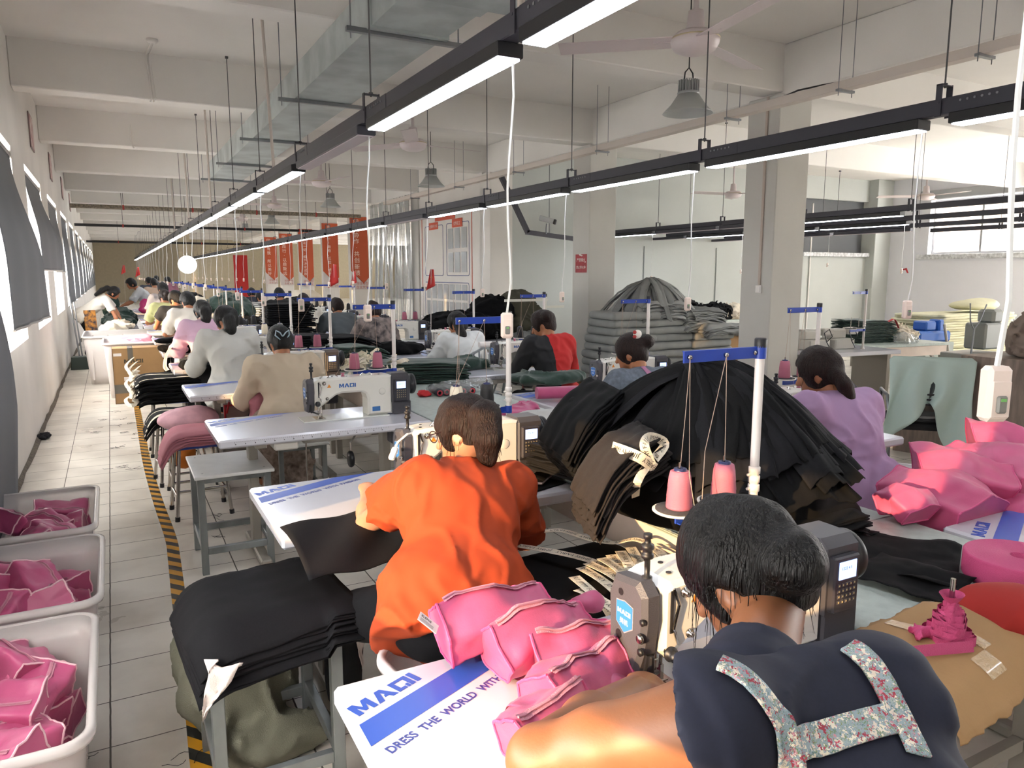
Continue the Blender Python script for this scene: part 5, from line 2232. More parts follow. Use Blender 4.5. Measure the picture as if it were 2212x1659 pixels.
 S.ell(H(0, -0.055, -0.03), (0.07, 0.055, 0.075), 0.03, R)
 S.ell(H(0, 0.105, -0.05), (0.068, 0.062, 0.108), 0.015, R, sub=True)
 for s in (-1, 1):
  S.ell(H(s * 0.095, 0.0, -0.045), (0.034, 0.034, 0.042), 0.012, R, sub=True)
 S.ell(H(0, -0.04, -0.15), (0.12, 0.1, 0.055), 0.02, R, sub=True)
 hdv = hair_dir
 if hair == 'pony':
  a = H(0, -0.10, 0.03)
  q = [a] + [np.array(p) for p in hdv]
  for i in range(len(q) - 1):
   r = [q_ * pony for q_ in (0.034, 0.05, 0.048, 0.036, 0.016)]
   S.cone(q[i], q[i + 1], r[min(i, 4)], r[min(i + 1, 4)], 0.02)
 elif hair == 'bun':
  c = np.array(hdv) if hdv is not None else H(0, -0.12, 0.05)
  S.ell(c, (0.050, 0.050, 0.044), 0.012)
  S.cone(H(0, -0.08, 0.03), c, 0.035, 0.035, 0.03)
 S.warp(lambda x, y, z: (0.004 * vnoise(x * 75 + seed, y * 75, z * 14) + 0.005 * vnoise(x * 22, y * 22 + seed, z * 10)).astype(np.float32))
 o = S.build('hair', hairm or m_hair, t, loc=root, smooth=1)
 o.location = (0, 0, 0)
 if strands:
  r_ = random.Random(seed + 3)
  mb = MB()
  for i in range(strands):
   kk = r_.choice((0, 0, 1))
   if kk == 0:
    s = r_.choice((-1, 1))
    a = H(s * r_.uniform(0.05, 0.085), r_.uniform(-0.07, 0.05), r_.uniform(-0.02, 0.06))
    b_ = a + R @ np.array([s * r_.uniform(0, 0.02), r_.uniform(0.0, 0.04), -r_.uniform(0.04, 0.09)])
    c = b_ + np.array([r_.uniform(-0.01, 0.01), 0.0, -r_.uniform(0.03, 0.07)])
   else:
    a = H(r_.uniform(-0.06, 0.06), -0.085, r_.uniform(-0.06, -0.02))
    b_ = a + np.array([r_.uniform(-0.02, 0.02), -0.01, -0.04])
    c = b_ + np.array([r_.uniform(-0.02, 0.02), 0.0, -r_.uniform(0.02, 0.05)])
   mb.loftc([(a, 0.0009), (b_, 0.0008), (c, 0.0004)], 4)
  o = mb.build('loose_hair', hairm or m_hair, t)
  for v in o.data.vertices:
   v.co -= V(root)
  o.location = (0, 0, 0)
 # eyes and brows
 mb = MB()
 for s in (-1, 1):
  mb.ell(H(s * 0.03, 0.080, 0.004) - root, (0.011, 0.007, 0.006), R=Matrix(R.tolist()), n=10, m=6)
 mb.build('eyes', m_eye, t)
 return t, H, R, across, fwd, upv


def Jseat(x, y, z_head=1.18, lean=0.14, sh=0.19, turn=0.0, hands=None, hz=0.80, seat=0.52, headoff=(0, 0), elbow=0.28):
 """joints of a person seated at (x, y), facing +Y"""
 c, s = math.cos(turn), math.sin(turn)
 P = lambda a, b_, z: (x + a * c - b_ * s, y + a * s + b_ * c, z)
 zs = z_head - 0.17
 J = dict(hip=P(0, -0.06, seat + 0.08), neck=P(0, lean + 0.02, zs + 0.06), head=P(headoff[0], lean + 0.09 + headoff[1], z_head),
             shL=P(-sh, lean, zs), shR=P(sh, lean, zs), elL=P(-elbow, lean + 0.10, zs - 0.25), elR=P(elbow, lean + 0.10, zs - 0.25),
             haL=P(-0.12, lean + 0.38, hz + 0.02), haR=P(0.10, lean + 0.38, hz + 0.02),
             knL=P(-0.16, 0.36, seat + 0.02), knR=P(0.16, 0.36, seat + 0.02), ftL=P(-0.15, 0.34, 0.03), ftR=P(0.15, 0.34, 0.03))
 if hands:
  J.update(hands)
 return J

# ------------------------------------------------------------------ rows of machines
T_Y = [0.80 + 1.62 * i for i in range(0, 22)]
T_Y[2] = 4.04
tab0, mac0, sta0 = make_table(), make_machine(), make_stand()
first = {'tab': True, 'mac': True, 'sta': True}


def nxt(key, proto, skip=()):
 if first[key]:
  first[key] = False
  return proto
 return copy_tree(proto, skip=skip)


ordw = ['first', 'second', 'third', 'fourth', 'fifth', 'sixth', 'seventh', 'eighth', 'ninth', 'tenth', 'eleventh', 'twelfth', 'thirteenth', 'fourteenth', 'fifteenth']
T_X = [0.355, 0.44, 0.44, 0.44] + [0.45] * 30
USED_ST = {}
for i in range(0, 13):
 far = i > 6
 x, y = T_X[i], T_Y[i]
 t = nxt('tab', tab0, ('printed_address', 'treadle', 'knee_lifter', 'ruler') if i > 5 else ())
 place(t, (x, y, 0), 0, '%s white sewing table of the aisle side row counted from the camera' % ordw[i], 'white sewing tables')
 m = nxt('mac', mac0, ('thread_guides', 'warning_triangle', 'bobbin') if i > 6 else ())
 place(m, (x, y, 0.7605), 0, '%s sewing machine of the aisle side row counted from the camera' % ordw[i], 'sewing machines')
 s = nxt('sta', sta0)
 place(s, (x + 1.19, y + 0.645, 0.7605) if i else (x + 1.188, y + 0.645, 0.7605), 0, '%s white pole thread stand with blue arms of the aisle side row' % ordw[i], 'thread stands')
XR0 = 2.50
R_SIDE = [0, 1, 2, 3, 4, 5, 6, 7, 8, 9]
for i in R_SIDE:
 y = T_Y[i]
 t = copy_tree(tab0, skip=('ruler',) if i > 4 else ())
 place(t, (XR0 if i else 2.47, y, 0), 0, '%s white sewing table of the pillar side row counted from the camera' % ordw[i], 'white sewing tables')
 if i > 0:
  m = copy_tree(mac0)
  place(m, (XR0, y, 0.7605), 0, '%s sewing machine of the pillar side row counted from the camera' % ordw[i], 'sewing machines')
  s = copy_tree(sta0)
  place(s, (XR0 + 1.19 + 0.06, y + 0.645, 0.7605), 0, '%s white pole thread stand of the pillar side row' % ordw[i], 'thread stands')

# green topped long tables down the middle
gt = [(1.0, 1.62), (1.62, 4.06), (4.06, 6.5), (6.5, 8.94), (8.94, 11.4), (11.4, 13.8)]
for i, (a, b_) in enumerate(gt):
 sk = 0.045
 xa = 1.565 if i == 0 else 1.645
 t = empty('long_table', (2.0, (a + b_) / 2, 0), 'green grey topped long table between the machine rows, %s from the camera' % ordw[i], 'table', 'green topped long tables')
 L = b_ - a
 mb = MB()
 mb.box(((xa + 2.43) / 2 - 2.0, 0, 0.742), (2.43 - xa, L - 0.002, 0.03), bev=0.003)
 mb.build('tabletop', m_gtab, t)
 mb = MB()
 for k in range(4):
  mb.box((xa - 2.0 - 0.002, 0, 0.731 + k * 0.0075), (0.006, L - 0.002, 0.0045), bev=0.001)
 mb.build('edge_strip', mat('edge_rubber', '97a39f', 0.5), t)
 for xx in (xa - 1.985, 0.42):
  mb = MB()
  mb.box((xx, 0, 0.66), (0.018, L - 0.02, 0.13))
  mb.build('apron', mat('apron_board', 'dccabb', 0.55, noise=0.1, nscale=4), t)
 for yy in (-L / 2 + 0.1, L / 2 - 0.1):
  for xx in (xa - 1.95, 0.38):
   mb = MB()
   mb.box((xx, yy, 0.30), (0.05, 0.05, 0.6), bev=0.003)
   mb.build('leg', m_leg, t)
 mb = MB()
 for yy in (-L / 2 + 0.1, L / 2 - 0.1):
  mb.box((0.0, yy, 0.2), (0.7, 0.03, 0.04))
 mb.build('underframe', m_leg, t)

# ------------------------------------------------------------------ soft things close to the camera
from mathutils.bvhtree import BVHTree


def heap(name, c, blobs, m, lb, group=None, cat='cloth', h=0.014, fold=0.012, freq=9, seed=0, flat=None, parent=None, squash=(1, 1, 1)):
 """a crumpled heap of cloth; blobs are (dx, dy, dz, rx, ry, rz) about c"""
 c = np.array(c, float)
 B = np.array(blobs, float)
 lo = (B[:, :3] - B[:, 3:]).min(0) + c - 0.03
 hi = (B[:, :3] + B[:, 3:]).max(0) + c + 0.03
 S = SDF(lo, hi, h)
 for b_ in B:
  S.ell(c + b_[:3], b_[3:], 0.04)

 def w(x, y, z):
  a = vnoise(x * freq * 0.5 + seed, y * freq * 0.5, z * freq * 0.5)
  r = 1 - np.abs(vnoise(x * freq + a * 2 + seed, y * freq - a, z * freq * 1.3 + a))
  q = 1 - np.abs(vnoise(x * freq * 2.1 + seed, y * freq * 2.1 + a * 2, z * freq * 2.3))
  return (fold * (1.3 * a + 1.2 - 1.9 * r ** 2 * (r > 0) + 0.5 * (0.5 - q))).astype(np.float32)
 S.warp(w)
 if flat is not None:
  S.half((c[0], c[1], flat), (0, 0, -1))
 o = S.build(name, m, parent, loc=(c[0], c[1], flat if flat is not None else c[2]), smooth=1)
 if parent is None:
  tag(o, lb, cat, group)
 return o


def P_at(px, py, z):
 return WZ(px, py, z)


# ---- row of pink zip pouches being sewn on the first table
KITE = [(0.01, 0.078), (-0.088, 0.015), (-0.035, -0.058), (0.05, -0.05), (0.075, 0.02)]
KITE2 = [(0.01, 0.072), (-0.075, 0.02), (-0.07, -0.045), (0.035, -0.055), (0.075, 0.0)]
WIDE = [(0.0, 0.055), (-0.085, 0.025), (-0.09, -0.03), (0.06, -0.05), (0.085, 0.0)]
zt = 0.765
PINKS = []
defs = [
 ([WZ(955, 1372, 0.83), WZ(1050, 1335, 0.85), WZ(1160, 1310, 0.82)], [KITE, KITE, WIDE], 0.02, 'pink zip pouch at the aisle end of the sewn row, white label on its side'),
 ([WZ(1068, 1415, 0.82), WZ(1140, 1375, 0.84), WZ(1245, 1350, 0.81)], [KITE2, KITE, WIDE], 0.05, 'pink zip pouch second in the sewn row, rolled label at its lower seam'),
 ([WZ(1155, 1432, 0.81), WZ(1235, 1405, 0.825), WZ(1318, 1395, 0.805)], [KITE2, WIDE, WIDE], 0.04, 'pink zip pouch third in the sewn row with a long open zip'),
 ([WZ(1180, 1528, 0.81), WZ(1245, 1478, 0.82), WZ(1315, 1448, 0.80)], [KITE2, WIDE, KITE2], 0.03, 'pink zip pouch under the needle of the first machine'),
 ([WZ(1125, 1625, 0.81), WZ(1175, 1585, 0.825), WZ(1235, 1548, 0.80)], [KITE2, WIDE, KITE2], 0.06, 'pink zip pouch hanging lowest beside the bare arm'),
]
for i, (pth, pr, zz, lb) in enumerate(defs):
 o = soft_pouch(pth, pr, [(0, 0, 1)] * 3, lb, 'pink pouches in a row on the first table', zipat=0.02, seed=i * 7, rumple=0.014)
 PINKS.append(o)
sewn_label(WZ(925, 1345, 0.885), (V((0.5, -0.55, -0.45))).normalized(), V((0.55, 0.8, 0.1)).normalized(), 0.05, 0.03, PINKS[0])
sewn_label(WZ(1030, 1400, 0.80), (1, -0.3, 0), (0.25, 0.6, 0.75), 0.04, 0.026, PINKS[1])
sewn_label(WZ(1113, 1425, 0.80), (0.1, -0.4, -0.9), (0.9, 0.2, 0.1), 0.026, 0.010, PINKS[2], text='')
sewn_label(WZ(1215, 1523, 0.845), (1, -0.1, 0), (0.15, 0.5, 0.85), 0.05, 0.032, PINKS[3])
heap('pink_pouch_lining', WZ(1300, 1480, 0.80), [(0, 0, 0, 0.07, 0.06, 0.035), (-0.06, -0.03, -0.005, 0.06, 0.05, 0.03)], m_pink, 'crumpled pink pouch lining under the sewing hand', 'pink pouches in a row on the first table', flat=0.764, h=0.006, seed=4)
heap('pink_pouch', WZ(1455, 1252, 0.0) * 0 + V((1.03, 1.50, 0.80)), [(0, 0, -0.02, 0.03, 0.025, 0.015)], m_pink, 'small pink pouch corner behind the first machine', 'pink pouches in a row on the first table', flat=0.764, h=0.008, seed=8)
mb = MB()
mb.surf(lambda u, v: WZ(1440 + 95 * u + 20 * v, 1402 - 30 * u + 50 * v, 0.775 + 0.03 * math.sin(u * 3)), 10, 6)
o = tag(mb.build('paper_slip', m_label), 'white printed paper slip on the first table behind the needle', 'paper')

open_bin('plastic_tub', 0.40, 0.36, 0.60, mat('milky_plastic', 'efe9e9', 0.35, alpha=0.75), 'milky plastic tub corner between the stool and the first table', (0.79, 1.70, 0), 0.1)
# ---- webbing on the first table, tub behind it with black panels and printed ribbons
open_bin('plastic_tub', 0.62, 0.42, 0.55, mat('milky_plastic', 'efe9e9', 0.35, alpha=0.75), 'milky plastic tub under the ribboned black panels', (1.22, 1.86, 0), 0.15)
for i in range(7):
 cloth_panel('cloth_piece', (1.21 + 0.012 * math.sin(i * 2.3), 1.90 + 0.01 * math.cos(i * 3), 1.22, 1.88), (0.62 - 0.02 * (i % 3), 0.46 + 0.02 * (i % 2)), 0.15 + 0.06 * math.sin(i * 1.7), 0.575 + 0.016 * i,
    'flat black panel on the milky tub, %s layer up' % ordn(i + 1) if i < 6 else 'top black fabric panel with two printed ribbons on the milky tub', 'black panels on the milky tub', m_blk, sup=(0.27, 0.19), seed=i, t=0.012, amp=0.01)
zr = 0.662


def rib(pts, w, lb, group, z=None, tilt=(0.1, 0.5, 0.35), start=0.0, flip=False, zs=None, **k):
 pp = [WZ(a, b_, (zs[i] if zs else z) + (0.037 if group == G1 else 0)) for i, (a, b_) in enumerate(pts)]
 ss = []
 for i in range(len(pp)):
  d = (pp[min(i + 1, len(pp) - 1)] - pp[max(i - 1, 0)]).normalized()
  s = V((0, 0, 1)).cross(d).normalized()
  ss.append(s + V((0, 0, tilt[i % 3] * 0.3)))
 return ribbon(pp, ss, w, lb=lb, group=group, start=start, flip=flip, **k)


G1 = 'printed cream ribbons on the milky tub'
rib([(1120, 1178), (1200, 1192), (1265, 1207), (1310, 1225), (1345, 1262), (1372, 1312)], 0.030, 'long cream ribbon with black lettering running along the black panels', G1, zs=[.665, .672, .672, .670, .665, .66], flip=True)
rib([(1170, 1148), (1215, 1146), (1270, 1163), (1325, 1172), (1375, 1165), (1420, 1190), (1450, 1235)], 0.026, 'sunlit cream ribbon along the back edge of the black panels', G1, zs=[.675, .675, .675, .672, .69, .68, .66], flip=True, start=0.03)
fan = [((1255, 1225), (1300, 1252), (1345, 1292), (1368, 1345)), ((1270, 1215), (1320, 1240), (1372, 1278), (1400, 1330)), ((1250, 1272), (1290, 1290), (1330, 1318), (1350, 1342)),
       ((1340, 1190), (1356, 1215), (1368, 1250), (1378, 1295)), ((1362, 1182), (1380, 1212), (1392, 1248), (1398, 1290)), ((1395, 1188), (1415, 1215), (1428, 1250), (1440, 1290)),
       ((1240, 1245), (1275, 1275), (1312, 1312), (1330, 1345)), ((1300, 1205), (1335, 1228), (1365, 1260), (1390, 1300)), ((1320, 1198), (1345, 1232), (1350, 1270), (1362, 1310)), ((1410, 1180), (1432, 1200), (1446, 1230), (1452, 1270))]
for i, f in enumerate(fan):
 rib(f, 0.036, 'cream ribbon end with lettering in the fan beside the machine head', G1, zs=[.672 + .004 * (i % 3), .685 + .006 * (i % 4), .68 + .008 * (i % 3), .655 + .01 * (i % 2)], start=-0.05 * (i % 4), flip=(i % 3 != 0), tilt=(0.25, -0.2, 0.3))

# ---- the big black pile on the long table
pc = (1.93, 2.08)


def pile_z(x, y):
 a, b_ = x - pc[0], y - pc[1]
 r2 = (a / 0.46) ** 2 + (b_ / 0.62) ** 2
 return 0.76 + 0.47 * math.exp(-1.25 * r2 ** 1.2)


core = heap('fabric_heap', (pc[0], pc[1], 0.76), [(0, 0, 0.12, 0.40, 0.52, 0.26), (0.02, 0.1, 0.3, 0.2, 0.3, 0.13), (0.1, -0.3, 0.02, 0.3, 0.25, 0.14)], m_blk, 'inner heap of folded black fabric under the draped panels', cat='cloth', flat=0.762, h=0.02)
GP = 'black panels draped over the big pile'
r_ = random.Random(12)
K = 46
for i in range(K):
 th = -2.9 + 5.6 * ((i * 0.618) % 1.0) if i < 34 else -2.4 + 0.13 * (i - 34)
 lift = 0.006 + 0.0017 * i
 wd = r_.uniform(0.16, 0.26)
 r0, r1 = r_.uniform(-0.05, 0.06), r_.uniform(0.40, 0.56)
 sk = r_.uniform(-0.25, 0.25)
 sd = r_.uniform(0, 50)

 def f(u, v):
  r = r0 + (r1 - r0) * v
  s = (u - 0.5) * wd * (0.7 + 0.5 * v)
  a = th + sk * v
  x = pc[0] + math.cos(a) * r * 0.86 - math.sin(a) * s
  y = pc[1] + math.sin(a) * r * 1.12 + math.cos(a) * s
  z = max(pile_z(x, y) + lift, 0.772 + lift * 0.4) + 0.010 * math.sin(u * 9 + sd) + nz((x + sd, y, 0), 9, 0.012) + 0.004 * math.sin(u * 31 + v * 5 + sd)
  return (x, y, z)
 mb = MB()
 mb.sheet(f, 20, 16, 0.004)
 lab = 'black fabric panel draped over the big pile on the long table'
 tag(mb.build('cloth_piece', m_blk if i % 3 else m_blk2), lab, 'fabric', GP)


# folded slabs leaning at the machine side of the pile, with frayed ends
def slab_stack(n, base, along, across, up, w, L, t, lb, group, m, fray=0.0, curl=0.25, seed=0, fan_=0.0, name='cloth_piece'):
 """n cloths laid on each other: base point, length direction, width direction, stacking direction"""
 base, along, across, up = V(base), V(along).normalized(), V(across).normalized(), V(up).normalized()
 rr = random.Random(seed)
 for i in range(n):
  j, q = rr.uniform(-0.02, 0.02), rr.uniform(-0.012, 0.012)
  LL = L + rr.uniform(-0.03, 0.03)
  sd = rr.uniform(0, 30)

  def f(u, v):
   s, a = (u - 0.5) * w, v * LL
   c = curl * max(0, v - 0.45) ** 2 * LL
   e = base + along * (a + j) + across * (s + q + fan_ * (i - n / 2) * 0.01 * v) + up * (i * t) - V((0, 0, 1)) * c * (1.0 + 0.02 * i)
   e += up * (nz((u * 2 + sd, v * 3, i * 0.15), 2.0, 0.010) + 0.002 * math.sin(u * 25 + sd))
   if fray and v > 0.93:
    e += up * nz((u * 40, v * 9, i), 1, fray) + along * nz((u * 50, i, 2), 1, fray)
   return e
  mb = MB()
  mb.sheet(f, 18, 18, t * 0.55, nrm=-up)
  tag(mb.build(name, m), '%s, %s layer up' % (lb, ordn(i + 1)), 'fabric', group)


slab_stack(13, W(1330, 880, 2.45), W(1215, 985, 2.25) - W(1330, 880, 2.45), V((0.25, 1, 0)), (-0.5, 0, 1), 0.36, 0.42, 0.010, 'black panel in the bundle leaning on the big pile', 'leaning black bundle', m_blk, 0.006, 0.5, 3)
slab_stack(11, W(1420, 985, 1.95), W(1290, 1060, 1.85) - W(1420, 985, 1.95), V((0.35, 1, 0)), (-0.35, 0.1, 1), 0.28, 0.36, 0.011, 'brownish black frayed panel spilling over the table edge', 'frayed black bundle', mat('brownish_black_cloth', '1d1613', 0.9, noise=0.3, nscale=90), 0.016, 0.9, 5)  # browner than the plain black cloth
slab_stack(10, (1.70, 2.95, 0.79), (0.15, -1, 0.05), (1, 0.1, 0), (0, 0, 1), 0.42, 0.6, 0.012, 'black panel in the flat stack behind the leaning bundle', 'flat black stack', m_blk2, 0.0, 0.05, 9)
slab_stack(9, (1.66, 1.62, 0.772), (1, 0.1, 0), (0.1, 1, 0), (0, 0, 1), 0.34, 0.5, 0.009, 'black panel in the low stack under the cone trays', 'low black stack', m_blk, 0.0, 0.05, 15)
# printed ribbon tying the frayed bundle
GR = 'ribbon ends on the big black pile'
PILE = [o for o in bpy.data.objects if o.get('group') in (GP, 'frayed black bundle', 'leaning black bundle', 'low black stack')]
vs_, fs_ = [], []
for o in PILE:
 k0 = len(vs_)
 vs_ += [o.matrix_basis @ v.co for v in o.data.vertices]
 fs_ += [tuple(i + k0 for i in p.vertices) for p in o.data.polygons]
bvp = BVHTree.FromPolygons(vs_, fs_)


def rib_on(pts, w, lb, **k):
 """a ribbon resting on the pile where the photograph shows it"""
 P, S_ = [], []
 for (a_, b_, lift) in pts:
  d = V(FW * F_PX + RT * (a_ - 1106) - UP * (b_ - 829.5)).normalized()
  p, n_, _, _ = bvp.ray_cast(V(CAM), d)
  P.append((p if p is not None else WZ(a_, b_, 0.9)) - d * (0.012 + lift))
 for i in range(len(P)):
  dd = (P[min(i + 1, len(P) - 1)] - P[max(i - 1, 0)]).normalized()
  S_.append(dd.cross(V(FW)).normalized())
 return ribbon(P, S_, w, lb=lb, group=GR, **k)


rib_on([(1322, 965, 0), (1350, 975, .004), (1385, 990, .004), (1415, 1012, 0)], 0.034, 'cream ribbon reading a name, crossing the frayed bundle', flip=True)
rib_on([(1408, 1005, .0), (1392, 962, .03), (1405, 944, .035), (1436, 958, .01), (1415, 990, 0)], 0.03, 'cream ribbon loop standing on the frayed bundle', start=0.01)
rib_on([(1400, 1005, .01), (1385, 1025, .012), (1375, 1048, .01), (1373, 1074, 0)], 0.026, 'plain cream ribbon end hanging down from the frayed bundle', text='')
rib([(1640, 1090), (1668, 1100), (1672, 1128), (1655, 1145), (1640, 1128)], 0.03, 'cream ribbon coil behind the dark haired head', GR, zs=[.80, .82, .80, .78, .79], tilt=(1.5, 2, 1.5))
rib([(1660, 1085), (1695, 1095), (1722, 1108), (1700, 1130)], 0.03, 'cream ribbon curl lying by the black cut cloth', GR, zs=[.79, .82, .80, .78], start=0.02)
rib([(1650, 1120), (1680, 1140), (1705, 1150)], 0.03, 'short cream ribbon end next to the coil', GR, zs=[.78, .79, .78])
# black cut pieces on the table in front of the pile
for i, (c, sz, rz, z, lb) in enumerate([((2.02, 1.40, 2.02, 1.40), (0.36, 0.46), 0.5, 0.775, 'ragged black cloth spread on the long table in front of the pile'),
          ((2.10, 1.66, 2.1, 1.66), (0.30, 0.24), 0.9, 0.80, 'crumpled black cloth corner standing up beside the pile'),
          ((1.93, 1.22, 1.93, 1.22), (0.24, 0.26), 0.2, 0.782, 'small black cloth piece behind the handwheel')]):
 cloth_panel('cut_cloth', c, sz, rz, z, lb, None, m_blk, sup=(1, 1), seed=20 + i, t=0.003, amp=0.022)
heap('tied_yellow_cord', W(1590, 810, 2.15), [(0, 0, 0, 0.06, 0.05, 0.02), (0.05, -0.02, -0.05, 0.035, 0.03, 0.05), (0.07, -0.04, -0.11, 0.02, 0.02, 0.05)], mat('yellow_strips', 'd2bd7c', 0.8), 'yellow and white torn strips tied on top of the big black pile', cat='strips', h=0.007, fold=0.012, freq=22)
mb = MB()
mb.tube([W(1612, 850, 1.95), W(1620, 900, 1.82), W(1632, 960, 1.7), W(1628, 1060, 1.6)], 0.006, 6)
tag(mb.build('hanging_string', m_cable), 'white string running down the big black pile behind the pole', 'cord')

# ---- cones of thread on the stands
cone_p, cone_b, cone_w = make_cone(m_pinkth), make_cone(m_blkth), make_cone(m_whth)
usedc = {id(cone_p): False, id(cone_b): False, id(cone_w): False}
CG = 'thread cones on the stands'


def put_cone(pr, tx, ty, side, lb, m_s=None, tz=0.7605):
 o = pr if not usedc[id(pr)] else copy_tree(pr, skip=('thread_strand',))
 usedc[id(pr)] = True
 dx = (-0.27, -0.115)[side]
 x, y = tx + 1.19 + dx, ty + 0.645
 z = tz + 0.2535
 place(o, (x, y, z), 0, lb, CG)
 ex = (-0.255, -0.13)[side] - dx
 mb = MB()
 mb.tube([(0, 0, 0.106), (ex * 0.5, -0.004, 0.25), (ex, -0.006, 0.396)], 0.0011, 4)
 if ty < 6.5:
  mb.tube([(ex, -0.006, 0.396), (ex - 0.12 - 0.05 * side, -0.12, 0.18), (0.72 - 1.19 - dx, 0.35 - 0.645, 0.262 - 0.2535)] if side else
    [(ex, -0.006, 0.396), (ex - 0.02, -0.04, 0.1), (ex - 0.02, -0.1, -0.1)], 0.0009, 4)
 mb.build('thread_strand', m_s or m_string, o)


for i in range(0, 12):
 if i == 1:
  continue
 pr = cone_p if i in (0, 2, 3) else (cone_b if i % 2 else cone_w)
 cn = {id(cone_p): 'pink', id(cone_b): 'black', id(cone_w): 'cream'}[id(pr)]
 for s in (0, 1):
  put_cone(pr, T_X[i], T_Y[i], s, '%s thread cone on the %s stand of the aisle side row, %s of its two' % (cn, ordw[i], ('outer', 'inner')[s]), m_string if cn == 'pink' else None)
put_cone(cone_w, T_X[1], T_Y[1], 0, 'cream thread cone with green cap beyond the brown ponytail')
put_cone(cone_b, T_X[1], T_Y[1], 1, 'black thread cone beyond the brown ponytail')
for i in range(1, 9):
 pr = cone_p if i in (1, 5) else cone_b
 cn = 'pink' if pr is cone_p else 'black'
 for s in (0, 1):
  put_cone(pr, XR0 + 0.06, T_Y[i], s, '%s thread cone on the %s stand of the pillar side row, %s of its two' % (cn, ordw[i], ('outer', 'inner')[s]))

# ---- cardboard sheet, pink tape on its spindle, red cloth
cb = [WZ(1815, 1372, 0.80), WZ(1975, 1300, 0.80), WZ(2215, 1400, 0.80), WZ(2215, 1500, 0.76), WZ(2090, 1600, 0.72), WZ(1985, 1500, 0.79)]
t = empty('cardboard_sheet', (1.55, 0.9, 0.78), 'torn brown cardboard flap lying over the table end under the pink tape', 'cardboard')


def cbf(u, v):
 a = WZ(1815, 1375, 0.80).lerp(WZ(1990, 1300, 0.805), v)
 b_ = WZ(2085, 1590, 0.735).lerp(WZ(2300, 1420, 0.77), v)
 p = a.lerp(b_, u)
 p.z += 0.035 * math.sin(u * PI) - 0.06 * max(0, u - 0.82) * 5 * 0.4 + nz(p, 6, 0.006)
 if u < 0.03 or u > 0.97:
  p += V((nz(p, 40, 0.012), nz(p + V((3, 0, 0)), 40, 0.012), 0))
 return p - V((1.55, 0.9, 0.78))


mb = MB()
mb.sheet(cbf, 30, 26, 0.004)
mb.build('sheet', m_card, t)
mb = MB()
for (u0, u1, v0, v1) in ((0.06, 0.30, 0.42, 0.52), (0.34, 0.7, 0.60, 0.68), (0.70, 0.86, 0.45, 0.6)):
 mb.surf(lambda u, v: V(cbf(u0 + (u1 - u0) * u, v0 + (v1 - v0) * v)) + V((0, 0, 0.0015)), 10, 4)
mb.build('clear_tape', mat('clear_tape', 'c0a47c', 0.08, coat=1.0, bump=0.5, bscale=60), t)
o = WZ(2050, 1355, 0.835)
t = empty('ribbon_spindle', o, 'steel spindle with a gathered bunch of pink webbing tape', 'ribbon')
mb = MB()
mb.cyl((0, 0, -0.03), (0, 0, 0.115), 0.0055, n=14)
mb.build('spindle_rod', m_chrome, t)
m_tapep = mat('pink_webbing', 'c94a7d', 0.6, bump=0.35, bscale=500)
for q in range(9):
 mb = MB()
 R_ = 0.048 - 0.0042 * q
 z0 = -0.03 + 0.009 * q
 mb.surf(lambda u, v: (R_ * (1 + 0.12 * math.sin(u * 2 * PI * (4 + q % 3) + q)) * math.cos(u * 2 * PI), R_ * (1 + 0.12 * math.sin(u * 2 * PI * (4 + q % 3) + q)) * math.sin(u * 2 * PI),
                          z0 + 0.022 * v + 0.005 * math.sin(u * 11 + q)), 44, 3)
 mb.build('tape_coil', m_tapep, t)
mb = MB()
mb.surf(lambda u, v: (0.026 * math.cos(u * 2 * PI) * (0.35 + abs(v - 0.45) * 1.4), 0.024 * math.sin(u * 2 * PI) * (0.35 + abs(v - 0.45) * 1.2), 0.035 + 0.045 * v), 20, 8)
mb.build('tape_knot', m_tapep, t)
ribbon([o + V((0.0, -0.055, -0.02)), WZ(2000, 1405, 0.83), WZ(1940, 1412, 0.845), WZ(1880, 1408, 0.85), WZ(1800, 1410, 0.86)], [(0, .3, 1)] * 5, 0.024, text='', m=m_tapep, lb='pink webbing tape running from the spindle towards the machine', name='webbing_tape')
heap('tape_bunch', WZ(1990, 1372, 0.82), [(0, 0, 0, 0.03, 0.02, 0.014), (0.03, 0.005, 0, 0.03, 0.02, 0.012)], m_tapep, 'loose pink tape bunch beside the spindle', cat='ribbon', h=0.005, fold=0.008, freq=30)
t = empty('webbing_roll', WZ(2200, 1225, 0.80), 'large flat roll of pink webbing lying on the long table', 'roll')
mb = MB()
prof = [(0.012, -0.035)]
mb.lathe([(0.02, -0.036), (0.135, -0.036), (0.138, -0.03), (0.138, 0.03), (0.135, 0.034)] + [(0.135 - 0.004 * k, 0.034 + (0.0012 if k % 2 else 0)) for k in range(1, 29)] + [(0.02, -0.036)], (0, 0, 0), 48)
mb.build('wound_webbing', m_tapep, t)
heap('red_cloth', WZ(2175, 1330, 0.80), [(0, 0, 0.01, 0.10, 0.12, 0.06), (0.10, -0.06, 0, 0.12, 0.12, 0.045), (-0.05, 0.02, -0.01, 0.08, 0.08, 0.04)], mat('red_cloth', '9c1f18', 0.85), 'red cloth heaped beside the pink webbing roll', h=0.01, fold=0.006, freq=6, flat=0.772, seed=11)

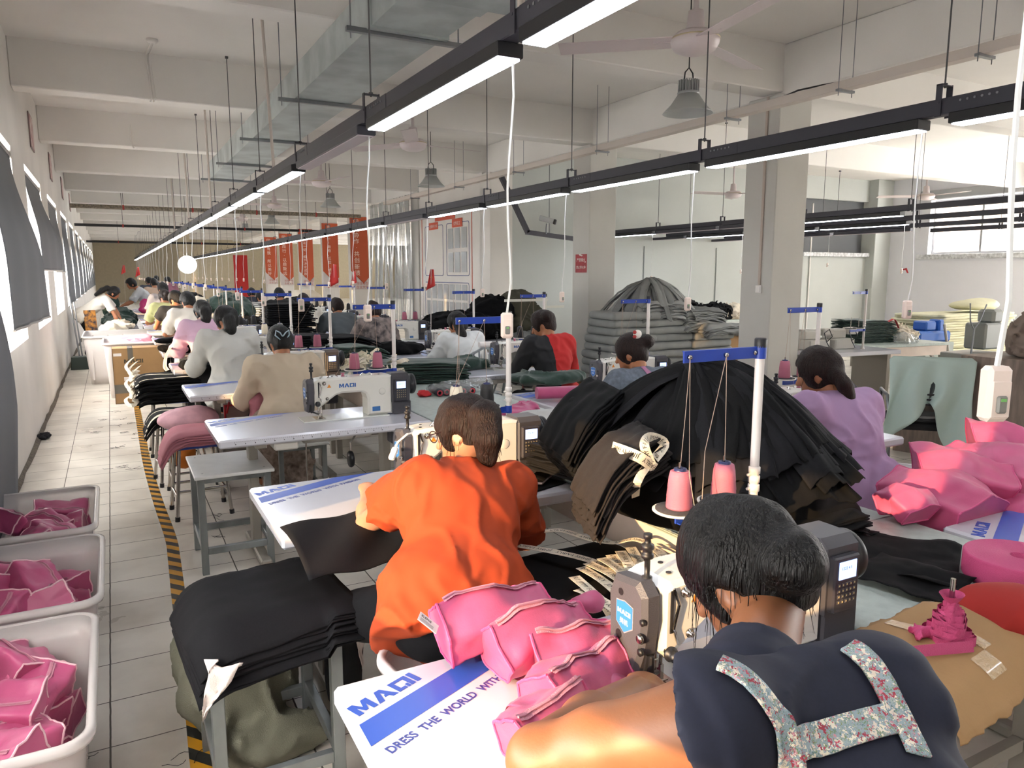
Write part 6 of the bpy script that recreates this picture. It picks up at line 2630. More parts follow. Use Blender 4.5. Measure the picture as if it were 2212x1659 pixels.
# ---- stool with the black stack, sacks
st1 = make_frame_stool(0.38, 0.50, 0.56)
place(st1, (0.17, 2.10, 0), 0.0, 'grey steel framed stool under the black fabric stack next to the aisle', 'steel framed stools')
st2 = copy_tree(st1)
place(st2, (0.335, 4.14, 0), 0.0, 'grey steel framed stool with an empty white top', 'steel framed stools')
GS = 'black fabric stack on the near stool'
slabs = 12
for i in range(slabs):
 top = i == slabs - 1
 dr = 1.0 - 0.045 * i
 cloth_panel('cloth_piece', (0.345 + 0.012 * math.sin(i * 2.1), 2.27 + 0.012 * math.cos(i * 1.4), 0.36, 2.35), (0.49 + 0.012 * (i % 3), 0.50 - 0.012 * (i % 4) + 0.02 * (i < 3)), 0.10 + 0.035 * math.sin(i * 1.9),
    0.566 + 0.0075 * i, 'black panel in the near stool stack, %s layer up' % ordn(i + 1) if not top else 'topmost black fabric panel of the stack on the near stool', GS, m_blk2, sup=(0.14, 0.19), seed=40 + i * 0.4, t=0.005, amp=0.008,
    droop=(0.75, 0.15, 0.62, 0.1), nu=30, nv=30)
heap('grey_green_sack', (0.33, 2.86, 0.2), [(0, 0, 0, 0.22, 0.2, 0.22), (-0.02, -0.2, -0.05, 0.2, 0.18, 0.15), (0.06, -0.42, -0.14, 0.2, 0.14, 0.06), (0.12, 0.1, 0.1, 0.14, 0.14, 0.14)], mat('sack_olive', '6b6a5a', 0.85, bump=0.4, bscale=260), 'grey green woven sack slumped on the floor behind the black stack', cat='sack', flat=0.003, h=0.012, fold=0.02, freq=8)
for i, (pa, pb, pc_, sd) in enumerate([((440, 1425, 2.04), (515, 1440, 2.0), (438, 1560, 1.98), 2), ((752, 1310, 2.3), (792, 1345, 2.3), (782, 1440, 2.25), 5)]):
 a, b_, c = W(*pa), W(*pb), W(*pc_)
 mb = MB()
 mb.sheet(lambda u, v: a.lerp(b_, u).lerp(c, v) + V((0, 0, 0)) + V((0.02 * math.sin(u * 9 + v * 4) * (1 - v), nz((u * 3 + sd, v * 3, 0), 1, 0.03), nz((u * 4, v * 4, sd), 1, 0.02))), 12, 14, 0.003, nrm=(0.3, 1, 0))
 tag(mb.build('woven_bag', mat('white_woven_bag', 'e0d4cc', 0.6, bump=0.3, bscale=300)), 'white woven plastic bag corner hanging from the %s of the stool stack' % ('aisle side', 'machine side')[i], 'bag', 'white woven bag corners')

# ---- pink filled tubs along the aisle
m_milk = mat('clear_milky_plastic', 'f4eeea', 0.25, alpha=0.5, coat=0.4)
tubs = [((-0.425, 4.36), 0.55, 0.80), ((-0.41, 3.43), 0.58, 0.80), ((-0.425, 2.50), 0.58, 0.84)]
for i, ((cx, cy), w_, d_) in enumerate(tubs):
 nm = ('farthest', 'middle', 'nearest')[i]
 nm = ('beyond the other two', 'between the other two', 'in front of the other two')[i]
 open_bin('storage_tub', w_, d_, 0.43, m_milk, 'milky plastic tub of pink pouches beside the window wall, %s' % nm, (cx, cy, 0), 0, 0.86, group='pink filled tubs by the window wall')
 rr = random.Random(31 + i)
 n = 0
 for layer, cnt in ((0, 4), (1, 6), (2, 5)):
  for j in range(cnt):
   x = cx + rr.uniform(-0.16, 0.17) + 0.03
   y = cy - d_ * 0.36 + d_ * 0.72 * (j + 0.5) / cnt + rr.uniform(-0.03, 0.03)
   z = 0.13 + 0.09 * layer + rr.uniform(-0.01, 0.04)
   a = rr.uniform(0, 6.28)
   L = 0.12
   dd = V((math.cos(a), math.sin(a) * 0.8, rr.uniform(-0.55, 0.55))) * L
   c = V((x, y, z))
   x0, x1 = cx - w_ * 0.40, cx + w_ * 0.40
   c.x = min(max(c.x, x0 + 0.12), x1 - 0.12)
   BOX = [(-0.08, -0.05), (0.08, -0.055), (0.085, 0.045), (-0.075, 0.055)]
   BOX2 = [(-0.085, -0.04), (0.075, -0.06), (0.08, 0.05), (-0.08, 0.04)]
   soft_pouch([c - dd, c + V((0, 0, 0.015)), c + dd], [BOX, BOX2, BOX], [(rr.uniform(-.5, .5), rr.uniform(-.5, .5), 1)] * 3,
                       'pink zip pouch among those heaped in the tub %s' % nm, 'pink pouches in the tub %s' % nm, zipat=0.62, seed=i * 20 + j + layer * 7, rumple=0.018, mp=mat('pale_seam', 'eec2cb', 0.6, bump=0.3, bscale=200), sub=14, n=36)

# hazard tape on the floor
m_haz = bpy.data.materials.new('hazard_tape')
m_haz.use_nodes = True
nt = m_haz.node_tree
b_ = nt.nodes['Principled BSDF']
b_.inputs['Roughness'].default_value = 0.35
uvn = nt.nodes.new('ShaderNodeUVMap')
sp = nt.nodes.new('ShaderNodeSeparateXYZ')
nt.links.new(uvn.outputs[0], sp.inputs[0])
m1 = nt.nodes.new('ShaderNodeMath')
m1.operation = 'MULTIPLY_ADD'
m1.inputs[1].default_value = 0.55
nt.links.new(sp.outputs[0], m1.inputs[0])
nt.links.new(sp.outputs[1], m1.inputs[2])
m2 = nt.nodes.new('ShaderNodeMath')
m2.operation = 'FRACT'
nt.links.new(m1.outputs[0], m2.inputs[0])
m3 = nt.nodes.new('ShaderNodeMath')
m3.operation = 'GREATER_THAN'
m3.inputs[1].default_value = 0.5
nt.links.new(m2.outputs[0], m3.inputs[0])
mx = nt.nodes.new('ShaderNodeMix')
mx.data_type = 'RGBA'
mx.inputs[6].default_value = lin('c98f1c')
mx.inputs[7].default_value = lin('23231f')
nt.links.new(m3.outputs[0], mx.inputs[0])
nt.links.new(mx.outputs[2], b_.inputs['Base Color'])


def floor_tape(pts, w, lb):
 P = [V(p) for p in pts]
 Q = []
 for i in range(len(P) - 1):
  for k in range(8):
   u = k / 8
   p0, p1, p2, p3 = P[max(i - 1, 0)], P[i], P[i + 1], P[min(i + 2, len(P) - 1)]
   Q.append(0.5 * ((2 * p1) + (p2 - p0) * u + (2 * p0 - 5 * p1 + 4 * p2 - p3) * u * u + (3 * p1 - p0 - 3 * p2 + p3) * u ** 3))
 Q.append(P[-1])
 mb = MB()
 vs, s = [], 0
 L = [0]
 for i, q in enumerate(Q):
  d = (Q[min(i + 1, len(Q) - 1)] - Q[max(i - 1, 0)]).normalized()
  n_ = V((-d.y, d.x, 0))
  vs += [q + n_ * w / 2, q - n_ * w / 2]
  if i:
   L.append(L[-1] + (q - Q[i - 1]).length)
 mb.add(vs, [(2 * i, 2 * i + 1, 2 * i + 3, 2 * i + 2) for i in range(len(Q) - 1)], 0)
 o = mb.build('hazard_tape', m_haz)
 uv = o.data.uv_layers.new(name='UVMap')
 for l in o.data.loops:
  i = l.vertex_index
  uv.data[l.index].uv = ((i % 2), L[i // 2] / 0.14)
 return tag(o, lb, 'floor tape')


floor_tape([(0.145, 1.9, 0.002), (0.155, 2.46, 0.002), (0.18, 3.14, 0.002), (0.195, 3.88, 0.002), (0.215, 4.5, 0.002), (0.222, 4.9, 0.002), (0.195, 5.79, 0.002), (0.175, 7.0, 0.002), (0.18, 8.54, 0.002), (0.19, 10.9, 0.002)], 0.066,
           'wavering yellow and black hazard tape stuck on the aisle floor')
floor_tape([WZ(1885, 868, 0.002), WZ(1990, 858, 0.002)], 0.05, 'short worn hazard tape on the side hall floor by the draped chair')
# snipped threads and lint on the floor
m_lint = mat('dark_lint', '2a2a2e', 0.9)
lint = [(245, 890), (262, 905), (232, 905), (275, 915), (250, 920), (290, 935), (262, 935), (255, 965), (300, 945), (270, 1008), (285, 1012), (250, 1010), (320, 980), (240, 968), (410, 1640), (160, 1625), (225, 845), (262, 855), (200, 935), (470, 1118), (456, 1160), (620, 1450)]
rr = random.Random(8)
for i, (a, b_) in enumerate(lint):
 c = WZ(a, b_, 0.004)
 mb = MB()
 for j in range(3):
  p = c + V((rr.uniform(-.02, .02), rr.uniform(-.03, .03), 0))
  pts = [p]
  ang = rr.uniform(0, 6)
  for k in range(5):
   ang += rr.uniform(-1.2, 1.2)
   p = p + V((math.cos(ang) * 0.018, math.sin(ang) * 0.018, 0))
   pts.append(p + V((0, 0, rr.uniform(0, .004))))
  mb.tube(pts, 0.0012, 4)
 tag(mb.build('thread_scrap', m_lint), 'dark snipped thread scraps lying on the floor tiles', 'thread scrap', 'thread scraps on the floor')
heap('thread_tangle', WZ(92, 945, 0.02), [(0, 0, 0, 0.05, 0.06, 0.02), (0.03, 0.04, 0, 0.03, 0.03, 0.015)], m_lint, 'tangle of black and red threads on the floor by the window wall', cat='thread tangle', h=0.006, fold=0.015, freq=30, flat=0.002)
mb = MB()
mb.tube([WZ(560 + 22 * math.cos(i * 0.9) + i * 0.8, 1530 + 9 * math.sin(i * 1.1), 0.004) for i in range(34)], 0.0014, 4)
tag(mb.build('thread_coil', m_lint), 'loose coil of dark thread on the floor inside the near stool frame', 'thread scrap')

# ------------------------------------------------------------------ the two people in front
def hit(bvh, px, py, off=0.0):
 d = FW * F_PX + RT * (px - 1106) - UP * (py - 829.5)
 d = V(d).normalized()
 p, n_, _, _ = bvh.ray_cast(V(CAM), d)
 if p is None:
  return None, None
 if n_.dot(d) > 0:
  n_ = -n_
 return p + n_ * off, n_


def bvh_of(o):
 bpy.context.view_layer.update()
 M = o.matrix_world
 return BVHTree.FromPolygons([M @ v.co for v in o.data.vertices], [tuple(p.vertices) for p in o.data.polygons])


def strap(o_parent, bvh, pts, w, m, name='apron_strap', lift=0.006):
 """a flat cloth band laid on the garment along a path given by where it shows"""
 P, N = [], []
 n = len(pts)
 for i in range(n - 1):
  for k in range(5):
   u = k / 5
   a, b_ = pts[i], pts[i + 1]
   p, nn = hit(bvh, a[0] + (b_[0] - a[0]) * u, a[1] + (b_[1] - a[1]) * u, lift)
   if p is not None:
    P.append(p)
    N.append(nn)
 for _ in range(2):
  P = [P[0]] + [(P[i - 1] + P[i] * 2 + P[i + 1]) / 4 for i in range(1, len(P) - 1)] + [P[-1]]
  N = [N[0]] + [((N[i - 1] + N[i] + N[i + 1])).normalized() for i in range(1, len(N) - 1)] + [N[-1]]
 mb = MB()
 vs = []
 c = 7
 for i in range(len(P)):
  d = (P[min(i + 1, len(P) - 1)] - P[max(i - 1, 0)]).normalized()
  s = d.cross(N[i]).normalized()
  row = []
  for k in range(c):
   q = P[i] + s * (k / (c - 1) - 0.5) * w
   loc, nn, _, _ = bvh.find_nearest(q)
   if loc is not None and (loc - q).length < 0.04:
    q = loc + N[i] * lift
   row.append(q)
  vs += row
 M_ = len(vs)
 fs = []
 for i in range(len(P) - 1):
  for k in range(c - 1):
   a = i * c + k
   fs.append((a, a + 1, a + c + 1, a + c))
 mb.add(vs, fs, 0, True)
 o = mb.build(name, m)
 so = o.modifiers.new('thickness', 'SOLIDIFY')
 so.thickness = 0.004
 so.offset = 0
 return attach(o, o_parent)


# woman in orange at the second table
J = dict(head=W(1003, 930, 2.25), neck=W(1008, 1018, 2.13), shL=W(893, 1058, 2.1), shR=W(1103, 1058, 2.1), elL=W(795, 1130, 2.36), haL=W(800, 1040, 2.62),
         elR=W(1136, 1165, 2.28), haR=(1.12, 2.72, 0.82), hip=W(988, 1290, 1.86), knL=(0.60, 2.30, 0.50), knR=(1.12, 2.34, 0.50), ftL=(0.64, 2.46, 0.03), ftR=(1.12, 2.5, 0.03))
J['haL'] = (0.79, 2.60, 0.835)
m_orange = mat('orange_cotton', 'a33a0e', 0.85, bump=0.06, bscale=12)
po, H, R, ac, fw_, up_ = person(J, 'seated woman in an orange shirt seen from behind, brown ponytail and glasses', h=0.0075, skinm=m_skin2, hairm=m_hairb, shirt=m_orange, trousers=m_blk2,
        hair='pony', hair_dir=[W(1045, 900, 2.12), W(1052, 945, 2.08), W(1050, 985, 2.08)], face=(-0.62, 0.75, -0.28), sleeve=0.84, sleeve_l=0.52, girth=1.1, seed=3, strands=60, loose=0.022, shirt_len=1.5, fold=0.010)
mb = MB()
for s in (-1, 1):
 mb.tube([H(s * 0.076, -0.005, 0.008), H(s * 0.078, 0.05, 0.008), H(s * 0.066, 0.098, 0.006)], 0.0022, 6)
 c = [H(s * 0.033 + 0.026 * math.cos(a), 0.104, 0.0 + 0.02 * math.sin(a)) for a in np.linspace(0, 2 * PI, 17)]
 mb.tube(c, 0.0018, 5)
mb.tube([H(-0.008, 0.106, 0.004), H(0, 0.109, 0.006), H(0.008, 0.106, 0.004)], 0.0018, 5)
attach(mb.build('glasses', mat('tortoise_frame', '2a1a1c', 0.3)), po)

# her black work piece: held at the needle, hanging down over the table edge
a_, b_c, c_, d_ = W(818, 1055, 2.66), W(602, 1135, 2.42), W(665, 1250, 2.10), W(905, 1180, 2.16)
mb = MB()


def workf(u, v):
 top = W(605, 1138, 2.40).lerp(W(900, 1075, 2.60), u)
 bot = W(668, 1252, 2.12).lerp(W(930, 1195, 2.18), u)
 p = top.lerp(bot, v)
 p.z += 0.02 * math.sin(v * PI) + 0.006 * math.sin(u * 12 + v * 6)
 p += V((0, -0.05 * math.sin(v * PI), 0))
 return p


mb.sheet(workf, 26, 26, 0.004)
tag(mb.build('work_piece', m_blk2), 'black cloth work piece held by the woman in orange, hanging over the table edge', 'fabric')
# phone and bottle
t = empty('phone', WZ(1165, 1035, 0.775), 'dark smartphone in a clear case on black cloth at the second table', 'phone', rz=0.75)
mb = MB()
mb.box((0, 0, 0.004), (0.16, 0.078, 0.010), bev=0.004)
mb.build('case', mat('phone_case', 'b59f94', 0.3), t)
mb = MB()
mb.box((0, 0, 0.0095), (0.15, 0.07, 0.0015))
mb.build('screen', mat('phone_glass', '08080a', 0.06, coat=1.0), t)
cloth_panel('cut_cloth', (1.46, 2.58, 1.46, 2.58), (0.26, 0.2), 0.3, 0.765, 'black cloth scrap under the phone', None, m_blk, sup=(1, 1), seed=70, t=0.003, amp=0.004)
t = empty('glass_bottle', (1.70, 2.93, 0.76), 'dark green capped glass bottle beside the leaning bundle', 'bottle')
mb = MB()
mb.lathe([(0, 0), (0.032, 0), (0.034, 0.005), (0.034, 0.10), (0.03, 0.115), (0, 0.115)], (0, 0, 0), 24)
mb.build('glass_body', mat('bottle_glass', '6f7a70', 0.08, alpha=0.55, coat=0.8), t)
mb = MB()
mb.lathe([(0.032, 0.115), (0.036, 0.117), (0.036, 0.145), (0.03, 0.158), (0.014, 0.162), (0, 0.162)], (0, 0, 0), 24)
mb.build('cap', mat('bottle_cap', '1c2a24', 0.25, coat=0.6), t)

# needle lamp on the second machine
t = empty('needle_lamp', W(850, 975, 2.70), 'white gooseneck lamp shaded by paper on the second machine', 'lamp')
mb = MB()
mb.tube([V(W(900, 935, 2.74)) - V(W(850, 975, 2.70)), V(W(880, 938, 2.72)) - V(W(850, 975, 2.70)), V(W(860, 955, 2.71)) - V(W(850, 975, 2.70)), (0, 0, 0)], 0.005)
mb.bar((0.01, 0, 0.015), (-0.015, -0.01, -0.03), 0.028, 0.02, bev=0.006)
mb.build('gooseneck', m_pl, t)

# woman in navy at the first table
J = dict(head=W(1600, 1232, 0.85), neck=W(1642, 1418, 0.71), shL=W(1508, 1568, 0.59), shR=W(1905, 1510, 0.57), elL=W(1165, 1640, 0.72), haL=W(1392, 1472, 1.04),
         elR=(1.13, 0.76, 0.84), haR=(0.99, 1.04, 0.80), hip=(0.86, 0.32, 0.60), knL=(0.70, 0.72, 0.50), knR=(1.05, 0.72, 0.50), ftL=(0.72, 0.9, 0.03), ftR=(1.05, 0.9, 0.03))
m_navyc = mat('navy_cotton', '11162b', 0.8, noise=0.12, nscale=200, bump=0.05, bscale=30)
pf, H, R, ac, fw_, up_ = person(J, 'seated woman in a navy dress with a floral apron, black hair in a bun', h=0.006, skinm=m_skin3, hairm=m_hair, shirt=m_navyc, trousers=m_navyc,
        hair='bun', hair_dir=W(1712, 1215, 0.735), face=(-0.22, 0.80, -0.62), sleeve=0.6, sleeve_l=0.05, girth=1.02, seed=9, strands=110, loose=0.014, shirt_len=1.4, fold=0.006)
sh = [c for c in pf.children if c.name.startswith('shirt')][0]
bv = bvh_of(sh)
# floral cotton
m_flo = bpy.data.materials.new('floral_cotton')
m_flo.use_nodes = True
nt = m_flo.node_tree
bb = nt.nodes['Principled BSDF']
bb.inputs['Roughness'].default_value = 0.8
tc = nt.nodes.new('ShaderNodeTexCoord')


def vor(scale, cols, thr, base, off):
 mp_ = nt.nodes.new('ShaderNodeMapping')
 mp_.inputs['Location'].default_value = (off, off * 0.7, off * 1.3)
 nt.links.new(tc.outputs['Object'], mp_.inputs[0])
 no_ = nt.nodes.new('ShaderNodeTexNoise')
 no_.inputs['Scale'].default_value = scale * 2.5
 nt.links.new(mp_.outputs[0], no_.inputs['Vector'])
 ad = nt.nodes.new('ShaderNodeMix')
 ad.data_type = 'RGBA'
 ad.blend_type = 'LINEAR_LIGHT'
 ad.inputs[0].default_value = 0.012
 nt.links.new(mp_.outputs[0], ad.inputs[6])
 nt.links.new(no_.outputs[1], ad.inputs[7])
 v_ = nt.nodes.new('ShaderNodeTexVoronoi')
 v_.inputs['Scale'].default_value = scale
 nt.links.new(ad.outputs[2], v_.inputs['Vector'])
 lt = nt.nodes.new('ShaderNodeMath')
 lt.operation = 'LESS_THAN'
 lt.inputs[1].default_value = thr
 nt.links.new(v_.outputs['Distance'], lt.inputs[0])
 sp_ = nt.nodes.new('ShaderNodeSeparateColor')
 nt.links.new(v_.outputs['Color'], sp_.inputs[0])
 rp = nt.nodes.new('ShaderNodeValToRGB')
 rp.color_ramp.interpolation = 'CONSTANT'
 rp.color_ramp.elements[0].color = lin(cols[0])
 rp.color_ramp.elements[1].color = lin(cols[-1])
 rp.color_ramp.elements[1].position = 0.75
 for i, c in enumerate(cols[1:-1]):
  e = rp.color_ramp.elements.new(0.25 + 0.25 * i)
  e.color = lin(c)
 nt.links.new(sp_.outputs[0], rp.inputs[0])
 mx_ = nt.nodes.new('ShaderNodeMix')
 mx_.data_type = 'RGBA'
 nt.links.new(lt.outputs[0], mx_.inputs[0])
 if isinstance(base, str):
  mx_.inputs[6].default_value = lin(base)
 else:
  nt.links.new(base, mx_.inputs[6])
 nt.links.new(rp.outputs[0], mx_.inputs[7])
 return mx_.outputs[2]


c1 = vor(150, ['6e8a6a', '7f8f5a', 'a8b0a4', '5f7a78'], 0.42, '93a3ab', 0.0)
c2 = vor(85, ['e8e0cc', 'ddd0c0', 'a23a4a', 'e8e0cc'], 0.40, c1, 3.1)
c3 = vor(95, ['b8475a', 'c98a94', 'e8e0cc', '9c3040'], 0.30, c2, 7.7)
nt.links.new(c3, bb.inputs['Base Color'])
strap(pf, bv, [(1552, 1438), (1580, 1450), (1610, 1470), (1640, 1500), (1668, 1540), (1690, 1580), (1702, 1620), (1705, 1658)], 0.030, m_flo)
strap(pf, bv, [(1832, 1402), (1850, 1412), (1880, 1440), (1905, 1480), (1928, 1530), (1955, 1580), (1985, 1650)], 0.030, m_flo)
strap(pf, bv, [(1700, 1610), (1760, 1598), (1820, 1582), (1880, 1566), (1945, 1548)], 0.034, m_flo)
# collar
S = SDF(J['neck'] - V((.14, .14, .10)), J['neck'] + V((.14, .14, .12)), 0.005)
n0 = np.array(J['neck'])
ax = H(0, -0.03, -0.06) - n0
ax = ax / np.linalg.norm(ax)
S.cone(n0 - ax * 0.085, n0 - ax * 0.04, 0.088, 0.074, 0.01)
S.cone(n0 - ax * 0.07, n0 + ax * 0.09, 0.062, 0.060, 0.004, sub=True)
S.half(n0 - ax * 0.012, ax)
o = S.build('collar', m_navyc, None, loc=tuple(n0))
attach(o, pf)
# pink wrist band

# ------------------------------------------------------------------ the other people
def clothm(n, c, **k):
 return mat(n, c, 0.85, bump=0.05, bscale=14, **k)


def seated(px, py, Y, zh, lab, shirt, hair='pony', hm=None, sleeve=0.85, h=0.012, seed=0, sh=0.185, turn=0.0, girth=1.0, hz=0.8, g='people seated along the aisle side row', face=(-0.25, 0.9, -0.5), loose=0.022, tr=None, hd=None, lean=0.12, **k):
 p = W(px, py, Y)
 zh = p.z if zh is None else zh
 J = Jseat(p.x, Y - 0.22, zh, lean=lean, sh=sh, turn=turn, hz=hz)
 J['head'] = (p.x, Y, zh)
 hx = V(p)
 if hd is None and hair == 'pony':
  hd = [hx + V((0.01, -0.135, 0.0)), hx + V((0.015, -0.15, -0.07)), hx + V((0.02, -0.14, -0.15))]
 if hd is None and hair == 'bun':
  hd = hx + V((0.03, -0.12, 0.06))
 return person(J, lab, g, h=h, hairm=hm or m_hair, shirt=shirt, trousers=tr or m_blk2, hair=hair, hair_dir=hd, sleeve=sleeve, seed=seed, girth=girth, face=face, loose=loose, fingers=h < 0.013, **k)[0], p


m_cream = clothm('cream_knit', 'c9b9a2')
m_sheer = clothm('sheer_white', 'b9b8b2')
m_lilac = clothm('lilac_cotton', 'c4a2b6')
# aisle side row
pc1, p1 = seated(605, 738, 5.60, None, 'seated woman in a cream shrug with a pale blue hair clip, seen from behind', m_cream, 'none', sleeve=1.45, seed=21, face=(-0.1, 0.9, -0.6), girth=1.08, sh=0.20)
t = empty('hair_clip', p1 + V((0, -0.105, 0.045)), 'pale blue ribbon hair clip on the black hair of the woman in cream', 'hair clip')
mb = MB()
for s in (-1, 1):
 mb.tube([(0, 0, 0.0), (s * 0.02, -0.012, 0.03), (s * 0.045, 0.0, 0.045), (s * 0.05, 0.01, 0.01), (s * 0.02, -0.008, -0.02), (s * 0.03, -0.005, -0.06)], 0.005)
mb.build('clip_bow', mat('pale_blue_satin', '9fb4c0', 0.35), t)
c = W(605, 880, 5.42)
heap('floral_skirt', (c.x, c.y, 0.50), [(0, 0, 0, 0.24, 0.2, 0.22), (0.02, -0.03, -0.3, 0.2, 0.14, 0.2)], mat('taupe_print', 'a9978a', 0.85, col2='7a685e', nscale=30, noise=.1), 'taupe skirt with grey leaf print on the woman in cream, hanging over her stool', cat='skirt', h=0.014, fold=0.02, freq=9)
pc2, p2 = seated(487, 690, 7.02, None, 'seated woman in a sheer white shirt with a black ponytail, bent over black cloth', m_sheer, sleeve=1.6, seed=22, face=(-0.6, 0.7, -0.4), loose=0.03, girth=1.05)
pc3, p3 = seated(437, 672, 8.7, None, 'seated woman in a lilac shirt with a scrunchie ponytail', m_lilac, sleeve=1.5, seed=23, face=(-0.3, 0.9, -0.4), loose=0.03)
mb = MB()
mb.lathe([(0.02, -0.012), (0.032, 0), (0.02, 0.012)], p3 + V((0.01, -0.125, 0.0)), 12, axis=(0, 1, 0))
tag(mb.build('scrunchie', mat('brown_satin', 'a9743c', 0.4)), 'golden brown scrunchie on the ponytail of the woman in lilac', 'scrunchie')
seated(405, 650, 10.4, None, 'seated man with thinning dark hair in a white shirt', clothm('white_cotton', 'd9d2c6'), 'none', sleeve=0.9, h=0.018, seed=24)
seated(378, 645, 12.1, None, 'seated person in a black vest over a striped shirt', clothm('black_vest', '191a1c'), 'none', sleeve=0.5, h=0.018, seed=25, face=(-0.7, 0.7, -0.2))
seated(355, 642, 13.7, None, 'seated woman in a pale yellow green top leaning to the aisle', clothm('pale_green_cotton', 'bdbd86'), 'bun', m_hairb, sleeve=0.85, h=0.018, seed=26, face=(-0.6, 0.7, -0.3))
for i, (px, py, Y, col, nm) in enumerate([(352, 624, 15.4, '6d6f78', 'grey'), (333, 612, 20.0, 'b9a08a', 'tan'), (322, 608, 22.5, '3c3f48', 'dark'), (362, 606, 25.5, '8a5a6a', 'mauve'), (338, 603, 29, '55606a', 'slate')]):
 seated(px, py, Y, None, 'small seated person in a %s top far along the aisle side row' % nm, clothm('far_%s' % nm, col), 'none', sleeve=0.85, h=0.024, seed=30 + i)
# pillar side row
m_lav = clothm('lavender_cotton', 'a888ac')
pu, pp_ = seated(1768, 795, 2.42, 1.155, 'seated woman in a lavender T-shirt with a low brown ponytail', m_lav, hm=m_hairb, sleeve=0.9, h=0.009, seed=41, girth=1.14, sh=0.20, face=(-0.5, 0.85, -0.35), g='people seated along the pillar side row',
                 pony=0.68, hd=[W(1808, 812, 2.30), W(1824, 832, 2.26), W(1832, 858, 2.25), W(1842, 886, 2.27)], strands=24, loose=0.03, hz=0.82, lean=0.10, shirt_len=1.6)
m_den = clothm('washed_denim', '6b7480', noise=0.25, nscale=40)
dn, pd = seated(1362, 758, 3.85, 1.12, 'seated woman in a sleeveless denim shirt with pink straps and a hair bun', m_den, 'bun', m_hairb, sleeve=0.22, h=0.010, seed=42, face=(-0.62, 0.78, -0.35), g='people seated along the pillar side row', hd=W(1398, 738, 3.78), loose=0.02, lean=0.10)
shd = [c for c in dn.children if c.name.startswith('shirt')][0]
bv2 = bvh_of(shd)
m_pst = clothm('dusty_pink_strap', 'b07a9a')
strap(dn, bv2, [(1385, 790), (1400, 805), (1412, 825), (1418, 850)], 0.032, m_pst)
strap(dn, bv2, [(1414, 822), (1440, 820), (1465, 815)], 0.03, m_pst)
t = empty('hair_clip', W(1377, 722, 3.72), 'white round hair clip with a red dotted bow on brown hair', 'hair clip')
mb = MB()
mb.ell((0, 0, 0), (0.032, 0.014, 0.028), n=16, m=10)
mb.build('white_disc', mat('white_vinyl', 'ece4da', 0.3), t)
mb = MB()
for s in (-1, 1):
 mb.ell((-0.028, -0.008, s * 0.014), (0.014, 0.009, 0.012), n=10, m=6)
mb.build('bow', mat('red_dotted', 'a8322f', 0.5), t)
rb, pr = seated(1172, 700, 5.45, None, 'seated woman in a half black half red long sleeved shirt with a top bun', [clothm('black_jersey', '17171a'), clothm('red_jersey', 'b01c1c')][0], 'bun', m_hairb, sleeve=1.9, h=0.011, seed=43, face=(-0.7, 0.6, -0.4),
    g='people seated along the pillar side row', hd=W(1180, 682, 5.36), lean=0.10, shirt_len=1.6,
    shirt2=(clothm('red_jersey', 'b01c1c'), lambda c: (c[:, 0] > W(1172, 800, 5.2).x + 0.10).astype(int)))
wh, pw = seated(987, 698, 7.02, None, 'seated woman in a white shirt with a long black ponytail on a grey plastic chair', clothm('crisp_white', 'd7d9d8'), sleeve=1.6, h=0.012, seed=44, face=(-0.5, 0.8, -0.3), g='people seated along the pillar side row', loose=0.028,
    hd=[W(990, 700, 6.9), W(997, 722, 6.86), W(1000, 745, 6.88)])
for i, (px, py, Y, m_, lb, hr, hm_) in enumerate([
  (805, 672, 8.75, mat('dark_floral', '8a7d78', 0.85, col2='2c2a2c', nscale=14, noise=.1), 'seated woman in a dark floral blouse bent low over her machine', 'none', m_hairb),
  (727, 662, 10.3, clothm('grey_overall', '5d6468'), 'seated woman in a grey jacket with orange flowers and dark straps', 'none', m_hairb),
  (655, 650, 12.0, clothm('white_ruched', 'd2cdc2'), 'seated woman in a white crinkled blouse', 'none', m_hairb),
  (603, 636, 13.8, clothm('black_jersey', '17171a'), 'seated person in black with a cap, behind the tall black stack', 'none', m_hair),
  (563, 642, 15.4, mat('striped_jersey', 'c9c9c4', 0.85, bump=0.04), 'seated person in a black and white striped shirt', 'none', m_hair),
  (543, 633, 18.0, clothm('navy_jersey', '2a2e3a'), 'small seated person beyond the striped shirt', 'none', m_hair)]):
 seated(px, py, Y, None, lb, m_, hr, hm_, sleeve=0.9, h=0.016 if i < 3 else 0.02, seed=50 + i, g='people seated along the pillar side row', loose=0.028)
# stripes for the striped jersey
nt = MATS['striped_jersey'].node_tree
wv = nt.nodes.new('ShaderNodeTexWave')
wv.bands_direction = 'Z'
wv.inputs['Scale'].default_value = 9
tcn = nt.nodes.new('ShaderNodeTexCoord')
nt.links.new(tcn.outputs['Object'], wv.inputs['Vector'])
rp = nt.nodes.new('ShaderNodeValToRGB')
rp.color_ramp.interpolation = 'CONSTANT'
rp.color_ramp.elements[0].color = lin('1d1d20')
rp.color_ramp.elements[1].position = 0.4
rp.color_ramp.elements[1].color = lin('d0cfc9')
nt.links.new(wv.outputs[1], rp.inputs[0])
nt.links.new(rp.outputs[0], nt.nodes['Principled BSDF'].inputs['Base Color'])

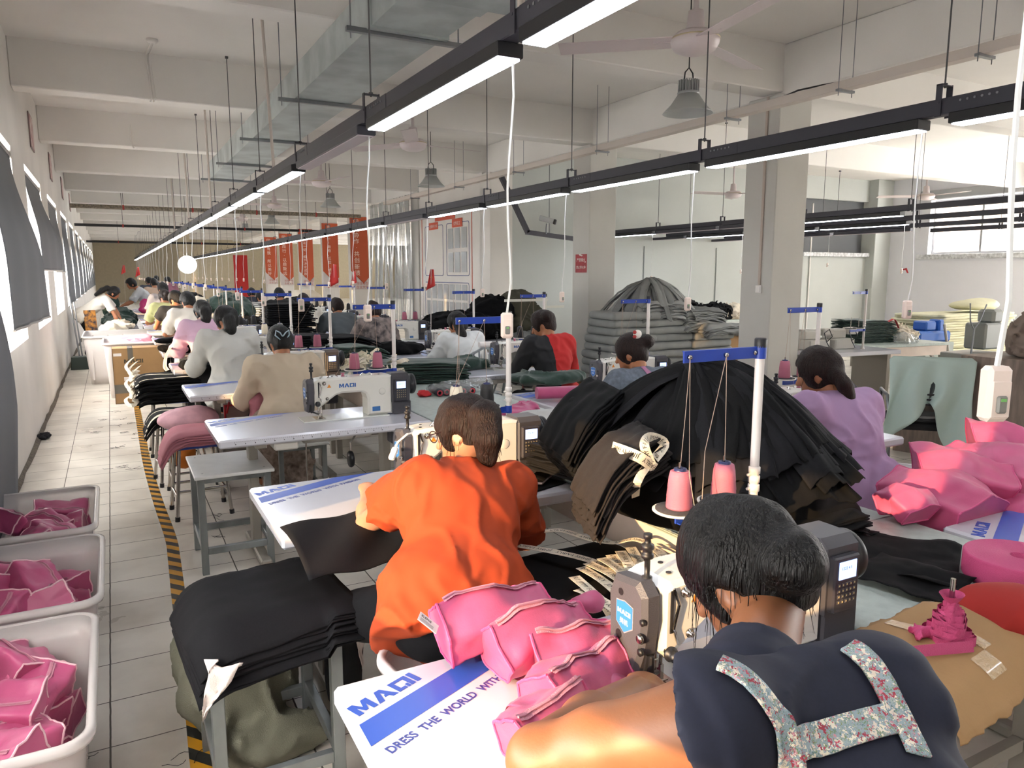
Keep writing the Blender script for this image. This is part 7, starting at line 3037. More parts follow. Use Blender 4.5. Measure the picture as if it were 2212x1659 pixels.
# the two people standing at the cutting table
J = dict(hip=(-0.50, 16.3, 0.86), neck=(-0.08, 16.25, 1.20), head=(0.06, 16.22, 1.27), shL=(-0.10, 16.42, 1.16), shR=(-0.10, 16.06, 1.14), elL=(0.05, 16.45, 0.95), elR=(0.02, 16.0, 0.90),
         haL=(0.16, 16.35, 0.72), haR=(0.12, 15.9, 0.62), knL=(-0.34, 16.40, 0.46), knR=(-0.36, 16.2, 0.46), ftL=(-0.46, 16.4, 0.03), ftR=(-0.46, 16.15, 0.03))
ps, *_ = person(J, 'woman in a white T-shirt and flowered apron bending over the cutting table', h=0.018, shirt=clothm('white_tee', 'd9d4cb'), trousers=m_blk2, hair='pony', hair_dir=[(-0.05, 16.2, 1.36), (-0.14, 16.2, 1.32), (-0.25, 16.2, 1.24)],
    face=(0.8, -0.1, -0.5), sleeve=0.9, seed=60, fingers=False, loose=0.02)
mb = MB()
mb.sheet(lambda u, v: (-0.40 + 0.20 * u + 0.02 * v, 16.09 - 0.02 * math.sin(u * 6), 0.95 - 0.48 * v), 8, 10, 0.008, nrm=(0, 1, 0))
mb.build('apron', mat('flowered_apron', '35353f', 0.85, col2='c98a3c', nscale=16, noise=.1), ps).location = (0.42, -16.3, 0)
J = dict(hip=(0.78, 18.3, 0.90), neck=(0.52, 18.25, 1.30), head=(0.40, 18.2, 1.42), shL=(0.56, 18.05, 1.26), shR=(0.56, 18.43, 1.26), elL=(0.38, 18.0, 1.02), elR=(0.38, 18.5, 1.02),
         haL=(0.14, 18.0, 0.92), haR=(0.14, 18.4, 0.92), knL=(0.74, 18.2, 0.48), knR=(0.76, 18.4, 0.48), ftL=(0.82, 18.2, 0.03), ftR=(0.84, 18.4, 0.03))
person(J, 'man in a grey shirt and face mask leaning over the cutting table', h=0.02, shirt=clothm('light_grey_shirt', 'b3b5b5'), trousers=m_blk2, hair='none', face=(-0.85, -0.3, -0.35), sleeve=0.9, seed=61, fingers=False)

# ------------------------------------------------------------------ stock, stools and boxes along the rows
def box_carton(name, c, size, lb, rz=0.0, open_top=False, text=None, m=None):
 t = empty(name, c, lb, 'box', None, rz)
 w, d, h = size
 mb = MB()
 for s in (-1, 1):
  mb.box((s * (w / 2 - 0.003), 0, h / 2), (0.006, d, h))
  mb.box((0, s * (d / 2 - 0.003), h / 2), (w, 0.006, h))
 mb.box((0, 0, 0.004), (w, d, 0.008))
 if not open_top:
  mb.box((0, 0, h - 0.003), (w, d, 0.006), bev=0.001)
 mb.build('carton', m or m_card, t)
 if open_top:
  for s in (-1, 1):
   mb = MB()
   mb.box((s * (w / 2 + 0.06), 0, h - 0.06), (0.005, d * 0.98, 0.18), R=Matrix.Rotation(s * -0.75, 3, 'Y'))
   mb.build('flap', m_card, t)
   mb = MB()
   mb.box((0, s * (d / 2 + 0.05), h - 0.055), (w * 0.98, 0.005, 0.16), R=Matrix.Rotation(s * 0.7, 3, 'X'))
   mb.build('flap', m_card, t)
 else:
  mb = MB()
  mb.box((-w * 0.15, -d / 2 - 0.001, h * 0.9), (0.06, 0.002, h * 0.2))
  mb.box((-w * 0.15, 0, h + 0.001), (0.06, d, 0.002))
  mb.box((0, -d / 2 - 0.001, h * 0.27), (w, 0.002, h * 0.16))
  mb.build('tape', mat('dark_tape', '6b665c', 0.25, coat=0.4), t)
 if text:
  mb = MB()
  mb.add(*maqi(mat4(V((-w * 0.28, -d / 2 - 0.0015, h * 0.73)), (1, 0, 0), (0, 0, 1)), 0.05, 0.001))
  mb.add(*text_mesh('美机缝纫机', 0.035, mat4(V((-w * 0.26, -d / 2 - 0.0015, h * 0.66)), (1, 0, 0), (0, 0, 1)), 0, 0.001))
  mb.build('print', mat('carton_ink', '4a4030', 0.7), t)
  mb = MB()
  mb.box((-w * 0.4, -d / 2 - 0.0015, h * 0.89), (0.09, 0.002, 0.035))
  mb.box((-w * 0.2, -d / 2 - 0.0015, h * 0.45), (0.12, 0.002, 0.05))
  mb.build('sticker', m_label, t)
 return t


box_carton('carton', (0.25, 10.62, 0), (0.58, 0.34, 0.70), 'brown taped carton with the machine maker\'s name standing at the aisle', text=True)
open_bin('storage_bin', 0.62, 0.9, 0.74, mat('white_bin_plastic', 'e3dcd8', 0.4), 'tall white plastic bin with pink cloth behind the brown carton', (0.18, 11.35, 0), 0, 0.86)
heap('cloth_heap', (0.25, 11.3, 0.70), [(0, 0, 0, 0.2, 0.3, 0.07), (0.1, 0.1, 0.04, 0.1, 0.15, 0.06)], mat('light_pink_cloth', 'e59aa8', 0.8), 'light pink cloth in the white bin behind the carton', h=0.02, fold=0.03)
open_bin('storage_bin', 1.05, 1.3, 0.72, MATS['white_bin_plastic'], 'largest white ribbed plastic bin in front of the cutting table', (0.12, 13.1, 0), 0, 0.88, ribs=True)
# cutting table with cloth
t = empty('cutting_table', (0.25, 16.4, 0), 'cutting table piled with green and cream cloth at the aisle', 'table')
mb = MB()
mb.box((-0.16, 0, 0.60), (0.66, 3.4, 0.04), bev=0.004)
mb.build('tabletop', m_lam, t)
mb = MB()
for y in (-1.6, 1.6):
 for x in (-0.44, 0.12):
  mb.box((x, y, 0.29), (0.05, 0.05, 0.58))
mb.build('underframe', m_leg, t)
heap('cloth_heap', (0.02, 15.6, 0.66), [(-0.05, -0.5, 0, 0.2, 0.35, 0.1), (0.1, -0.2, 0.02, 0.26, 0.5, 0.09)], mat('natural_cotton', 'd9cdb8', 0.85), 'natural cotton cloth heap the bending woman reaches into', h=0.025, fold=0.04, flat=0.622)
heap('cloth_heap', (0.1, 16.9, 0.68), [(0, 0, 0, 0.3, 0.6, 0.12), (0.05, 0.6, 0.05, 0.3, 0.4, 0.18)], m_greenc, 'dark green cloth heap between the two standing people', h=0.03, fold=0.04, flat=0.622)
heap('tote_bag', (0.62, 17.0, 1.0), [(0, 0, 0, 0.12, 0.09, 0.13), (0, 0, -0.1, 0.15, 0.1, 0.08)], mat('magenta_bag', 'a81860', 0.4), 'magenta shopping bag beside the man in grey', cat='bag', h=0.02, fold=0.008)
heap('tote_bag', (-0.02, 18.0, 0.95), [(0, 0, 0, 0.18, 0.1, 0.3)], m_greenc, 'dark green tote held up by the man in grey', cat='bag', h=0.03, fold=0.01)
t = empty('dustpan', (-0.55, 14.75, 0), 'dark green dustpan with upright pole leaning at the window wall', 'dustpan')
mb = MB()
mb.prism([(-0.14, 0.0), (0.14, 0.0), (0.12, 0.22), (-0.12, 0.22)], -0.14, 0.1, 'xz', bev=0.01)
mb.build('pan', mat('pan_green', '2c3a36', 0.5), t)
mb = MB()
mb.tube([(0, 0.05, 0.2), (-0.08, 0.08, 1.25)], 0.014, 8)
mb.tube([(0.05, 0.05, 0.05), (-0.02, 0.08, 1.15)], 0.012, 8)
mb.build('pole', m_steel, t)

# stools with stock between the first tables of the aisle side row
ts = make_tube_stool(0.5)
place(ts, (0.45, 5.36, 0), 0.05, 'blue edged folding stool with chrome legs under pink cloth', 'folding stools')
ts2 = copy_tree(ts)
place(ts2, (0.40, 6.30, 0), 0.1, 'blue edged folding stool under striped black panels', 'folding stools')
ts3 = copy_tree(ts)
place(ts3, (0.46, 5.86, 0), 0.0, 'folding stool under the pale pink cushion', 'folding stools')
ts4 = copy_tree(ts)
place(ts4, (0.40, 7.35, 0), 0.0, 'folding stool under the tall black stack at the aisle', 'folding stools')
ts5 = copy_tree(st1)
place(ts5, (0.92, 5.0, 0), 0.0, 'steel framed stool of the woman in cream', 'steel framed stools', scale=0.85)
m_ros = mat('rose_felt', 'b5737f', 0.9, bump=0.1, bscale=200)
for i in range(7):
 cloth_panel('cloth_piece', (0.43 + 0.01 * math.sin(i * 2), 5.36 + 0.01 * math.cos(i), 0.46, 5.4), (0.56 + 0.03 * (i % 3), 0.34), 0.05 * math.sin(i), 0.515 + 0.011 * i, 'dusty pink felt panel on the chrome legged stool, %s layer up' % ordn(i + 1), 'pink felt panels', m_ros, sup=(0.10, 0.13),
    droop=(0.85, 0.1, 0.2, 0.2), seed=i * 0.5, t=0.009, amp=0.01)
heap('cushion', (0.44, 5.88, 0.56), [(0, 0, 0, 0.21, 0.2, 0.09)], mat('pale_pink_print', 'd2a3ad', 0.75, noise=.15, nscale=12), 'pale pink printed cushion behind the pink felt panels', cat='cushion', h=0.012, fold=0.008, freq=6, flat=0.506)
heap('orange_bag', (0.40, 5.95, 0.3), [(0, 0, 0, 0.09, 0.08, 0.14)], mat('orange_cloth', 'c9701f', 0.8), 'orange cloth bag hanging under the striped black panels', cat='bag', h=0.014, fold=0.012)
t = empty('lunch_bag', (0.86, 6.05, 0.36), 'red handled shopping bag with a white bottle under the fourth table', 'bag')
mb = MB()
mb.prism([(-0.14, 0), (0.14, 0), (0.15, 0.26), (-0.15, 0.26)], -0.06, 0.06, 'xz', bev=0.01)
mb.build('bag_body', mat('taupe_bag', '8c7068', 0.7), t)
mb = MB()
mb.tube([(-0.14, -0.07, 0.2), (-0.1, -0.07, 0.34), (0.1, -0.07, 0.34), (0.14, -0.07, 0.2)], 0.009)
mb.tube([(-0.15, -0.066, 0.0), (-0.15, -0.066, 0.26), (0.15, -0.066, 0.26), (0.15, -0.066, 0.0)], 0.01)
mb.build('handle', mat('bag_red', 'b8232c', 0.5), t)


def black_stack(c, size, n, z0, lb, grp, strips=True, t_=0.014, m=None, droop=(.8, .2, .4, .3), sup=(0.12, 0.14), seed=0):
 for i in range(n):
  sd = seed + i * 0.45
  o, f = cloth_panel('cloth_piece', (c[0] + 0.012 * math.sin(i * 2.1), c[1], c[0] + 0.03, c[1]), (size[0] + 0.03 * math.sin(i * 1.3), size[1] + 0.02 * (i % 2)), 0.06 * math.sin(i * 1.7), z0 + t_ * i, '%s, %s layer up' % (lb, ordn(i + 1)), grp, m or m_blk, sup=sup, droop=droop, seed=sd, t=t_ * 0.75, amp=0.01)
  if strips:
   for k, v0 in enumerate((0.06, 0.55)):
    if i < n - 2 and k == 1:
     continue
    mb = MB()
    mb.surf(lambda u, v: V(f(0.01 + 0.98 * u, v0 + 0.075 * v)) + V((0, -0.004 if v0 < 0.1 else 0, 0.0025)), 24, 2)
    mb.build('sewn_strip', m_web, o)


black_stack((0.38, 6.28), (0.56, 0.42), 5, 0.515, 'black panel with cream strips on the blue edged stool', 'striped black panels on the stool', seed=3)
black_stack((0.40, 7.32), (0.52, 0.5), 13, 0.515, 'black panel with a cream strip in the tall stack at the aisle', 'tall black stack at the aisle', seed=9, t_=0.017, droop=(.5, .2, .2, .3), sup=(0.2, 0.22))
for i in range(9):
 rib([(288 + 7 * (i % 3), 772 + 9 * i), (272 + 6 * (i % 4), 790 + 9 * i), (284 + 5 * (i % 2), 806 + 9 * i), (300, 800 + 8 * i)], 0.03, 'cream ribbon end sticking out of the tall black stack at the aisle', 'ribbon ends of the tall stack', zs=[0.75 - .02 * i, 0.72 - .02 * i, 0.69 - .02 * i, 0.70 - .02 * i], text='', tilt=(1.5, .8, 1))
rib([(372, 745), (360, 765), (356, 790), (362, 800)], 0.035, 'cream printed ribbon twisting up beside the third table', None, zs=[.86, .82, .78, .76], tilt=(1.2, 1.6, 1.2))
# work pieces in front of people
for (x, y, z, bl, m_, lb) in [
  (0.62, 7.35, 0.80, [(0, 0, 0, 0.12, 0.16, 0.05), (0.12, -0.2, -0.08, 0.12, 0.2, 0.12)], m_blk, 'black cloth under the hands of the woman in the sheer shirt'),
  (0.62, 8.9, 0.82, [(0, 0, 0, 0.22, 0.12, 0.07)], m_blk, 'black cloth in front of the woman in lilac'),
  (0.62, 9.9, 0.82, [(0, 0, 0, 0.2, 0.1, 0.05)], m_blk, 'black folded cloth beyond the woman in lilac'),
  (0.88, 5.60, 0.60, [(0, 0, 0.1, 0.06, 0.12, 0.08), (-0.02, -0.06, -0.08, 0.05, 0.08, 0.14)], m_ros, 'rose felt piece hanging from the hands of the woman in cream')]:
 heap('work_piece', (x, y, z), bl, m_, lb, cat='fabric', h=0.014, fold=0.012, seed=x * 9)

# stock on the long tables
t = empty('wrapped_cores', (2.17, 4.95, 0.785), 'clear plastic bag of tubes with red core ends on the long table', 'bag')
for i in range(5):
 mb = MB()
 mb.lathe([(0.014, -0.13), (0.026, -0.13), (0.026, 0.13), (0.014, 0.13), (0.014, -0.13)], (-0.14 + 0.062 * i, 0.02 * math.sin(i), 0.0), 16, 0, axis=(0.15, 1, 0))
 mb.lathe([(0.012, -0.134), (0.021, -0.134), (0.021, -0.128), (0.012, -0.128)], (-0.14 + 0.062 * i, 0.02 * math.sin(i), 0.0), 16, 1, axis=(0.15, 1, 0))
 mb.build('tube', [mat('tube_dark', '30333a', 0.5), mat('core_red', 'b5303c', 0.5)], t)
S = SDF((-0.22, -0.2, -0.03), (0.4, 0.2, 0.12), 0.01)
S.ell((0, 0, 0.01), (0.21, 0.16, 0.045), 0.02)
S.ell((0.22, 0.02, 0.02), (0.12, 0.12, 0.05), 0.04)
S.warp(lambda x, y, z: (0.012 * vnoise(x * 28, y * 28, z * 28)).astype(np.float32))
S.build('plastic_film', mat('clear_film', 'd5dad8', 0.08, alpha=0.28, coat=1.0), t)
t = empty('scissors', (1.98, 4.50, 0.765), 'red handled shears on the long table', 'scissors', rz=0.4)
mb = MB()
for s in (-1, 1):
 c = [(-0.05 + 0.026 * math.cos(a), s * 0.022 + 0.017 * math.sin(a), 0) for a in np.linspace(0, 2 * PI, 13)]
 mb.tube(c, 0.005)
mb.build('handle', mat('bag_red', 'b8232c', 0.5), t)
mb = MB()
mb.box((0.05, 0, 0), (0.12, 0.014, 0.004))
mb.build('blade', m_chrome, t)
heap('red_pouch', (1.93, 4.90, 0.775), [(0, 0, 0, 0.06, 0.05, 0.03)], mat('bright_red_cloth', 'c8232a', 0.6), 'small bright red crumpled cloth on the long table', h=0.008, fold=0.01, freq=20, flat=0.758)
heap('leather_piece', (2.12, 4.35, 0.762), [(0, 0, 0, 0.1, 0.06, 0.012)], mat('brown_leather', '2b1d1b', 0.6), 'dark brown flat piece beyond the thread cones on the long table', cat='fabric', h=0.007, fold=0.003, flat=0.758)
slab_stack(9, (1.78, 5.75, 0.775), (1, -0.25, 0), (0.3, 1, 0), (0, 0, 1), 0.40, 0.80, 0.018, 'dark green panel in the long low pile on the long table', 'low green pile', m_greenc, 0.004, 0.05, 31)
slab_stack(10, (1.75, 6.7, 0.775), (1, 0.15, 0), (-0.1, 1, 0), (0, 0, 1), 0.36, 0.5, 0.022, 'dark green folded cloth behind the cream ribbons', 'folded green bundle', m_greenc, 0.0, 0.3, 33)
slab_stack(12, (1.72, 7.3, 0.775), (1, -0.05, 0), (0.1, 1, 0), (0, 0, 1), 0.5, 0.62, 0.022, 'black panel in the rumpled stack on the long table', 'rumpled black stack', m_blk, 0.0, 0.35, 35)
slab_stack(12, (1.60, 8.3, 0.775), (1, 0.05, 0), (0.1, 1, 0), (0, 0, 1), 0.5, 0.72, 0.017, 'black panel lying on the long table beyond the green bundle', 'wide black stack', m_blk2, 0.0, 0.3, 37)
slab_stack(20, (1.75, 10.2, 0.775), (1, 0.0, 0.02), (0, 1, 0), (0, 0, 1), 0.6, 0.62, 0.024, 'black panel in the tall square stack on the long table', 'tall square black stack', m_blk2, 0.0, 0.04, 39)
rr = random.Random(77)
for i in range(44):
 a = rr.uniform(0, 6.28)
 c = V((1.80 + rr.uniform(-0.12, 0.22), 5.75 + rr.uniform(-0.4, 1.0), 0.81 + rr.uniform(0, 0.12)))
 pts = [c + V((math.cos(a + k * 0.7) * 0.05 * k, math.sin(a + k * 0.9) * 0.05 * k, 0.025 * math.sin(k * 1.7 + i))) for k in range(4)]
 ribbon(pts, [(math.sin(a + k), math.cos(a + k), 0.7) for k in range(4)], 0.04, lb='cream printed ribbon coil among the green and black cloth on the long table', group='ribbon coils on the long table', start=-0.03 * i, size=0.5, text='JIMMY FAIRLY' if i % 2 else '')
heap('grey_cloth', (2.10, 3.52, 0.79), [(0, 0, 0, 0.20, 0.17, 0.06), (-0.05, -0.25, -0.01, 0.12, 0.12, 0.06)], mat('silver_grey_cloth', 'c3c3bf', 0.7), 'silver grey crumpled cloth on the long table before the pink roll', h=0.012, fold=0.015, freq=8, flat=0.759)
heap('pink_cloth', (2.13, 4.0, 0.775), [(0, 0, 0, 0.18, 0.09, 0.03), (0.15, 0.05, 0.01, 0.08, 0.08, 0.035)], m_pink, 'flat pink cloth folds beyond the black thread cone', h=0.01, fold=0.014, freq=14, flat=0.759)
heap('white_strap_roll', (1.66, 5.22, 0.80), [(0, 0, 0, 0.13, 0.11, 0.035), (0.02, 0.02, 0.03, 0.09, 0.07, 0.03)], mat('white_elastic', 'd3d0ca', 0.7), 'coil of white elastic lying behind the empty machine', cat='elastic', h=0.01, fold=0.01, freq=20, flat=0.759)
mb = MB()
c = V((2.72, 4.28, 0.825))
mb.loftc([(c + V((-0.20, 0.05, 0)), 0.05), (c + V((0.24, -0.08, 0)), 0.05)], 24)
for v in range(len(mb.v)):
 p = mb.v[v]
 mb.v[v] = (p[0], p[1], 0.764 + (p[2] - 0.764) * 0.85 + nz(p, 8, 0.004))
tag(mb.build('rolled_cloth', m_pink), 'pink cloth roll lying on the white table of the pillar side', 'roll')
heap('green_cloth', (3.05, 5.0, 0.80), [(0, 0, 0, 0.3, 0.16, 0.07), (-0.1, 0.2, 0.0, 0.2, 0.15, 0.06)], m_greenc, 'dark green cloth piece between the black red shirt and the denim shirt', h=0.014, fold=0.026, freq=7, flat=0.761)
heap('green_cloth', (2.75, 6.15, 0.80), [(0, 0, 0, 0.32, 0.14, 0.07)], m_greenc, 'dark green cloth under the hands of the woman in black and red', h=0.014, fold=0.026, freq=7, flat=0.761)
heap('black_cloth', (2.75, 7.7, 0.82), [(0, 0, 0, 0.3, 0.2, 0.09)], m_blk, 'black cloth heap before the woman in white', h=0.02, fold=0.02, flat=0.761)
# grey plastic chair of the woman in white
t = empty('plastic_chair', (3.12, 6.62, 0), 'grey moulded plastic chair with a rolled white towel on its back', 'chair')
m_chg = mat('grey_plastic', '9aa0a3', 0.4)
mb = MB()
mb.surf(lambda u, v: (-0.23 + 0.46 * u, -0.18 + 0.40 * v, 0.45 + 0.015 * math.cos(u * 2 * PI)), 12, 8)
mb.box((0, 0.02, 0.435), (0.46, 0.42, 0.02), bev=0.005)
mb.build('seat', m_chg, t)
mb = MB()
for k in range(9):
 a = -1.0 + 0.25 * k
 mb.tube([(0.12 * a, -0.2, 0.46), (0.19 * a, -0.25, 0.70), (0.23 * a, -0.27 + 0.02 * abs(a), 0.92 - 0.12 * a * a)], 0.009)
mb.tube([(-0.23, -0.2, 0.46), (-0.25, -0.25, 0.72), (-0.2, -0.27, 0.84), (0, -0.27, 0.93), (0.2, -0.27, 0.84), (0.25, -0.25, 0.72), (0.23, -0.2, 0.46)], 0.014, 8)
mb.build('backrest', m_chg, t)
for sx in (-1, 1):
 for sy in (-1, 1):
  mb = MB()
  mb.cyl((sx * 0.2, sy * 0.17, 0.44), (sx * 0.23, sy * 0.21, 0), 0.016, n=8)
  mb.build('leg', m_chg, t)
mb = MB()
mb.cyl((3.06, 6.35, 0.955), (3.19, 6.35, 0.955), 0.028, n=16)
tag(mb.build('rolled_towel', m_label), 'rolled white towel on top of the grey plastic chair back', 'towel')

# stock further down both rows, built from copies
for i, (x, y, z, bl, m_, lb) in enumerate([
  (1.7, 12.3, 0.86, [(0, 0, 0, 0.4, 0.5, 0.12)], m_blk, 'black cloth heap far down the middle tables'),
  (1.75, 13.6, 1.0, [(0, 0, 0, 0.45, 0.6, 0.28)], m_greenc, 'big dark green cloth stack far down the middle'),
  (1.25, 13.4, 0.98, [(0, 0, 0, 0.25, 0.5, 0.25)], MATS['natural_cotton'], 'cream ribbon heap far down the middle'),
  (1.35, 16.5, 1.0, [(0, 0, 0, 0.35, 0.4, 0.25)], m_blk, 'black bag stack with cream trim far down the aisle side row'),
  (1.0, 16.0, 1.02, [(0, 0, 0, 0.25, 0.3, 0.07)], MATS['light_pink_cloth'], 'pink folded bags stack far down the aisle side row'),
  (4.6, 20.5, 0.9, [(0, 0, 0, 0.5, 0.5, 0.3)], MATS['natural_cotton'], 'cream folded stock before the banners'),
  (3.6, 17.5, 0.9, [(0, 0, 0, 0.5, 0.5, 0.2)], m_blk, 'dark stock heap beyond the striped shirt')]):
 heap('cloth_heap', (x, y, z), bl, m_, lb, None, h=0.03, fold=0.03, seed=i, flat=0.762)
for x, y in ((4.6, 20.5), (3.6, 17.5)):
 t = empty('stock_table', (x, y, 0), 'distant white table under %s stock' % ('cream' if x > 4 else 'dark'), 'table')
 mb = MB()
 mb.box((0, 0, 0.74), (1.1, 1.1, 0.04))
 for sx in (-1, 1):
  mb.box((sx * 0.5, 0, 0.36), (0.05, 0.9, 0.72))
 mb.build('table_frame', m_lam, t)
# small flags on the stands
for i, (px, py, Y, w_, lb) in enumerate([(932, 605, 7.95, 0.11, 'red flag with yellow stars hanging on a thread stand before the notice board'), (722, 597, 14, 0.2, 'dark red cloth flag on a stand before the banners'),
                                         (765, 602, 13.5, 0.12, 'small red flag beside the first banner'), (267, 583, 40, 0.2, 'first tiny red flag far away at the aisle'), (298, 588, 40, 0.22, 'second tiny red flag far away at the aisle')]):
 c = W(px, py, Y)
 t = empty('small_flag', c, lb, 'flag', 'small red flags')
 mb = MB()
 mb.sheet(lambda u, v: (-w_ * 0.5 * (0.2 + v) + w_ * u * (0.35 + 0.65 * v), 0.02 * math.sin(u * 6), w_ * 1.1 - w_ * 2.2 * v * (1 - 0.25 * u)), 8, 8, 0.002, nrm=(0, 1, 0))
 mb.build('flag_cloth', mat('flag_red', 'b5231f', 0.6), t)
 mb = MB()
 mb.cyl((0, 0.004, w_ * 1.15), (-0.02, 0.004, -c.z + (0.76 if i == 0 else 0)), 0.004, n=6)
 mb.build('flag_stick', m_whp, t)
 if i == 0:
  mb = MB()
  for (a, b_, r) in ((-0.02, 0.03, 0.008), (-0.005, 0.045, 0.003), (0.004, 0.035, 0.003), (0.004, 0.022, 0.003), (-0.005, 0.01, 0.003)):
   mb.prism([(a + (r if k % 2 == 0 else r * 0.4) * math.sin(k * PI / 5), b_ + (r if k % 2 == 0 else r * 0.4) * math.cos(k * PI / 5)) for k in range(10)], -0.026, -0.024, 'xz')
  mb.build('star', mat('star_yellow', 'e0b83c', 0.6), t)

# ------------------------------------------------------------------ the side hall
# pile of grey cushions and strips
m_gry = mat('grey_canvas', '8f918f', 0.85, noise=0.08, nscale=6, bump=0.06, bscale=300)
m_gry2 = mat('grey_canvas_dark', '777978', 0.85, noise=0.12, nscale=10, bump=0.06, bscale=300)
t = empty('pallet', (6.9, 8.45, 0), 'low pallet under the grey cushion pile', 'pallet')
mb = MB()
for k in range(6):
 mb.box((0, -0.35 + 0.14 * k, 0.13), (2.4, 0.1, 0.03))
for k in (-1, 0, 1):
 mb.box((k * 1.1, 0, 0.055), (0.1, 0.8, 0.11))
mb.build('boards', mat('pallet_wood', '7a6246', 0.8), t)
protoC = None
for col_, (cx, n, w_) in enumerate([(6.1, 9, 0.80), (6.85, 8, 0.72), (7.6, 6, 0.75)]):
 for k in range(n):
  if protoC is None:
   S = SDF((-0.42, -0.36, -0.08), (0.42, 0.36, 0.08), 0.016)
   S.rbox((0, 0, 0), (0.40, 0.34, 0.055), 0.052)
   S.warp(lambda x, y, z: (0.008 * vnoise(x * 6, y * 6, z * 9) + 0.006 * np.clip(1 - np.abs(z + 0.004 * np.sin(x * 9)) / 0.008, 0, 1)).astype(np.float32))
   protoC = S.build('folded_cushion', m_gry)
   tag(protoC, 'x', 'cushion')
   o = protoC
  else:
   o = copy_tree(protoC)
  place(o, (cx + rnd.uniform(-0.04, 0.04) - 0.02 * k * (col_ == 0) * -1, 8.35 + rnd.uniform(-0.04, 0.04), 0.205 + 0.107 * k), rnd.uniform(-0.08, 0.08), 'grey folded canvas cover in the %s column of the big pile, %s layer up' % (['pillar side', 'middle', 'carton side'][col_], ordn(k + 1)), 'grey canvas covers')
for j, (cx, cy, z0, n, w_) in enumerate([(6.75, 8.3, 1.06, 9, 0.75), (7.45, 8.3, 0.86, 13, 0.8), (7.7, 8.15, 0.82, 5, 0.75)]):
 for k in range(n):
  cloth_panel('canvas_piece', (cx + rnd.uniform(-.04, .04), cy, cx, cy), (w_ + rnd.uniform(-.06, .06), 0.6), rnd.uniform(-0.12, 0.12), z0 + 0.024 * k, 'ragged grey canvas piece in the %s layered heap, %s layer up' % (['strip topped', 'middle', 'front'][j], ordn(k + 1)), 'layered grey canvas pieces', m_gry2 if k % 3 == 0 else m_gry,
     sup=(0.26, 0.2), seed=j * 20 + k, t=0.014, amp=0.03, nu=14, nv=12)
rr = random.Random(3)
for i in range(64):
 th = rr.uniform(-PI, 0.15) if i < 50 else rr.uniform(0, PI)
 r1 = rr.uniform(0.45, 0.80)
 wd = rr.uniform(0.08, 0.14)
 z1 = rr.uniform(-0.30, -0.12)
 sd = rr.uniform(0, 40)

 def f(u, v):
  r = r1 * v
  s = (u - 0.5) * wd
  x = 6.78 + math.cos(th) * r - math.sin(th) * s
  y = 8.45 + 0.75 * (math.sin(th) * r + math.cos(th) * s)
  z = 1.56 - 0.02 * (i % 4) - (v ** 2.0) * (0.42 + 0.1 * (i % 3) * 0.4) * (r1 / 0.7) + 0.015 * math.sin(u * 5 + sd) + nz((x + sd, y, 0), 12, 0.02)
  return (x, y, z)
 mb = MB()
 mb.sheet(f, 6, 12, 0.006)
 tag(mb.build('canvas_strip', m_gry2 if i % 2 else m_gry), 'narrow grey canvas strip fanning down from the top of the grey pile', 'fabric', 'grey canvas strips on the pile top')

box_carton('carton', (9.2, 9.6, 0), (0.75, 0.6, 0.72), 'open brown carton between the grey pile and the nearest pillar', 0.05, open_top=True)
t = empty('stock_table', (10.0, 11.0, 0), 'grey work table with black bundles against the grey wall', 'table')
mb = MB()
mb.box((0, 0, 0.74), (2.0, 1.0, 0.04), bev=0.004)
mb.build('tabletop', m_gtab, t)
mb = MB()
for x in (-0.9, 0.9):
 for y in (-0.42, 0.42):
  mb.box((x, y, 0.36), (0.05, 0.05, 0.72))
mb.build('underframe', m_leg, t)
for i, (px, py, w_, h_, m_, lb) in enumerate([(1487, 655, 0.28, 0.30, m_blk, 'black pleated bundle at the pillar end of the grey table'), (1515, 668, 0.34, 0.26, m_blk, 'second black pleated bundle with cream ribbon on the grey table'),
                                              (1548, 662, 0.32, 0.28, m_blk, 'third black pleated bundle on the grey table'), (1577, 670, 0.3, 0.25, MATS['natural_cotton'], 'bundle with braided cream cords on the grey table'),
                                              (1505, 694, 0.3, 0.07, m_pink, 'pink cloth in front of the black bundles on the grey table')]):
 c = W(px, py, 10.7 - 0.15 * (i == 4))
 heap('tied_bundle', (c.x, c.y, 0.76 + h_ * 0.45), [(0, 0, 0, w_, 0.22, h_ * 0.7)], m_, lb, 'bundles on the grey table', 'bundle', 0.022, 0.05, 14, i, 0.762)

# purple woman's neighbour table things: white stack tub and pink heap
o = open_bin('plastic_tub', 0.62, 0.95, 0.40, mat('milky_plastic', 'efe9e9', 0.35), 'white plastic tub of pink pouches behind the lavender T-shirt', (4.12, 2.62, 0.0), -1.0, 0.9)
for j in range(7):
 c = V((3.93 + 0.11 * (j % 3), 2.52 + 0.12 * (j // 3), 0.36 + 0.03 * (j % 2)))
 a = j * 1.3
 dd = V((math.cos(a), math.sin(a), 0.3 * math.sin(j))) * 0.1
 soft_pouch([c - dd, c + V((0, 0, .02)), c + dd], [[(-0.08, -0.05), (0.08, -0.055), (0.085, 0.045), (-0.075, 0.055)]] * 3, [(0.2, 0.1, 1)] * 3, 'pink pouch with pale seams in the tub behind the lavender T-shirt', 'pink pouches in the white tub', zipat=0.6, seed=90 + j, rumple=0.018, mp=MATS['pale_seam'], sub=12, n=30)
m_pk2 = mat('pink_nylon_large', 'c55580', 0.45, noise=0.1, nscale=6, bump=0.05, bscale=240)
BIG = [(-0.14, -0.07), (0.12, -0.09), (0.16, 0.03), (0.02, 0.10), (-0.15, 0.06)]
PK = 'large pink bags heaped on the pillar side table'
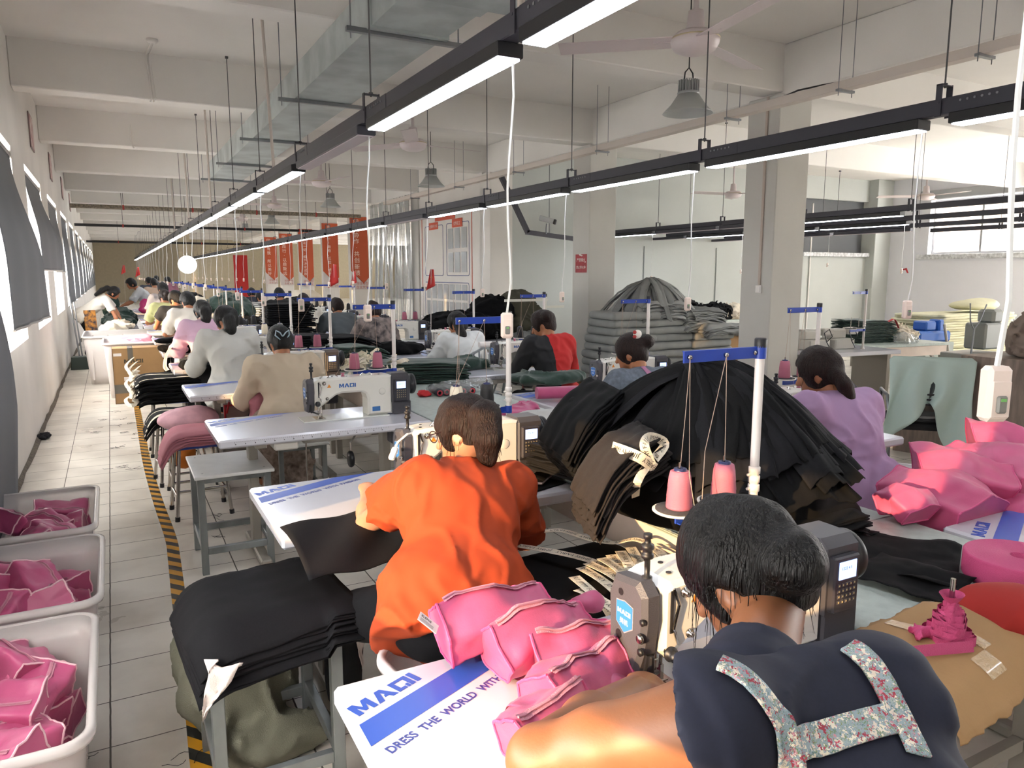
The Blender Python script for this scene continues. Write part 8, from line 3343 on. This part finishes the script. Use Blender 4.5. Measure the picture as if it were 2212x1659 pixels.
for j, (a, b_, s, lb) in enumerate([
  (W(1950, 1060, 1.75), W(2120, 1120, 1.45), 1.0, 'large pink bag lying lowest at the edge of the long table'),
  (W(1985, 1030, 1.80), W(2150, 1060, 1.6), 1.15, 'large pink bag with an open side in the middle of the heap'),
  (W(2075, 1010, 1.85), W(2260, 1050, 1.5), 1.2, 'large pink bag folded over the others in the heap'),
  (W(2100, 960, 1.95), W(2240, 990, 1.75), 1.1, 'topmost large pink bag with a white label'),
  (W(1925, 1085, 1.62), W(1990, 1110, 1.5), 0.5, 'small pink bag corner at the outer end of the heap'),
  (W(2180, 1130, 1.45), W(2280, 1120, 1.4), 0.6, 'dark pink bag hanging over the white table print')]):
 mid = (a + b_) / 2 + V((0, 0, 0.04))
 P_ = [(x * s, y * s) for x, y in BIG]
 o = soft_pouch([a, mid, b_], [P_, P_, P_], [(0.1, -0.5, 1), (0, 0, 1), (0.1, 0.2, 1)], lb, PK, name='pink_bag', zipat=0.03 if j in (1, 5) else None, seed=120 + j, rumple=0.026, fq=6.5, m=m_pk2, n=60, sub=26, cat='bag')
 if j == 3:
  sewn_label(W(2178, 948, 1.80), (0.75, -0.5, 0.35), (0.1, 0.5, 0.85), 0.07, 0.05, o)
# low support under the heap: the white table of the pillar side stands below
box_carton('carton', (3.95, 1.72, 0), (0.6, 0.7, 0.72), 'closed carton holding up the far side of the pink heap', 0.1)

# office chair with a mint cloth, desk, cabinet
t = empty('office_chair', (5.70, 3.62, 0), 'black mesh office chair draped with a pale mint cloth', 'chair', rz=-0.8)
mb = MB()
mb.box((0, 0.05, 0.44), (0.48, 0.46, 0.09), bev=0.035)
mb.build('seat', mat('black_seat', '17171a', 0.8), t)
mb = MB()
mb.surf(lambda u, v: (-0.22 + 0.44 * u, -0.20 - 0.05 * math.sin(v * 3) + 0.05 * (2 * u - 1) ** 2, 0.52 + 0.42 * v), 14, 14)
mb.build('mesh_back', mat('black_mesh', '26282a', 0.8, alpha=0.75), t)
mb = MB()
mb.tube([(-0.2, -0.19, 0.5), (-0.24, -0.18, 0.75), (-0.22, -0.19, 0.95), (0, -0.21, 0.97), (0.22, -0.19, 0.95), (0.24, -0.18, 0.75), (0.2, -0.19, 0.5), (0, -0.22, 0.49), (-0.2, -0.19, 0.5)], 0.016, 8)
for z in (0.62, 0.66, 0.70):
 mb.tube([(-0.22, -0.21, z), (0, -0.26, z), (0.22, -0.21, z)], 0.008)
mb.build('back_frame', m_black, t)
for s in (-1, 1):
 mb = MB()
 mb.tube([(s * 0.25, -0.16, 0.46), (s * 0.27, -0.1, 0.66), (s * 0.28, 0.15, 0.68), (s * 0.26, 0.2, 0.45), (s * 0.25, 0.22, 0.05), (s * 0.25, -0.2, 0.03), (s * 0.25, -0.16, 0.46)], 0.014, 8)
 mb.build('side_frame', m_steel, t)
m_mint = mat('mint_cloth', 'b9ccc4', 0.7, bump=0.03, bscale=20)


def mint(u, v):
 x = -0.30 + 0.60 * u
 L = 0.34 + 0.42 * abs(2 * u - 1) ** 1.5 + (0.18 if u > 0.62 else 0) * math.sin((u - 0.62) * 8)
 if v < 0.15:
  q = v / 0.15
  return (x * 0.9, -0.12 - 0.13 * q, 0.90 + 0.09 * math.sin(q * PI * 0.6))
 q = (v - 0.15) / 0.85
 return (x + 0.05 * math.sin(v * 5 + u * 9) * q, -0.25 - 0.05 * math.sin(u * 19 + q * 3) * q - 0.04 * q, 0.975 + 0.012 * math.sin(u * 6) - L * q)


mb = MB()
mb.sheet(mint, 44, 26, 0.003, nrm=(0, 1, 0))
o = mb.build('draped_cloth', m_mint)
tag(o, 'pale mint cloth hanging over the back of the mesh office chair', 'cloth')
place(o, (5.70, 3.62, 0), -0.8)
m_wood = mat('grey_oak', '8a7a6e', 0.55, noise=0.3, nscale=5, stretch=(1, 6, 1))
t = empty('drawer_cabinet', (6.75, 4.15, 0), 'low grey oak drawer cabinet behind the draped chair', 'cabinet', rz=0.25)
mb = MB()
mb.box((0, 0, 0.27), (0.8, 0.42, 0.54), bev=0.004)
mb.build('carcass', m_wood, t)
for k in range(2):
 mb = MB()
 mb.box((0, -0.217, 0.15 + 0.24 * k), (0.76, 0.016, 0.22), bev=0.003)
 d_ = mb.build('drawer', m_wood, t)
 mb = MB()
 mb.box((0, -0.23, 0.15 + 0.24 * k + 0.07), (0.12, 0.012, 0.03), bev=0.003)
 mb.build('handle', m_black, d_)
t = empty('tall_cabinet', (6.25, 3.0, 0), 'grey oak desk side under the brown and blue straps', 'cabinet')
mb = MB()
mb.box((0, 0, 0.50), (0.9, 0.8, 1.0), bev=0.004)
mb.build('carcass', m_wood, t)
mb = MB()
mb.box((0, -0.405, 0.5), (0.02, 0.012, 0.96))
mb.box((-0.2, -0.41, 0.62), (0.02, 0.012, 0.12))
mb.build('door_edge', m_leg, t)
rr = random.Random(9)
m_kh, m_nv = mat('khaki_strap', '85766a', 0.85, bump=0.15, bscale=200), mat('navy_strap', '2b3a63', 0.85, bump=0.15, bscale=200)
heap('strap_heap', (6.25, 2.95, 1.12), [(0, 0, 0, 0.36, 0.3, 0.24), (0.1, 0.05, 0.16, 0.25, 0.2, 0.15)], m_kh, 'heap of khaki cloth straps on top of the grey oak desk side', 'strap stock', 'straps', 0.016, 0.03, 10, 4, 1.0)
for i in range(16):
 x0 = 5.80 + rr.uniform(-0.02, 0.4)
 m_ = m_nv if i % 3 == 0 else m_kh
 z0 = 1.20 + rr.uniform(-0.08, 0.12)
 ribbon([(x0 + 0.18, 2.78, z0 + 0.08), (x0 + 0.02, 2.58, z0), (x0 - 0.06 + rr.uniform(-.04, .04), 2.54, z0 - 0.16), (x0 + rr.uniform(-.06, .06), 2.55, z0 - 0.30 - rr.uniform(0, .1)), (x0 + 0.08, 2.57, z0 - 0.2)],
           [(0.4, 0.6, 0.3), (0.8, 0.2, 0.2), (0.9, 0.1, 0.1), (0.9, 0.1, 0.2), (0.8, 0, 0.4)], 0.035, text='', m=m_, name='cloth_strap', lb='%s strap loop hanging from the heap on the oak desk side' % ('navy blue' if m_ is m_nv else 'khaki'), group='strap loops', cat='strap')

# table with green stack, overlock machines, brown table, blue machine, cream pile
t = empty('stock_table', (8.75, 6.25, 0), 'grey green table with folding legs under the green stack', 'table', 'side hall tables', rz=-0.12)
mb = MB()
mb.box((0, 0, 0.74), (1.5, 0.95, 0.035), bev=0.004)
mb.build('tabletop', m_gtab, t)
mb = MB()
mb.box((0, -0.45, 0.66), (1.45, 0.02, 0.12))
mb.build('apron', MATS['apron_board'], t)
for x in (-0.68, 0.68):
 for y in (-0.42, 0.42):
  mb = MB()
  mb.box((x, y, 0.36), (0.045, 0.045, 0.72), bev=0.003)
  mb.build('leg', m_leg, t)
mb = MB()
mb.box((0.68, 0, 0.45), (0.03, 0.8, 0.03))
mb.bar((0.4, -0.42, 0.70), (0.66, -0.42, 0.45), 0.03, 0.03)
mb.build('brace', m_leg, t)
slab_stack(22, (8.28, 6.35, 0.765), (1, -0.1, 0), (0.1, 1, 0), (0, 0, 1), 0.5, 0.62, 0.013, 'dark green bag panel in the stack on the side hall table', 'green panels on the side hall table', m_greenc, 0.01, 0.12, 61)
heap('cord_heap', (9.02, 6.2, 0.84), [(0, 0, 0, 0.22, 0.25, 0.12), (0.1, -0.15, -0.03, 0.15, 0.12, 0.06)], MATS['natural_cotton'], 'knotted cream cords at the end of the green panels', cat='cords', h=0.014, fold=0.035, freq=20, flat=0.76)
heap('plastic_bag', (8.78, 5.86, 0.80), [(0, 0, 0, 0.16, 0.1, 0.09), (0.12, 0, -0.02, 0.1, 0.08, 0.06)], mat('clear_film', 'd5dad8', 0.08, alpha=0.28, coat=1.0), 'clear plastic bag with spools in front of the green panels', cat='bag', h=0.014, fold=0.03, freq=14, flat=0.76)
ribbon([(8.62, 6.0, 1.03), (8.7, 5.98, 1.06), (8.78, 6.0, 1.02), (8.84, 6.0, 0.94)], [(0, 1, 0.3)] * 4, 0.03, text='', m=mat('bag_red', 'b8232c', 0.5), lb='red strap across the dark green panels', name='red_strap')
t = empty('work_table', (7.38, 5.72, 0), 'white table carrying the overlock machines behind the lavender T-shirt', 'table', rz=-0.1)
mb = MB()
mb.box((0, 0, 0.74), (1.2, 0.65, 0.045), bev=0.006)
mb.build('tabletop', m_lam, t)
mb = MB()
for x in (-0.5, 0.5):
 mb.box((x, 0, 0.36), (0.05, 0.5, 0.72))
mb.build('underframe', m_leg, t)
for j, (x, y, z, lb) in enumerate([(7.45, 5.82, 0.7625, 'overlock machine with a cable on the white side table'), (7.05, 5.84, 0.7625, 'second overlock machine next to the pillar')]):
 t = empty('overlock_machine', (x, y, z), lb, 'sewing machine', rz=-0.1)
 mb = MB()
 mb.box((0, 0, 0.06), (0.3, 0.26, 0.12), bev=0.012)
 mb.box((-0.02, 0.03, 0.17), (0.26, 0.14, 0.12), bev=0.02)
 mb.box((0.20, 0.0, 0.20), (0.16, 0.12, 0.08), bev=0.015)
 mb.build('casting', mat('overlock_grey', 'c9c6be', 0.4), t)
 mb = MB()
 mb.tube([(0.1, -0.13, 0.1), (0.13, -0.17, 0.16), (0.1, -0.15, 0.24), (0.04, -0.14, 0.2), (0.06, -0.16, 0.1), (0.12, -0.16, 0.02)], 0.006)
 mb.build('cable', m_black, t)
s = copy_tree(sta0)
place(s, (7.62, 5.6, 0.7625), 0.1, 'white pole thread stand beside the overlock machines', 'thread stands')
t = empty('brown_table', (12.2, 8.3, 0), 'brown topped table further back beside the white side wall', 'table', rz=-0.1)
mb = MB()
mb.box((0, 0, 0.76), (1.5, 0.8, 0.05), bev=0.004)
mb.build('tabletop', mat('brown_board', '6f5a48', 0.6), t)
mb = MB()
for x in (-0.65, 0.65):
 for y in (-0.32, 0.32):
  mb.box((x, y, 0.37), (0.07, 0.07, 0.74))
mb.build('underframe', m_leg, t)
t = empty('blue_machine', (10.6, 6.75, 0), 'blue pressing machine on a pale grey cabinet', 'machine', rz=-0.15)
mb = MB()
mb.box((0, 0, 0.33), (0.55, 0.5, 0.62), bev=0.01)
mb.build('cabinet', mat('pale_cabinet', 'a9b1aa', 0.5), t)
mb = MB()
mb.box((-0.05, 0, 0.72), (0.62, 0.42, 0.16), bev=0.03)
mb.box((-0.05, 0, 0.87), (0.2, 0.25, 0.14), bev=0.02)
mb.box((0.16, -0.02, 0.86), (0.1, 0.2, 0.2), bev=0.02)
mb.build('machine_head', mat('enamel_blue', '2a5fae', 0.35), t)
mb = MB()
mb.tube([(0.05, -0.25, 0.9), (0.08, -0.3, 0.6), (0.15, -0.3, 0.3), (0.2, -0.28, 0.1)], 0.02)
mb.build('hose', m_leg, t)
m_cr = mat('cream_felt', 'd9d5b4', 0.9, noise=0.06, nscale=5)
for k in range(26):
 z = 0.03 + 0.038 * k
 cx = 12.0 + 0.02 * math.sin(k * 2.2)
 mb = MB()
 sd = k * 1.7
 w_ = 1.9 + rnd.uniform(-0.08, 0.08)
 yy = 7.2 + rnd.uniform(-0.03, 0.03)
 mb.sheet(lambda u, v: (cx - w_ / 2 + w_ * u, yy - 0.4 + 0.8 * v + 0.02 * math.sin(u * 9 + sd), z + 0.03 + nz((u * 5 + sd, v * 3, k), 1, 0.016)), 26, 8, 0.034)
 tag(mb.build('felt_sheet', m_cr), 'cream felt sheet in the pile by the side wall, %s layer up' % ordn(k + 1) if k < 25 else 'top cream felt sheet of the big pile by the white side wall', 'felt', 'cream felt sheets')
heap('felt_roll', (12.35, 7.1, 1.12), [(0, 0, 0, 0.5, 0.3, 0.09), (0.2, 0, 0.02, 0.3, 0.25, 0.09)], m_cr, 'loose cream felt roll on top of the big felt pile', cat='felt', h=0.025, fold=0.012, freq=4, flat=1.05)
# grey sewing machine with V shaped guide in front of the cream pile
t = empty('fusing_machine', (8.75, 4.95, 0), 'grey machine with a V shaped wire guide before the cream pile', 'machine')
mb = MB()
mb.box((0, 0, 0.37), (0.6, 0.5, 0.72), bev=0.01)
mb.box((0.1, 0, 0.92), (0.35, 0.25, 0.3), bev=0.02)
mb.box((0.2, 0, 1.14), (0.2, 0.2, 0.16), bev=0.03)
mb.build('casing', mat('machine_grey', '8e918c', 0.45), t)
mb = MB()
mb.tube([(-0.3, -0.05, 1.30), (-0.27, -0.05, 1.10), (-0.18, -0.05, 1.0), (-0.08, -0.05, 1.1), (0.02, -0.05, 1.28)], 0.008)
mb.tube([(-0.18, -0.05, 1.0), (-0.2, -0.05, 0.72)], 0.012)
mb.build('wire_guide', m_steel, t)
# hooded items beside the grey wall and stock left of pillar two
heap('olive_heap', (5.35, 9.6, 0.9), [(0, 0, 0, 0.42, 0.3, 0.35), (-0.1, 0, 0.28, 0.32, 0.25, 0.2)], mat('olive_cloth', '4c4a3c', 0.85), 'olive cloth heap between the red shirt and the second pillar', h=0.025, fold=0.03, seed=3)
heap('cream_stack', (5.3, 9.3, 0.4), [(0, 0, 0, 0.5, 0.3, 0.42)], m_gry, 'pale grey stock under the olive cloth', h=0.03, fold=0.03, seed=8, flat=0.003)
heap('black_heap', (4.3, 9.4, 0.9), [(0, 0, 0, 0.7, 0.4, 0.22), (0.5, 0.1, 0.2, 0.35, 0.3, 0.22)], m_blk, 'black cloth heap on the machines before the grey wall', h=0.03, fold=0.03, seed=5)
t = empty('overlock_table', (4.2, 9.4, 0), 'table under the black heap before the grey wall', 'table')
mb = MB()
mb.box((0, 0, 0.70), (1.5, 0.8, 0.04))
mb.build('tabletop', m_lam, t)
mb = MB()
for x in (-0.65, 0.65):
 for y in (-0.32, 0.32):
  mb.box((x, y, 0.34), (0.05, 0.05, 0.68))
mb.build('underframe', m_leg, t)
t = empty('thread_rack', W(1178, 690, 8.2), 'cream metal thread rack with cross arms beyond the red shirt', 'thread stand')
mb = MB()
z_ = -t.location.z
mb.tube([(0, 0, z_), (0, 0, 0.30)], 0.015, 10)
mb.box((-0.28, 0, 0.25), (0.62, 0.02, 0.03))
mb.box((0.14, 0, 0.16), (0.28, 0.02, 0.03))
mb.build('rack_arms', mat('cream_metal', 'c9c7bb', 0.4), t)
mb = MB()
mb.cyl((0, 0, 0.29), (0, 0, 0.33), 0.02, n=12)
mb.build('cap', m_black, t)
# far end of the hall
t = empty('hung_cloth', W(520, 580, 36), 'red cloth hung over a far doorway', 'cloth')
mb = MB()
mb.box((0, 0, 0.55 - t.location.z * 0.5 - 0.25), (0.6, 0.05, t.location.z + 0.6))
mb.build('cloth_drop', mat('flag_red', 'b5231f', 0.6), t)
mb = MB()
mb.box((5.2, 44.9, 1.9), (3.0, 0.2, 3.8))
tag(mb.build('partition_wall', m_beige), kind='structure')
mb = MB()
mb.box((3.3, 39.9, 1.9), (0.5, 0.5, 3.6))
tag(mb.build('pillar', m_beige), kind='structure')
